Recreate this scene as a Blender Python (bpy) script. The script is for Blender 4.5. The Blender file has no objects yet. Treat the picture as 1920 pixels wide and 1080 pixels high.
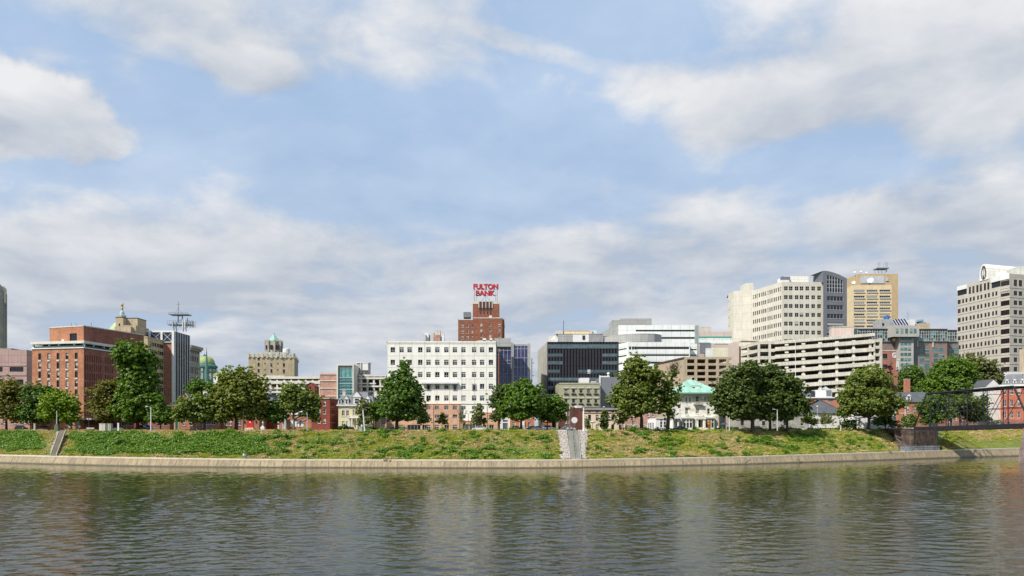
import bpy, math, random
import numpy as np
from mathutils import Vector, Matrix
random.seed(7); rng = np.random.default_rng(11)
R = math.radians
sc = bpy.context.scene
C = sc.collection
# ------------------------------------------------------------------ camera
FX, H, YH = 1400.0, 11.0, 802.0          # focal length in photo pixels, eye height, horizon row
cam_d = bpy.data.cameras.new('camera'); cam = bpy.data.objects.new('camera', cam_d); C.objects.link(cam)
cam.location = (0, 0, H); cam.rotation_euler = (R(90), 0, 0)
cam_d.sensor_width = 36; cam_d.lens = FX/1920*36; cam_d.shift_y = (YH-540)/1920
cam_d.clip_start = 1; cam_d.clip_end = 20000
sc.camera = cam
# ------------------------------------------------------------------ light and exposure
SUN_AZ, SUN_EL = 228.0, 47.0
sd = bpy.data.lights.new('sun', 'SUN'); sd.energy = 5.0; sd.angle = R(0.53); sd.color = (1.0, 0.955, 0.88)
so = bpy.data.objects.new('sun', sd); C.objects.link(so)
sv = Vector((math.sin(R(SUN_AZ))*math.cos(R(SUN_EL)), math.cos(R(SUN_AZ))*math.cos(R(SUN_EL)), math.sin(R(SUN_EL))))
so.rotation_euler = (-sv).to_track_quat('-Z', 'Y').to_euler(); so.location = sv*300
sc.view_settings.view_transform = 'Standard'; sc.view_settings.look = 'None'
sc.view_settings.exposure = 0.18; sc.view_settings.gamma = 1.0
# ------------------------------------------------------------------ node helper
class NT:
    def __init__(s, tree): s.t = tree; s.n = tree.nodes; s.l = tree.links
    def new(s, typ, **kw):
        nd = s.n.new(typ)
        for k, v in kw.items(): setattr(nd, k, v)
        return nd
    def put(s, sock, v):
        if v is None: return
        if hasattr(v, 'is_output') or isinstance(v, bpy.types.NodeSocket): s.l.new(v, sock)
        else:
            if isinstance(v, (tuple, list)) and len(v) == 3 and sock.type == 'RGBA': v = (*v, 1)
            sock.default_value = v
    def m(s, op, a, b=None, c=None, clamp=False):
        nd = s.new('ShaderNodeMath', operation=op, use_clamp=clamp)
        s.put(nd.inputs[0], a); s.put(nd.inputs[1], b)
        if c is not None: s.put(nd.inputs[2], c)
        return nd.outputs[0]
    def v(s, op, a, b=None):
        nd = s.new('ShaderNodeVectorMath', operation=op)
        s.put(nd.inputs[0], a)
        if b is not None:
            s.put(nd.inputs[3] if op == 'SCALE' else nd.inputs[1], b)
        return nd.outputs['Value'] if op in ('LENGTH', 'DOT_PRODUCT') else nd.outputs[0]
    def noise(s, vec, scale, detail=3, rough=.5, dist=0.0, col=False):
        nd = s.new('ShaderNodeTexNoise'); s.put(nd.inputs['Vector'], vec)
        nd.inputs['Scale'].default_value = scale; nd.inputs['Detail'].default_value = detail
        nd.inputs['Roughness'].default_value = rough; nd.inputs['Distortion'].default_value = dist
        return nd.outputs['Color' if col else 'Fac']
    def mix(s, f, a, b, mode='MIX'):
        nd = s.new('ShaderNodeMix', data_type='RGBA', blend_type=mode)
        s.put(nd.inputs[0], f); s.put(nd.inputs[6], a); s.put(nd.inputs[7], b)
        return nd.outputs[2]
    def ramp(s, x, lo, hi, a=0.0, b=1.0, smooth=True):
        nd = s.new('ShaderNodeMapRange'); nd.interpolation_type = 'SMOOTHSTEP' if smooth else 'LINEAR'
        s.put(nd.inputs[0], x)
        for i, q in enumerate((lo, hi, a, b)): nd.inputs[i+1].default_value = q
        return nd.outputs[0]
    def xyz(s, x=0., y=0., z=0.):
        nd = s.new('ShaderNodeCombineXYZ')
        for i, q in enumerate((x, y, z)): s.put(nd.inputs[i], q)
        return nd.outputs[0]
    def sep(s, v):
        nd = s.new('ShaderNodeSeparateXYZ'); s.put(nd.inputs[0], v); return nd.outputs
# ------------------------------------------------------------------ world: sky with clouds
w = bpy.data.worlds.new('World'); sc.world = w; w.use_nodes = True
N = NT(w.node_tree); N.n.clear()
out = N.new('ShaderNodeOutputWorld'); bg = N.new('ShaderNodeBackground'); N.l.new(bg.outputs[0], out.inputs[0])
bg.inputs[1].default_value = 0.1
sky = N.new('ShaderNodeTexSky'); sky.sky_type = 'NISHITA'; sky.sun_disc = False
sky.sun_elevation = R(SUN_EL); sky.sun_rotation = R(SUN_AZ); sky.altitude = 100; sky.air_density = 1.0; sky.dust_density = 0.6; sky.ozone_density = 1.6
tc = N.new('ShaderNodeTexCoord'); D = tc.outputs['Generated']
dx, dy, dz = N.sep(D)
az = N.m('ARCTAN2', dx, dy); el = N.m('ARCSINE', dz)
zz = N.m('ADD', N.m('MAXIMUM', dz, 0.0), 0.16)
P3 = N.xyz(N.m('DIVIDE', dx, zz), N.m('DIVIDE', dy, zz), 3.3)
n1 = N.noise(P3, 1.15, 9, .56, .25)
P4 = N.xyz(N.m('MULTIPLY', N.m('DIVIDE', dx, zz), .85), N.m('DIVIDE', dy, zz), 9.1)
n2 = N.noise(P4, 1.7, 7, .55, .3)
pz = N.v('ADD', P3, (-.05, -.12, .03)); n1b = N.noise(pz, 1.15, 5, .5, .25)
nq = N.noise(D, 6.5, 8, .62, .2)
nqq = N.m('MULTIPLY_ADD', nq, 3.4, -1.7)
nqc = N.m('ADD', N.m('MULTIPLY_ADD', nq, 1.8, -.9), N.m('MULTIPLY_ADD', N.noise(D, 22, 6, .6), 1.0, -.5))
BLOBS = [(80, 215, 190, 85, 1.25, 1.), (-60, 180, 120, 110, 1.0, .6), (330, 30, 330, 75, .42, .25), (720, 60, 330, 110, .34, .0), (490, 128, 100, 32, .55, .7),
         (1760, 120, 300, 120, .78, .45), (1900, 230, 200, 70, .6, .0), (1400, 205, 135, 62, .72, .7), (1215, 160, 80, 36, .45, .0), (1112, 338, 70, 32, .45, .5),
         (1740, 400, 320, 55, .5, .5), (820, 470, 420, 60, .35, .2), (1330, 440, 300, 60, .35, .3), (300, 500, 420, 60, .35, .3), (480, 230, 130, 70, .2, .0),
         (1650, 270, 260, 50, -.25, .0), (950, 270, 300, 110, -.55, .0), (600, 230, 120, 70, -.25, 0.), (120, 45, 140, 45, -.3, .0), (1180, 70, 230, 60, -.35, .0),
         (330, 160, 70, 60, -.35, 0.), (1560, 300, 330, 45, -.3, .0)]
dens = None; shd = None
for (px, py, rx, ry, a, sh) in BLOBS:
    a0 = math.atan((px-960)/FX); hyp = math.hypot(FX, px-960); e0 = math.atan((YH-py)/hyp)
    rxa = rx/FX*math.cos(a0)**2; rya = ry/hyp
    u = N.m('MULTIPLY', N.m('SUBTRACT', az, a0), 1/rxa); q = N.m('MULTIPLY', N.m('SUBTRACT', el, e0), 1/rya)
    r2 = N.m('MULTIPLY_ADD', u, u, N.m('MULTIPLY', q, q))
    crisp = a >= .8
    r2 = N.m('ADD', r2, nqc if crisp else nqq)
    g = N.ramp(r2, 1.25 if crisp else 1.9, .35 if crisp else -.3, 0.0, a)
    dens = g if dens is None else N.m('ADD', dens, g)
    if sh:
        k = N.m('MULTIPLY', N.m('MULTIPLY', g, q), sh/abs(a)); shd = k if shd is None else N.m('ADD', shd, k)
wa_, we_ = math.atan(65/FX), math.atan((YH-96)/FX); cx_, cy_ = N.m('SUBTRACT', az, wa_), N.m('SUBTRACT', el, we_)
wl_ = N.m('ADD', N.m('MULTIPLY', cx_, .97), N.m('MULTIPLY', cy_, -.23)); ww_ = N.m('ADD', N.m('MULTIPLY', cx_, .23), N.m('MULTIPLY', cy_, .97))
wl_ = N.m('MULTIPLY', wl_, 8.0); ww_ = N.m('MULTIPLY', ww_, 75.0); dens = N.m('ADD', dens, N.ramp(N.m('ADD', N.m('MULTIPLY_ADD', wl_, wl_, N.m('MULTIPLY', ww_, ww_)), N.m('MULTIPLY', nqc, .6)), 1.6, 0., 0., .42))
hb = N.ramp(el, R(9), R(20), .80, .0)
base = N.m('MULTIPLY_ADD', n1, 2.6, -1.22)
base = N.m('ADD', base, N.m('MULTIPLY_ADD', n2, .9, -.45))
nf = N.noise(N.v('MULTIPLY', D, (1, 1, 1.9)), 9.5, 8, .6, .3); base = N.m('ADD', base, N.m('MULTIPLY_ADD', nf, 1.5, -.72))
tot = N.m('ADD', N.m('ADD', base, dens), hb)
cov = N.ramp(tot, -.42, 1.0)
cov = N.m('MAXIMUM', cov, N.ramp(el, R(3), R(26),   .72, .37))
lit = N.m('ADD', N.m('MULTIPLY', N.m('ADD', N.m('MULTIPLY', N.m('SUBTRACT', n1, n1b), 2.4), N.m('MULTIPLY_ADD', nf, .9, -.42)), 1.0), N.m('MULTIPLY', shd, .60))
lit = N.m('ADD', lit, N.ramp(tot, .15, 1.2, .24, .44))
lit = N.m('ADD', lit, N.m('MULTIPLY_ADD', n2, 1.2, -.60))
lit = N.m('ADD', lit, N.ramp(el, R(2), R(24), -.20, .12), clamp=True)
ccol = N.mix(lit, (4.2, 4.7, 5.5), (7.5, 7.55, 7.7))
skc = N.mix(.72, sky.outputs[0], (3.5, 5.7, 8.9))
N.put(bg.inputs[0], N.mix(cov, skc, ccol))
# ------------------------------------------------------------------ colour and materials
def L(r, g, b, k=1.0):
    f = lambda c: (c/255/12.92 if c/255 <= .04045 else ((c/255+.055)/1.055)**2.4)*k
    return (f(r), f(g), f(b))
MATS = {}
def mat(name, col, rough=.85, var=.12, pat=None, dims=(1, 1), joint=.05, jcol=None, metal=0., spec=.3, streak=.12, nscale=.35, col2=None):
    """wall-type material, UV in metres: large soft mottling, vertical weather streaks, brick or panel joints"""
    if name in MATS: return MATS[name]
    m = bpy.data.materials.new(name); m.use_nodes = True; n = NT(m.node_tree)
    b = n.n['Principled BSDF']; b.inputs['Roughness'].default_value = rough; b.inputs['Metallic'].default_value = metal
    b.inputs['Specular IOR Level'].default_value = spec
    uv = n.new('ShaderNodeUVMap').outputs[0]
    c = n.mix(0., (*col, 1), (*col, 1))
    if pat == 'brick':
        br = n.new('ShaderNodeTexBrick'); n.put(br.inputs['Vector'], uv); br.inputs['Scale'].default_value = 1
        br.inputs['Brick Width'].default_value = dims[0]; br.inputs['Row Height'].default_value = dims[1]
        br.inputs['Mortar Size'].default_value = joint; br.inputs['Color1'].default_value = (*[x*.80 for x in col], 1)
        br.inputs['Color2'].default_value = (*[min(1, x*1.18) for x in col], 1); br.inputs['Mortar'].default_value = (*(jcol or [x*1.25+.02 for x in col]), 1)
        c = br.outputs[0]
    elif pat == 'panel':
        br = n.new('ShaderNodeTexBrick'); n.put(br.inputs['Vector'], uv); br.inputs['Scale'].default_value = 1; br.offset = 0
        br.inputs['Brick Width'].default_value = dims[0]; br.inputs['Row Height'].default_value = dims[1]
        br.inputs['Mortar Size'].default_value = joint; br.inputs['Color1'].default_value = (*[x*.95 for x in col], 1)
        br.inputs['Color2'].default_value = (*[min(1, x*1.04) for x in col], 1); br.inputs['Mortar'].default_value = (*(jcol or [x*.5 for x in col]), 1)
        c = br.outputs[0]
    if var:
        v = n.noise(uv, nscale, 5, .6); c = n.mix(1., c, n.ramp(v, .25, .75, 1-var, 1+var), 'MULTIPLY')
        if col2: c = n.mix(n.ramp(n.noise(uv, nscale*.6, 4, .6), .45, .65), c, col2)
    if streak:
        sx = n.v('MULTIPLY', uv, (1.6, .12, 1)); v = n.noise(sx, 1.0, 4, .6); c = n.mix(1., c, n.ramp(v, .3, .7, 1-streak, 1+streak*.4), 'MULTIPLY')
    n.put(b.inputs['Base Color'], c)
    MATS[name] = m; return m
def glass(name, col, rough=.08, spec=.5, metal=0., var=.35):
    if name in MATS: return MATS[name]
    m = bpy.data.materials.new(name); m.use_nodes = True; n = NT(m.node_tree); b = n.n['Principled BSDF']
    oi = n.new('ShaderNodeObjectInfo').outputs['Random']
    geo = n.new('ShaderNodeNewGeometry').outputs['Position']
    wob = n.noise(geo, .9, 2)
    k = n.m('MULTIPLY', n.m('MULTIPLY_ADD', oi, 2*var, 1-var), n.ramp(wob, .2, .8, .75, 1.3))
    n.put(b.inputs['Base Color'], n.mix(1., (*col, 1), k, 'MULTIPLY'))
    b.inputs['Roughness'].default_value = rough; b.inputs['Specular IOR Level'].default_value = spec; b.inputs['Metallic'].default_value = metal
    bp = n.new('ShaderNodeBump'); bp.inputs['Strength'].default_value = .25; bp.inputs['Distance'].default_value = .05
    n.put(bp.inputs['Height'], n.noise(geo, .5, 2)); n.put(b.inputs['Normal'], bp.outputs[0])
    MATS[name] = m; return m
M_white = mat('white paint', (.72, .71, .68), .6, .06, streak=.08)
M_offw = mat('cream precast panels', (.80, .775, .69), .8, .04, 'panel', (4.3, 3.98), .085, (.50, .47, .40), streak=.10)
M_tanb = mat('tan brick facing', (.56, .33, .21), .9, .10, 'brick', (1.2, .5), .03)
M_brick = mat('orange red brick', (.37, .165, .09), .9, .16, 'brick', (.9, .35), .035)
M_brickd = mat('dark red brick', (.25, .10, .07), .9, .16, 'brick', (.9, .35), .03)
M_brickr = mat('painted red brick', (.25, .058, .038), .85, .10, 'brick', (.9, .35), .025)
M_brickp = mat('pinkish brown brick', (.42, .245, .195), .9, .08, 'brick', (1.2, .4), .03)
M_mauve = mat('mauve stone panels', (.42, .29, .26), .85, .06, 'panel', (5.5, 2.9), .05)
M_conc = mat('weathered concrete', (.42, .395, .34), .9, .16, 'panel', (3.0, 6.0), .05, streak=.25)
M_concl = mat('pale concrete', (.60, .56, .47), .9, .10, 'panel', (6.0, 3.6), .04, streak=.22)
M_concw = mat('white concrete', (.66, .63, .55), .9, .08, streak=.15)
M_tan = mat('tan masonry', (.50, .40, .26), .9, .10, 'panel', (4, 3.5), .03, streak=.18)
M_sand = mat('sand concrete', (.43, .345, .245), .9, .10, streak=.2)
M_yel = mat('yellow ochre brick', (.66, .53, .33), .85, .06, 'panel', (6, 3.2), .03, streak=.08)
M_lime = mat('grey limestone', (.30, .285, .25), .9, .14, 'brick', (1.4, .6), .03)
M_graypan = mat('blue grey metal panels', (.165, .175, .20), .6, .05, 'panel', (3, 4.2), .03, streak=.06)
M_whpan = mat('white metal panels', (.76, .78, .74), .6, .05, 'panel', (4.6, 3.4), .06, (.25, .26, .25), streak=.10)
M_gypan = mat('light grey panels', (.38, .38, .36), .6, .05, 'panel', (4.5, 2.2), .05, streak=.1)
M_olive = mat('olive stucco', (.37, .36, .24), .9, .08, streak=.12)
M_greyst = mat('grey stucco', (.19, .20, .215), .9, .05, streak=.06)
M_cream = mat('cream siding', (.70, .62, .38), .8, .05, 'panel', (40, .4), .02)
M_peach = mat('peach stucco', (.70, .56, .40), .9, .06, streak=.1)
M_ivory = mat('ivory limestone', (.70, .68, .60), .85, .08, 'brick', (1.6, .6), .02, streak=.15)
M_rstone = mat('rough grey stone', (.36, .345, .30), .95, .22, 'brick', (1.1, .5), .05)
M_slate = mat('slate roof', (.085, .09, .10), .8, .12, 'brick', (.6, .35), .02)
M_greyroof = mat('grey shingle roof', (.17, .175, .185), .85, .12, 'brick', (.6, .4), .02)
M_tar = mat('flat roof', (.12, .12, .12), .9, .15)
M_copper = mat('green copper', (.31, .52, .41), .6, .12, 'panel', (.9, 40), .08, (.24, .48, .36), streak=.25)
M_copperd = mat('dark copper', (.07, .17, .145), .7, .2, streak=.25)
M_domey = mat('yellow green dome tiles', (.30, .38, .12), .6, .12, 'panel', (.8, 20), .06, (.22, .3, .08))
M_metal = mat('grey metal', (.22, .225, .23), .5, .1, metal=.3)
M_mlight = mat('pale metal', (.55, .56, .57), .5, .08, metal=.2)
M_dark = mat('dark metal', (.035, .035, .04), .5, .1)
M_bridge = mat('dark bridge steel', (.016, .016, .022), .8, .35, nscale=1.2, col2=(.028, .02, .018))
M_red = mat('red enamel', (.50, .03, .04), .4, .05, streak=.05)
M_redd = mat('red door paint', (.62, .025, .02), .5, .04, streak=0)
M_blind = mat('window blind', (.40, .39, .35), .9, .05, streak=0)
M_blindg = mat('green tinted blind', (.22, .36, .33), .7, .05, streak=0)
M_blue = mat('blue plastic', (.05, .13, .38), .5)
M_frameg = mat('dark green frame', (.03, .09, .06), .6, 0, streak=0)
M_gold = mat('gilded bronze', (.55, .40, .16), .35, .1, metal=.7)
M_navy = mat('navy metal panel', (.028, .040, .075), .5, .06, 'panel', (2.2, 2.4), .02, streak=.05)
M_brown = mat('brown trim', (.09, .045, .035), .7, .1)
G_dark = glass('dark window glass', (.018, .019, .024))
G_blk = glass('black opening', (.008, .007, .008), .5, .2)
G_brn = glass('bronze window glass', (.022, .016, .015), .12, .35)
G_blue = glass('blue curtain glass', (.045, .050, .115), .06, .6, .25, .25)
G_sky = glass('pale reflecting glass', (.20, .24, .30), .06, .6, .4)
G_teal = glass('teal glass', (.06, .21, .20), .08, .6, .2, .45)
G_tealp = glass('teal spandrel glass', (.075, .115, .125), .12, .5, .1, .2)
G_tealb = glass('bright teal glass', (.14, .36, .33), .08, .6, .2, .15)
# ------------------------------------------------------------------ mesh builder
def WX(px, Y): return (px-960)/FX*Y
def WZ(py, Y): return H+(YH-py)/FX*Y
GZ = 10.1
class MB:
    def __init__(s): s.v = []; s.f = []; s.m = []; s.uv = []
    def poly(s, pts, mi=0, uv=None):
        i = len(s.v); s.v += [tuple(p) for p in pts]; s.f.append(tuple(range(i, i+len(pts)))); s.m.append(mi)
        if uv is None:
            p0 = Vector(pts[0]); n = (Vector(pts[1])-p0).cross(Vector(pts[-1])-p0)
            if n.length < 1e-9: n = Vector((0, 0, 1))
            n.normalize()
            if abs(n.z) > .93: uv = [(p[0], p[1]) for p in pts]
            else:
                t = Vector((-n.y, n.x, 0)).normalized(); sl = max(.2, math.sqrt(max(0, 1-n.z*n.z)))
                uv = [(p[0]*t.x+p[1]*t.y, p[2]/sl) for p in pts]
        s.uv += uv
    def box(s, x0, x1, y0, y1, z0, z1, mi=0, T=None):
        if x0 > x1: x0, x1 = x1, x0
        if y0 > y1: y0, y1 = y1, y0
        if z0 > z1: z0, z1 = z1, z0
        P = [(x0, y0, z0), (x1, y0, z0), (x1, y1, z0), (x0, y1, z0), (x0, y0, z1), (x1, y0, z1), (x1, y1, z1), (x0, y1, z1)]
        if T is not None: P = [tuple(T(p)) for p in P]
        for q in ((0, 1, 5, 4), (1, 2, 6, 5), (2, 3, 7, 6), (3, 0, 4, 7), (4, 5, 6, 7), (3, 2, 1, 0)): s.poly([P[i] for i in q], mi)
    def prism(s, base, z0, z1, mi=0, top=True, mtop=None):
        n = len(base)
        for i in range(n):
            a, b = base[i], base[(i+1) % n]
            s.poly([(a[0], a[1], z0), (b[0], b[1], z0), (b[0], b[1], z1), (a[0], a[1], z1)], mi)
        if top: s.poly([(p[0], p[1], z1) for p in base], mi if mtop is None else mtop)
    def tube(s, pts, rad, n=6, mi=0, cap=True):
        rings = []
        for i, p in enumerate(pts):
            p = Vector(p); a = Vector(pts[max(0, i-1)]); b = Vector(pts[min(len(pts)-1, i+1)]); t = (b-a).normalized()
            u = t.cross(Vector((0, 0, 1)) if abs(t.z) < .95 else Vector((1, 0, 0))).normalized(); v = t.cross(u)
            r = rad[i] if isinstance(rad, (list, tuple)) else rad
            rings.append([tuple(p+u*(r*math.cos(2*math.pi*k/n))+v*(r*math.sin(2*math.pi*k/n))) for k in range(n)])
        for i in range(len(rings)-1):
            for k in range(n): s.poly([rings[i][k], rings[i+1][k], rings[i+1][(k+1) % n], rings[i][(k+1) % n]], mi)
        if cap: s.poly(rings[0], mi); s.poly(rings[-1][::-1], mi)
    def bar(s, a, b, w, mi=0, h=None):
        s.tube([a, b], w*.7, 4, mi)
    def lathe(s, c, prof, n=16, mi=0, a0=0., a1=2*math.pi):
        full = abs(a1-a0-2*math.pi) < 1e-6
        for i in range(len(prof)-1):
            (r0, z0), (r1, z1) = prof[i], prof[i+1]
            for k in range(n):
                t0 = a0+(a1-a0)*k/n; t1 = a0+(a1-a0)*(k+1)/n
                q = [(c[0]+r0*math.cos(t0), c[1]+r0*math.sin(t0), c[2]+z0), (c[0]+r0*math.cos(t1), c[1]+r0*math.sin(t1), c[2]+z0),
                     (c[0]+r1*math.cos(t1), c[1]+r1*math.sin(t1), c[2]+z1), (c[0]+r1*math.cos(t0), c[1]+r1*math.sin(t0), c[2]+z1)]
                rm = max(r0, r1); uv = [(t0*rm, z0), (t1*rm, z0), (t1*rm, z1), (t0*rm, z1)]
                if r0 < 1e-6: q = q[1:]; uv = uv[1:]
                elif r1 < 1e-6: q = q[:3]; uv = uv[:3]
                s.poly(q, mi, uv)
    def mesh(s, name, mats, org=(0, 0, 0), smooth=False):
        me = bpy.data.meshes.new(name)
        o = org; me.from_pydata([(p[0]-o[0], p[1]-o[1], p[2]-o[2]) for p in s.v], [], s.f)
        for m in mats: me.materials.append(m)
        me.polygons.foreach_set('material_index', s.m)
        if smooth: me.polygons.foreach_set('use_smooth', [True]*len(s.f))
        ul = me.uv_layers.new(name='UVMap'); ul.data.foreach_set('uv', [c for q in s.uv for c in q])
        me.update(); return me
    def build(s, name, mats, parent=None, smooth=False, org=None):
        if not isinstance(mats, (list, tuple)): mats = [mats]
        if org is None: org = tuple(parent.location) if parent is not None else (0, 0, 0)
        me = s.mesh(name, mats, org, smooth); ob = bpy.data.objects.new(name, me); C.objects.link(ob)
        if parent is not None: ob.parent = parent
        else: ob.location = org
        return ob
def tag(o, label=None, cat=None, group=None, kind=None):
    if label: o['label'] = label
    if cat: o['category'] = cat
    if group: o['group'] = group
    if kind: o['kind'] = kind
    return o
def thing(name, label, cat, loc=(0, 0, 0), group=None):
    o = bpy.data.objects.new(name, None); o.location = loc; o.empty_display_size = .5; C.objects.link(o)
    return tag(o, label, cat, group)
def copytree(o, parent=None):
    c = o.copy(); C.objects.link(c)
    if parent is not None: c.parent = parent
    for ch in o.children: copytree(ch, c)
    return c
# ------------------------------------------------------------------ windows
ST = {  # style: frame, glass, cols, rows, frame width, recess, blind chance, blind material, sill
 'std': (M_white, G_dark, 2, 2, .10, .25, .5, M_blind, True),
 'whb': (M_mlight, G_blk, 2, 2, .11, .30, .75, mat('pale blind', (.42, .42, .39), .9, .03, streak=0), False),
 'dkw': (M_concw, G_blk, 2, 2, .09, .20, .08, M_blind, False),
 'lite': (M_white, G_dark, 1, 2, .10, .2, .5, M_blind, True),
 'brk': (M_dark, G_dark, 1, 2, .06, .30, .55, M_blind, True),
 'slot': (M_dark, G_dark, 1, 1, .05, .35, .2, M_blind, False),
 'hotel': (M_metal, G_dark, 2, 2, .12, .2, .25, M_blind, False),
 'brn': (M_dark, G_brn, 1, 1, .06, .25, .12, M_brown, False),
 'rib': (M_dark, G_brn, 4, 1, .10, .3, .25, M_blind, False),
 'ribw': (M_mlight, G_dark, 5, 1, .12, .3, .6, M_blind, True),
 'ribn': (M_dark, G_dark, 10, 1, .12, .3, .0, M_blind, False),
 'cur': (M_mlight, G_dark, 6, 4, .10, .15, .0, M_blind, False),
 'teal': (M_metal, G_teal, 2, 2, .12, .15, .5, M_blindg, False),
 'shop': (M_mlight, G_dark, 4, 1, .10, .3, .0, M_blind, False),
 'gar': (M_dark, G_blk, 1, 1, .04, .6, .0, M_blind, False),
}
WC = {}
def win_geo(w, h, st, variant, arch=False):
    fr, gl, nc, nr, ft, rec, bc, bm, sill = ST[st]
    a = MB(); y0, y1 = rec-.12, rec-.02
    a.box(0, w, y0, y1, 0, ft); a.box(0, w, y0, y1, h-ft, h); a.box(0, ft, y0+.002, y1, ft, h-ft); a.box(w-ft, w, y0+.002, y1, ft, h-ft)
    mt = ft*.8
    for i in range(1, nc): x = w*i/nc; a.box(x-mt/2, x+mt/2, y0+.01, y1, ft, h-ft)
    for j in range(1, nr):
        z = h*(.36 if (nr == 2 and st == 'whb') else j/nr); a.box(ft, w-ft, y0+.02, y1, z-mt/2, z+mt/2)
    if sill: a.box(-.12, w+.12, -.14, rec-.13, -.16, -.002, 1)
    p = MB(); p.poly([(0.01, rec-.03, .01), (w-.01, rec-.03, .01), (w-.01, rec-.03, h-.01), (0.01, rec-.03, h-.01)])
    b = None
    if variant:
        fh = (.0, .38, .62, .85)[variant]; b = MB(); b.box(ft, w-ft, rec-.055, rec-.04, h*(1-fh), h-ft)
    return a, p, b
def win_meshes(w, h, st, variant):
    k = (round(w*8)/8, round(h*8)/8, st, variant)
    if k not in WC:
        a, p, b = win_geo(w, h, st, variant); s = ST[st]
        WC[k] = (a.mesh('window', [s[0], M_concl]), p.mesh('pane', [s[1]]), b.mesh('blind', [s[7]]) if b else None)
    return WC[k]
class Face:
    def __init__(s, A, B, refY):
        s.A = A; s.B = B; s.len = math.hypot(B[0]-A[0], B[1]-A[1]); s.d = ((B[0]-A[0])/s.len, (B[1]-A[1])/s.len)
        s.ang = math.atan2(s.d[1], s.d[0]); s.refY = refY
    def u(s, px):   # distance along the wall at which the sight line through column px meets it
        k = (px-960)/FX; den = s.d[0]-k*s.d[1]; return (k*s.A[1]-s.A[0])/den
    def z(s, py): return WZ(py, s.refY)
    def P(s, u, y, z): return (s.A[0]+u*s.d[0]-y*s.d[1], s.A[1]+u*s.d[1]+y*s.d[0], z)   # y > 0 goes into the building
    def T(s): return lambda p: s.P(*p)
MERGE = {'mullion', 'glass_panel', 'parapet_slot', 'quoin', 'balcony', 'balcony_door', 'floor_line'}
SEP = {'antenna', 'portico_column', 'roof_pipe', 'arched_door', 'arch_trim', 'lantern_opening', 'flue', 'water_tank', 'roof_tank', 'roof_mast', 'hood', 'barge_board', 'window_hood'}
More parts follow.
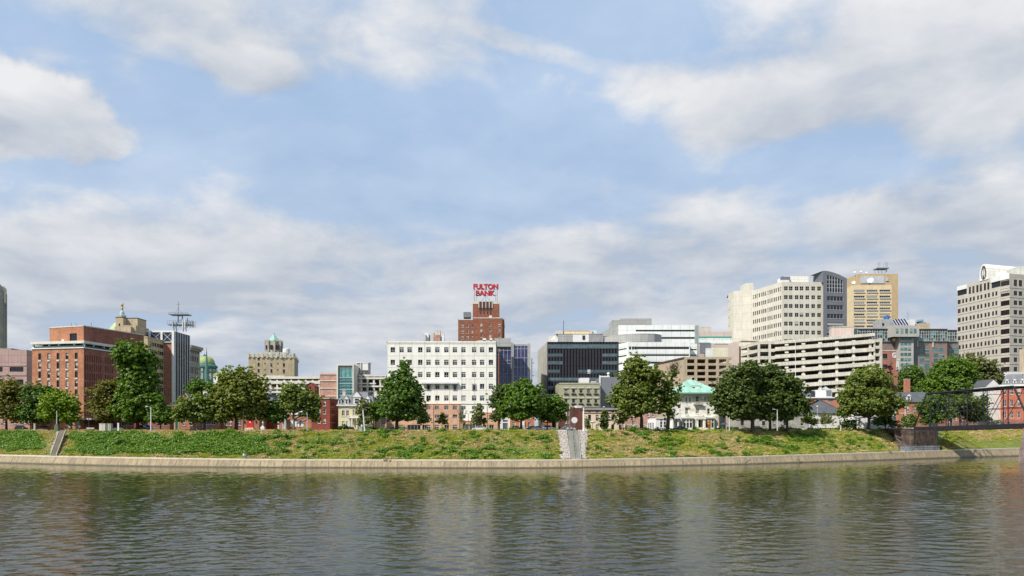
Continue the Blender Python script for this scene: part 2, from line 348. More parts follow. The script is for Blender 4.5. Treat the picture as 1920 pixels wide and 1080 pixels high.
class Bld:
    def __init__(s, name, label, cat, px, Y, group=None, zb=GZ):
        s.root = thing(name, label, cat, (WX(px, Y), Y, zb), group); s.wall = MB(); s.mats = []; s.q = []; s.parts = {}
        s.zb = zb; s.sep = []
    def mi(s, m):
        if m not in s.mats: s.mats.append(m)
        return s.mats.index(m)
    def part(s, name):
        return s.parts.setdefault(name, {'mb': MB(), 'm': []})
    def pbox(s, name, m, F, u0, u1, y0, y1, z0, z1):
        if name not in MERGE:
            k = MB(); k.box(u0, u1, y0, y1, z0, z1, 0, F.T()); s.sep.append((name, k, m)); return
        p = s.part(name)
        if m not in p['m']: p['m'].append(m)
        p['mb'].box(u0, u1, y0, y1, z0, z1, p['m'].index(m), F.T())
    def pmb(s, name, m):
        if name in SEP: k = MB(); s.sep.append((name, k, m)); return k, 0
        p = s.part(name)
        if m not in p['m']: p['m'].append(m)
        return p['mb'], p['m'].index(m)
    def face(s, F, z0, z1, m, wins=()):
        mi = s.mi(m); rects = []
        for W in wins:
            cols, rows, wp, hp, st = W[:5]; skip = W[5] if len(W) > 5 else ()
            for i, px in enumerate(cols):
                ua, ub = F.u(px-wp/2), F.u(px+wp/2)
                for j, py in enumerate(rows):
                    if (i, j) in skip: continue
                    za, zb = F.z(py+hp/2), F.z(py-hp/2)
                    ua_, ub_ = max(ua, .05), min(ub, F.len-.05); za = max(za, z0+.05); zb = min(zb, z1-.05)
                    if ub_-ua_ < .2 or zb-za < .2: continue
                    rects.append((ua_, ub_, za, zb, st))
        us = sorted({0., F.len, *[r[0] for r in rects], *[r[1] for r in rects]}); zs = sorted({z0, z1, *[r[2] for r in rects], *[r[3] for r in rects]})
        us = [u for i, u in enumerate(us) if i == 0 or u-us[i-1] > 1e-4]; zs = [u for i, u in enumerate(zs) if i == 0 or u-zs[i-1] > 1e-4]
        for j in range(len(zs)-1):
            zc = (zs[j]+zs[j+1])/2; act = [r for r in rects if r[2] < zc < r[3]]; run = None
            for i in range(len(us)-1):
                uc = (us[i]+us[i+1])/2; hole = any(r[0] < uc < r[1] for r in act)
                if not hole and run is None: run = us[i]
                if run is not None and (hole or i == len(us)-2):
                    e = us[i] if hole else us[i+1]
                    s.wall.poly([F.P(run, 0, zs[j]), F.P(e, 0, zs[j]), F.P(e, 0, zs[j+1]), F.P(run, 0, zs[j+1])], mi,
                                [(run, zs[j]), (e, zs[j]), (e, zs[j+1]), (run, zs[j+1])]); run = None
        for (a, b, c, d, st) in rects:
            r = ST[st][5]
            for q in (((a, c), (b, c)), ((b, c), (b, d)), ((b, d), (a, d)), ((a, d), (a, c))):
                (u0, v0), (u1, v1) = q
                s.wall.poly([F.P(u0, 0, v0), F.P(u0, r, v0), F.P(u1, r, v1), F.P(u1, 0, v1)], mi)
            s.q.append((F, a, b, c, d, st))
    def roof(s, pts, z, m=M_tar):
        mb, mi = s.pmb('roof', m); mb.poly([(p[0], p[1], z) for p in pts], mi)
    def block(s, pA, YA, pB, YB, depth, zt, m, front=(), right=(), left=(), zb=None, sidem=None, top=True, roofm=M_tar, cop=None):
        """box: front from column pA at YA to pB at YB, going back by depth; zt = top height (metres)"""
        A = (WX(pA, YA), YA); B = (WX(pB, YB), YB); zb = s.zb if zb is None else zb
        F = Face(A, B, min(YA, YB)); F.refY = YA if (pA+pB)/2 > 960 else YB
        Cc = F.P(F.len, depth, 0)[:2]; Dd = F.P(0, depth, 0)[:2]
        Fr = Face(B, Cc, YB); Fl = Face(Dd, A, YA); Fb = Face(Cc, Dd, YB)
        s.face(F, zb, zt, m, front); s.face(Fr, zb, zt, sidem or m, right); s.face(Fl, zb, zt, sidem or m, left); s.face(Fb, zb, zt, sidem or m)
        if top: s.roof([A, B, Cc, Dd], zt-.01, roofm)
        if cop:
            cm, ch, co = cop
            for G in (F, Fr, Fl): s.pbox('cornice', cm, G, -co, G.len+co, -co, .0, zt-ch, zt+.05+.003*(G is F))
        return F, Fr, Fl
    def done(s):
        r = s.root
        if s.wall.f: s.wall.build('wall', s.mats, r)
        for k, p in s.parts.items():
            if p['mb'].f: p['mb'].build(k, p['m'], r)
        for k, mb, m in s.sep:
            if mb.f: mb.build(k, m, r)
        s.q.sort(key=lambda t: -(t[2]-t[1])*(t[4]-t[3])/t[0].refY**2)
        rest = MB(); rm = []
        rnd = random.Random(len(s.q)*7+int(r.location.x))
        for i, (F, a, b, c, d, st) in enumerate(s.q):
            S = ST[st]; var = (1 if st == 'whb' and rnd.random() < .93 else rnd.choice((1, 1, 2, 3))) if rnd.random() < S[6] else 0
            w_, h_ = b-a, d-c
            if i < 100:
                wm, pm, bm = win_meshes(w_, h_, st, var)
                kw, kh = round(w_*8)/8, round(h_*8)/8
                o = bpy.data.objects.new('window', wm); C.objects.link(o); o.parent = r
                q = F.P(a, 0, c); o.location = (q[0]-r.location.x, q[1]-r.location.y, q[2]-r.location.z); o.rotation_euler = (0, 0, F.ang)
                o.scale = (w_/kw, 1, h_/kh)
                p = bpy.data.objects.new('pane', pm); C.objects.link(p); p.parent = o
                if bm: k = bpy.data.objects.new('blind', bm); C.objects.link(k); k.parent = o
            else:
                ga, gp, gb = win_geo(w_, h_, st, var)
                for g, ms in ((ga, [S[0], M_concl]), (gp, [S[1]]), (gb, [S[7]])):
                    if g is None: continue
                    off = len(rest.v); rest.v += [F.P(x+a, y, z+c) for (x, y, z) in g.v]
                    for f in g.f: rest.f.append(tuple(v+off for v in f))
                    for m_ in g.m:
                        if ms[m_] not in rm: rm.append(ms[m_])
                        rest.m.append(rm.index(ms[m_]))
                    rest.uv += g.uv
        if rest.f: tag(rest.build('window', rm, r), kind='stuff')
        return r
def rg(a, b, n): return [a+(b-a)*i/(n-1) for i in range(n)] if n > 1 else [a]
# ------------------------------------------------------------------ river, bank and ground
SH = [(-700, 300), (-300, 262), (0, 233), (133, 220), (280, 211), (480, 206), (900, 202.6), (1050, 203), (1380, 222), (1640, 249), (1760, 268), (1910, 288), (2200, 330), (2600, 400)]
ZT = [(-700, 2.3), (0, 2.35), (280, 2.3), (480, 2.1), (900, 2.05), (1380, 2.1), (1640, 2.5), (1760, 2.65), (1910, 3.0), (2600, 3.0)]
def lerp(tab, x): return float(np.interp(x, [t[0] for t in tab], [t[1] for t in tab]))
_xs = np.arange(-1000, 2900, 20.); _raw = np.interp(_xs, [t[0] for t in SH], [t[1] for t in SH])
_k = np.exp(-np.linspace(-2, 2, 15)**2); _k /= _k.sum(); _sm = np.convolve(np.pad(_raw, 7, 'edge'), _k, 'valid')
def YS(px): return float(np.interp(px, _xs, _sm))
def prof(px, dy):                        # height of the bank at dy metres behind the water's edge
    zt = lerp(ZT, px)
    return float(np.interp(dy, [-4, 0, 2.0, 3.4, 4.2, 17.5, 19.5], [-2.6, 0, zt, zt+.02, zt+.3, GZ-.12, GZ]))
cols = list(np.arange(-600, 2581, 10.))
def sheet(name, dys, m, dz=0., lo=-600, hi=2580, kind='structure', bumpy=None):
    vs, fs, uv = [], [], []; cc = [c for c in cols if lo <= c <= hi]; n = len(dys); acc = 0; last = None
    for c in cc:
        Y = YS(c); X = WX(c, Y)
        if last is not None: acc += math.hypot(X-last[0], Y-last[1])
        last = (X, Y)
        for j, d in enumerate(dys):
            z = prof(c, d)+dz
            if bumpy and 4.3 < d < 17: z += bumpy(acc, d)
            vs.append((X, Y+d, z)); uv.append((acc, d))
    for i in range(len(cc)-1):
        for j in range(n-1): fs.append((i*n+j, (i+1)*n+j, (i+1)*n+j+1, i*n+j+1))
    me = bpy.data.meshes.new(name); me.from_pydata(vs, [], fs); me.materials.append(m)
    ul = me.uv_layers.new(name='UVMap'); idx = np.zeros(len(me.loops), dtype=np.int32); me.loops.foreach_get('vertex_index', idx)
    ul.data.foreach_set('uv', np.array(uv)[idx].ravel()); me.polygons.foreach_set('use_smooth', [True]*len(fs)); me.update()
    o = bpy.data.objects.new(name, me); C.objects.link(o); tag(o, kind=kind); return o
def newmat(name):
    m = bpy.data.materials.new(name); m.use_nodes = True; n = NT(m.node_tree); return m, n, n.n['Principled BSDF']
WSLOPE = .082
# water
m_wat, n, b = newmat('river water')
geo = n.new('ShaderNodeNewGeometry').outputs['Position']
gx, gy, gz = n.sep(geo)
n.put(b.inputs['Base Color'], n.mix(n.ramp(n.m('ADD', gy, n.m('MULTIPLY', n.noise(geo, .05, 3), 30)), 172, 222), n.mix(n.noise(geo, .02, 3), (.012, .014, .004), (.018, .018, .006)), (.045, .043, .012)))
b.inputs['Roughness'].default_value = .04; b.inputs['IOR'].default_value = 1.333; b.inputs['Specular IOR Level'].default_value = .5
wv = n.v('MULTIPLY', geo, (.8, 1.2, 1))
w1 = n.noise(n.v('ADD', wv, (31, 7, 0)), 2.2, 2, .5, .5)
calm = n.ramp(n.m('ADD', gy, n.m('MULTIPLY', n.noise(geo, .03, 2), 40)), 165, 225, 1.0, .4)
bp = n.new('ShaderNodeBump'); bp.inputs['Distance'].default_value = .03; n.put(bp.inputs['Height'], w1); n.put(bp.inputs['Strength'], calm); n.put(b.inputs['Normal'], bp.outputs[0])
wm = MB(); wm.poly([(-1500, -700, -.35), (1500, -700, -.35), (1500, 420, -.35), (-1500, 420, -.35)]); tag(wm.build('river_water', m_wat), kind='structure')
# wind waves as real relief over the visible stretch
def vn(x, y, seed, f):
    g = np.random.default_rng(seed).random((64, 64)); x = x*f+seed*3.1; y = y*f+seed*1.7
    xi = np.floor(x).astype(int); yi = np.floor(y).astype(int); fx = x-xi; fy = y-yi; fx = fx*fx*(3-2*fx); fy = fy*fy*(3-2*fy); G = lambda a, b_: g[a % 64, b_ % 64]
    return (G(xi, yi)*(1-fx)+G(xi+1, yi)*fx)*(1-fy)+(G(xi, yi+1)*(1-fx)+G(xi+1, yi+1)*fx)*fy
gxs = np.arange(-208, 208.1, .38); gys = np.concatenate([np.arange(44, 110, .28), np.arange(110, 180, .40), np.arange(180, 300, .6)])
GX, GY = np.meshgrid(gxs, gys); Zw = np.zeros_like(GX); gw = np.random.default_rng(5)
gust = .55+.75*vn(GX*.6, GY*1.5, 6, .035)*.6+.35*vn(GX, GY*1.6, 7, .12); WC_ = 64
wx = GX+1.6*(vn(GX, GY, 17, .11)-.5); wy = GY+1.6*(vn(GX, GY, 18, .13)-.5)
for i in range(WC_):
    lam = math.exp(gw.uniform(math.log(.8), math.log(3.4))); th = gw.normal()*.62+math.pi/2+.15; k = 2*math.pi/lam; s_ = WSLOPE*math.sqrt(2/WC_)
    cut = np.clip((lam-.0042*np.maximum(GY-60, 0))/.9+.3, 0, 1)
    Zw += cut*s_/k*np.sin(k*(wx*math.cos(th)+wy*math.sin(th))+gw.uniform(0, 6.28))
ysh = np.interp(960+FX*GX/GY, _xs, _sm); near = np.clip((ysh-GY)/45, .32, 1)
Zw *= gust*near; ny, nx = GX.shape; me = bpy.data.meshes.new('river_water'); me.vertices.add(nx*ny); me.vertices.foreach_set('co', np.stack([GX, GY, Zw], -1).astype(np.float32).ravel())
ii = (np.arange(ny-1)[:, None]*nx+np.arange(nx-1)[None, :]).ravel(); F4_ = np.stack([ii, ii+1, ii+nx+1, ii+nx], 1).astype(np.int32); nf_ = len(F4_)
me.loops.add(nf_*4); me.loops.foreach_set('vertex_index', F4_.ravel()); me.polygons.add(nf_); me.polygons.foreach_set('loop_start', np.arange(0, nf_*4, 4, dtype=np.int32)); me.polygons.foreach_set('loop_total', np.full(nf_, 4, dtype=np.int32)); me.polygons.foreach_set('use_smooth', np.ones(nf_, dtype=bool)); me.materials.append(m_wat); me.update()
o = bpy.data.objects.new('river_water', me); C.objects.link(o); tag(o, kind='structure')
# ground and lawn
m_gr, n, b = newmat('lawn ground')
geo = n.new('ShaderNodeNewGeometry').outputs['Position']; gx, gy, gz = n.sep(geo)
b.inputs['Roughness'].default_value = .95
n.put(b.inputs['Base Color'], n.mix(n.ramp(n.noise(geo, .25, 5, .65), .35, .7), (.050, .092, .018), (.12, .125, .035)))
gm = MB()
inner = [(WX(c, YS(c)), YS(c)+19.5) for c in cols]
for i in range(len(inner)-1):
    a, b2 = inner[i], inner[i+1]; gm.poly([(a[0], a[1], GZ), (b2[0], b2[1], GZ), (b2[0]*1.0, 520, GZ), (a[0], 520, GZ)])
gm.poly([(-9000, 520, GZ), (9000, 520, GZ), (9000, 12000, GZ), (-9000, 12000, GZ)])
gm.poly([(-9000, inner[0][1], GZ), (inner[0][0], inner[0][1], GZ), (inner[0][0], 520, GZ), (-9000, 520, GZ)])
gm.poly([(inner[-1][0], inner[-1][1], GZ), (9000, inner[-1][1], GZ), (9000, 520, GZ), (inner[-1][0], 520, GZ)])
tag(gm.build('ground', m_gr), kind='structure')
# sloping bank
m_bk, n, b = newmat('weedy bank soil'); uv = n.new('ShaderNodeUVMap').outputs[0]; b.inputs['Roughness'].default_value = 1
c1 = n.mix(n.ramp(n.noise(uv, .22, 6, .65),   .50, .66), (.12, .17, .025), (.26, .22, .08))
c2 = n.mix(n.ramp(n.noise(uv, .09, 4, .6), .52, .66), c1, (.17, .15, .06)); n.put(b.inputs['Base Color'], n.mix(n.ramp(n.noise(uv, 1.6, 3), .3, .7, 0, .4), c2, (.05, .07, .018)))
nz = [math.sin(i*1.7)*.5 for i in range(50)]
def bumpy(a, d): return .10*math.sin(a*.55+d*.7)*math.sin(d*.9+a*.13)+.05*math.sin(a*1.37-d*1.1)
sheet('riverbank', [3.4, 4.2, 5.5, 7, 8.5, 10, 11.5, 13, 14.5, 16, 17.5, 19.5], m_bk, bumpy=bumpy)
# river wall
m_wl, n, b = newmat('river wall concrete'); uv = n.new('ShaderNodeUVMap').outputs[0]; b.inputs['Roughness'].default_value = .93
br_ = n.new('ShaderNodeTexBrick'); br_.offset = 0; n.put(br_.inputs['Vector'], n.v('ADD', uv, n.xyz(n.m('MULTIPLY', n.noise(uv, .3, 2), 1.2), 0, 0)))
for k_, v_ in (('Scale', 1), ('Brick Width', 6.4), ('Row Height', 9), ('Mortar Size', .07)): br_.inputs[k_].default_value = v_
br_.inputs['Color1'].default_value = (.27, .21, .13, 1); br_.inputs['Color2'].default_value = (.32, .25, .155, 1); br_.inputs['Mortar'].default_value = (.07, .06, .04, 1)
sx = n.v('MULTIPLY', uv, (1.3, .35, 1)); st_ = n.ramp(n.noise(sx, 1.1, 5, .65), .30, .62, .62, 1.08)
c_ = n.mix(1., br_.outputs[0], st_, 'MULTIPLY'); uy = n.sep(uv)[1]
alg = n.ramp(n.m('ADD', uy, n.m('MULTIPLY_ADD', n.noise(uv, 1.3, 4, .6), .9, -.45)), .1, .55, 1., 0.)
c_ = n.mix(n.m('MULTIPLY', alg, .75), c_, (.11, .10, .055)); top_ = n.ramp(n.m('ADD', uy, n.m('MULTIPLY_ADD', n.noise(uv, .8, 4, .6), .8, -.4)), 1.2, 1.8, 0., .35)
c_ = n.mix(top_, c_, (.19, .15, .10)); ck = n.ramp(n.noise(n.v('MULTIPLY', uv, (2.5, 1.2, 1)), .9, 6, .8, 2.0), .645, .67); c_ = n.mix(n.m('MULTIPLY', ck, .8), c_, (.06, .07, .03)); n.put(b.inputs['Base Color'], c_)
m_cp = mat('wall coping', (.62, .56, .44), .9, .12, 'panel', (7.3, 9), .06, (.2, .17, .12))
m_wet = mat('wet algae concrete', (.085, .075, .045), .5, .2)
rw = thing('river_wall', 'long sloping tan concrete wall with pale coping along the water', 'river wall', (0, 200, 0))
def childsheet(name, dys, m, dz): o = sheet(name, dys, m, dz, kind=None); o.parent = rw; o.location = (0, -200, 0)
childsheet('sloped_face', [-4, 0, .35, 1., 1.7, 2.0], m_wl, 0.004)
childsheet('waterline_stain', [-.5, 0, .22], m_wet, 0.02)
cpm = MB()
for i in range(len(cols)-1):
    q = []
    for c in (cols[i], cols[i+1]):
        Y = YS(c); X = WX(c, Y); q.append((X, Y, lerp(ZT, c)))
    (xa, ya, za), (xb, yb, zb) = q
    cpm.poly([(xa, ya+1.85, za-.22), (xb, yb+1.85, zb-.22), (xb, yb+1.85, zb+.13), (xa, ya+1.85, za+.13)])
    cpm.poly([(xa, ya+1.85, za+.13), (xb, yb+1.85, zb+.13), (xb, yb+3.6, zb+.13), (xa, ya+3.6, za+.13)])
cpm.build('coping', m_cp, rw)
# street and pavement
m_as = mat('asphalt', (.05, .05, .052), .9, .15); m_pv = mat('pavement concrete', (.36, .34, .30), .9, .1, 'panel', (1.5, 1.5), .03)
for nm, a, b2, zz_, mm in (('road', 34, 43, .004, m_as), ('pavement', 43.2, 46.5, .12, m_pv), ('riverside_path', 22.5, 25, .02, m_pv)):
    s = MB()
    for i in range(len(inner)-1):
        p, q = inner[i], inner[i+1]; s.poly([(p[0], p[1]-19.5+a, GZ+zz_), (q[0], q[1]-19.5+a, GZ+zz_), (q[0], q[1]-19.5+b2, GZ+zz_), (p[0], p[1]-19.5+b2, GZ+zz_)])
        if nm == 'pavement': s.poly([(p[0], p[1]-19.5+a, GZ), (q[0], q[1]-19.5+a, GZ), (q[0], q[1]-19.5+a, GZ+zz_), (p[0], p[1]-19.5+a, GZ+zz_)])
    if nm == 'road':
        pass
    tag(s.build(nm, mm), kind='structure')
# ------------------------------------------------------------------ leaves
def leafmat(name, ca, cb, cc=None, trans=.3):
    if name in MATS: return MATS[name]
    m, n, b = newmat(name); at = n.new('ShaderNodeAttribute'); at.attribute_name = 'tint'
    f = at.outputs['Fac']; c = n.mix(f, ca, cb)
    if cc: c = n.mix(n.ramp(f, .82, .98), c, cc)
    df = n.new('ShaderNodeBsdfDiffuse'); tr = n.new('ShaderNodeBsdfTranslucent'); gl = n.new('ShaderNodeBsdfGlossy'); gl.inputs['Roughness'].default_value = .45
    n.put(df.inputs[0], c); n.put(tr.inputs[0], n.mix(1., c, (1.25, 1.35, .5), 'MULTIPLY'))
    mx = n.new('ShaderNodeMixShader'); mx.inputs[0].default_value = trans; n.l.new(df.outputs[0], mx.inputs[1]); n.l.new(tr.outputs[0], mx.inputs[2])
    m2 = n.new('ShaderNodeMixShader'); m2.inputs[0].default_value = .04; n.l.new(mx.outputs[0], m2.inputs[1]); n.l.new(gl.outputs[0], m2.inputs[2])
    n.l.new(m2.outputs[0], n.n['Material Output'].inputs[0]); MATS[name] = m; return m
def quads(name, cen, nor, size, tint, m, aspect=.62, up=None):
    """one small bent leaf quad per row of cen, facing nor"""
    n = len(cen); nor = nor/np.maximum(np.linalg.norm(nor, axis=1, keepdims=True), 1e-6)
    r = rng.normal(size=(n, 3)) if up is None else up; u = np.cross(nor, r); u /= np.maximum(np.linalg.norm(u, axis=1, keepdims=True), 1e-6); v = np.cross(nor, u)
    s = size[:, None]; V = np.empty((n, 4, 3), dtype=np.float32)
    V[:, 0] = cen-v*s; V[:, 1] = cen+u*s*aspect-nor*s*.12; V[:, 2] = cen+v*s; V[:, 3] = cen-u*s*aspect-nor*s*.12
    me = bpy.data.meshes.new(name); me.vertices.add(n*4); me.vertices.foreach_set('co', V.ravel()); me.loops.add(n*4); me.loops.foreach_set('vertex_index', np.arange(n*4, dtype=np.int32))
    me.polygons.add(n); me.polygons.foreach_set('loop_start', np.arange(0, n*4, 4, dtype=np.int32)); me.polygons.foreach_set('loop_total', np.full(n, 4, dtype=np.int32))
    a = me.attributes.new('tint', 'FLOAT', 'FACE'); a.data.foreach_set('value', tint.astype(np.float32)); me.materials.append(m); me.update(); me.validate()
    return me
def obj_of(me, name, parent=None):
    o = bpy.data.objects.new(name, me); C.objects.link(o)
    if parent is not None: o.parent = parent
    return o
# ------------------------------------------------------------------ bank growth
LG_t = leafmat('dry grass', (.42, .32, .13), (.58, .45, .20), trans=.15)
LG_g = leafmat('fresh grass', (.24, .29, .02), (.44, .42, .06), trans=.25)
LG_k = leafmat('knotweed leaves', (.060, .145, .008), (.17, .29, .020), trans=.25)
def vnoise(x, y, seed, f):
    g = np.random.default_rng(seed).random((64, 64)); x = x*f+seed*3.1; y = y*f+seed*1.7
    xi = np.floor(x).astype(int); yi = np.floor(y).astype(int); fx = x-xi; fy = y-yi; fx = fx*fx*(3-2*fx); fy = fy*fy*(3-2*fy)
    G = lambda a, b_: g[a % 64, b_ % 64]
    return (G(xi, yi)*(1-fx)+G(xi+1, yi)*fx)*(1-fy)+(G(xi, yi+1)*(1-fx)+G(xi+1, yi+1)*fx)*fy
NT_ = 170000
px = rng.uniform(-150, 2080, NT_); dd = rng.uniform(3.9, 20.3, NT_)
Yv = np.interp(px, _xs, _sm); Xv = (px-960)/FX*Yv; t = (dd-4)/15.
ztv = np.interp(px, [q[0] for q in ZT], [q[1] for q in ZT])
Zv = np.where(dd < 4.2, ztv, np.interp(dd, [4.2, 17.5, 19.5, 30], [0, 1, 1.015, 1.015])*(GZ-.12-ztv-.3)+ztv+.3)
nA = .6*vnoise(Xv, dd*2.2, 3, .12)+.4*vnoise(Xv, dd*2, 5, .45); nB = .38*vnoise(Xv, dd*2.0, 8, .12)+.34*vnoise(Xv, dd*2, 9, .42)+.28*vnoise(Xv, dd*2, 33, 1.3)
px = 960+(px-960)*Yv/(Yv+dd)
pxx = px+28*(vnoise(Xv, dd, 12, .3)-.5); tt = t+.22*(vnoise(Xv, dd, 14, .22)-.5)
knot = ((((pxx > -200) & (pxx < 78)) | ((pxx > 132) & (pxx < 500))) & (tt > .10) & (tt < .80)) & ~((pxx > 300) & (pxx < 330) & (tt > .6))
nK = .5*nA+.5*vnoise(Xv, dd*2, 41, .7); knot |= (nK > .635) & (pxx > 500) & (pxx < 1680)
gap = ((px > 1045+(1-t)*9) & (px < 1102-(1-t)*7)) | (np.abs(px-(100+(dd-4)/15*18)) < 6) | ((px > 1686-(dd-4)*.7) & (px < 1766) & (dd > 3.2)) 
gap |= (px > 1795) & (tt < .30) | ((px > 74) & (px < 112) & (tt < .5) & (rng.random(NT_) < .75)) | ((pxx > 940) & (pxx < 1010) & (tt < .45) & (rng.random(NT_) < .7))
dry = (nB+.10*(rng.random(NT_)-.5) > .545) | (tt > .83) & (px < 700) & (nA > .33); dry |= (np.abs(px-(100+(dd-4)/15*18)) < 22) & (rng.random(NT_) < .8); dry = dry & ~knot
keep = ~gap & (rng.random(NT_) < np.where(t > .98, .5, 1))
def grow(nm, sel, per, hgt, wid, m, lab, cat, spread, flat=False):
    i = np.where(sel & keep)[0]; n = len(i); k = per; base = np.stack([Xv[i], Yv[i]+dd[i], Zv[i]], 1)
    cl = vnoise(Xv[i], dd[i]*2, 21, .7)
    cen = np.repeat(base, k, 0); off = rng.normal(size=(n*k, 3)); off[:, 0] *= spread; off[:, 1] *= spread; hh = np.repeat(hgt*(.25+1.5*cl**1.3), k)
    if flat: off[:, 2] = rng.random(n*k)*hh; nor = np.stack([rng.normal(size=n*k)*.6, rng.normal(size=n*k)*.6-.35, np.ones(n*k)], 1)
    else: off[:, 2] = hh*.42; nor = np.stack([rng.normal(size=n*k), rng.normal(size=n*k)-.2, rng.normal(size=n*k)*.35+.35], 1)
    cen = cen+off; sz = wid*rng.uniform(.6, 1.25, n*k); tint = np.clip(np.repeat(rng.random(n)*.6, k)+rng.random(n*k)*.4, 0, 1)
    if flat: me = quads(nm, cen, nor, sz, tint, m, .7)
    else: me = quads(nm, cen, nor, hh*.6, tint, m, .28, up=np.tile(np.array([[1., .2, .0]]), (n*k, 1))+rng.normal(size=(n*k, 3))*.25)
    o = obj_of(me, nm); return tag(o, kind='stuff')
mown = (px > 1790) & (tt < .34) & (px < 2080); kk = keep; keep = mown; grow('mown_grass', mown, 5, .16, .2, LG_g, '', '', .3); keep = kk
grow('dry_grass', dry, 5, .42, .2, LG_t, '', '', .22)
grow('green_grass', ~dry & ~knot & (rng.random(NT_) < .85), 5, .40, .2, LG_g, '', '', .22)
grow('undergrowth', knot & (rng.random(NT_) < .85), 7, .95, .21, LG_k, '', '', .30, True)
# short mown grass strip right of the bridge
# riprap stones
rp = MB(); rr = random.Random(4)
def stone(mb, c, r, rnd, mi=0):
    n = 6; rings = []
    for j in range(1, 3):
        ph = math.pi*j/3; rings.append([(c[0]+r*math.sin(ph)*math.cos(6.283*k/n+j)*rnd.uniform(.7, 1.25), c[1]+r*math.sin(ph)*math.sin(6.283*k/n+j)*rnd.uniform(.7, 1.2), c[2]+r*.7*math.cos(ph)*rnd.uniform(.8, 1.2)) for k in range(n)])
    top = (c[0], c[1], c[2]+r*.65)
    for k in range(n):
        mb.poly([top, rings[0][k], rings[0][(k+1) % n]], mi); mb.poly([rings[0][k], rings[1][k], rings[1][(k+1) % n], rings[0][(k+1) % n]], mi)
m_st, n, b = newmat('pale riprap stone'); ri = n.new('ShaderNodeNewGeometry').outputs['Random Per Island']; n.put(b.inputs['Base Color'], n.mix(n.ramp(ri, 0, 1, 0, 1, False), n.mix(n.ramp(ri, .1, .25), (.12, .09, .07), (.36, .28, .23)), (.56, .53, .48))); b.inputs['Roughness'].default_value = .95
for i in range(1900):
    d = rr.uniform(4, 18.6); s_ = (d-4)/15
    cx = 1062+(1-s_)*7.5
    if rr.random() < .55: p = rr.uniform(1046+(1-s_)*9+rr.uniform(-3, 3), cx-1)
    else: p = rr.uniform(1085+(1-s_)*3, 1102-(1-s_)*6+rr.uniform(-3, 3))
    Y = YS(p); stone(rp, (WX(p, Y+d), Y+d, prof(p, d)+.12), rr.uniform(.16, .42), rr)
tag(rp.build('riprap', m_st), kind='stuff')
rp = MB()
for i in range(90):
    d = rr.uniform(5, 18); p = 100+(d-4)/15*18-rr.uniform(5, 8); Y = YS(p); stone(rp, (WX(p, Y+d), Y+d, prof(p, d)+.1), rr.uniform(.12, .35), rr)
tag(rp.build('loose_stones', m_st), kind='stuff')
# stairs
m_sc = mat('grey stair concrete', (.29, .285, .25), .9, .15, streak=.1); m_sc2 = mat('brown stair planks', (.22, .19, .14), .9, .2)
def stairs(name, lab, pb, pt, wb, wt, m, rail):
    Yb = YS(pb); r_ = thing(name, lab, 'stairs', (WX(pb, Yb+3.8), Yb+3.8, prof(pb, 3.8)))
    n = 44; a = MB(); k = MB(); z0, z1 = prof(pb, 3.4)+.35, GZ+.1; Y0, Y1 = YS(pb)+3.5, YS(pt)+17.8
    for i in range(n):
        s0, s1 = i/n, (i+1)/n; Ya, Y_b = Y0+(Y1-Y0)*s0, Y0+(Y1-Y0)*s1; pc = pb+(pt-pb)*(s0+s1)/2; wd = (wb+(wt-wb)*s0)/FX*Ya/2; X = WX(pc, Ya); z = z0+(z1-z0)*s1
        a.box(X-wd, X+wd, Ya, Y_b+.05, z-.9, z)
    a.build('steps', m, r_)
    for q in (-1, 1):
        P = []
        for s0 in (0, 1):
            Ya = Y0+(Y1-Y0)*s0; X = WX(pb+(pt-pb)*s0, Ya)+q*((wb+(wt-wb)*s0)/FX*Ya/2+.17); P.append((X, Ya, z0+(z1-z0)*s0+.12))
        e = MB()
        (x0, y0, za), (x1, y1, zb_) = P
        for (dx0, dx1) in ((-.09, .09),):
            V = [(x0+dx0, y0, za-1), (x0+dx1, y0, za-1), (x0+dx1, y0, za+.1), (x0+dx0, y0, za+.1)]; W_ = [(x1+dx0, y1, zb_-1), (x1+dx1, y1, zb_-1), (x1+dx1, y1, zb_+.1), (x1+dx0, y1, zb_+.1)]
            for i in range(4): j = (i+1) % 4; e.poly([V[i], V[j], W_[j], W_[i]])
            e.poly(V)
        e.build('kerb', M_conc, r_)
    if rail:
        e = MB(); Pa = (WX(pb, Y0), Y0, z0+1.0); Pb = (WX(pt, Y1), Y1, z1+1.0); e.bar(Pa, Pb, .06)
        for i in range(9):
            s0 = i/8; q = [Pa[k_]+(Pb[k_]-Pa[k_])*s0 for k_ in range(3)]; e.bar((q[0], q[1], q[2]-1), q, .05)
        e.build('handrail', M_dark, r_)
stairs('bank_stairs', 'wide grey concrete stairs between white stones down to the river', 1079, 1073.5, 17, 21, m_sc, True)
stairs('bank_stairs', 'narrow brown stairs leaning down the left bank beside knotweed', 100, 117, 9, 10, m_sc2, False)
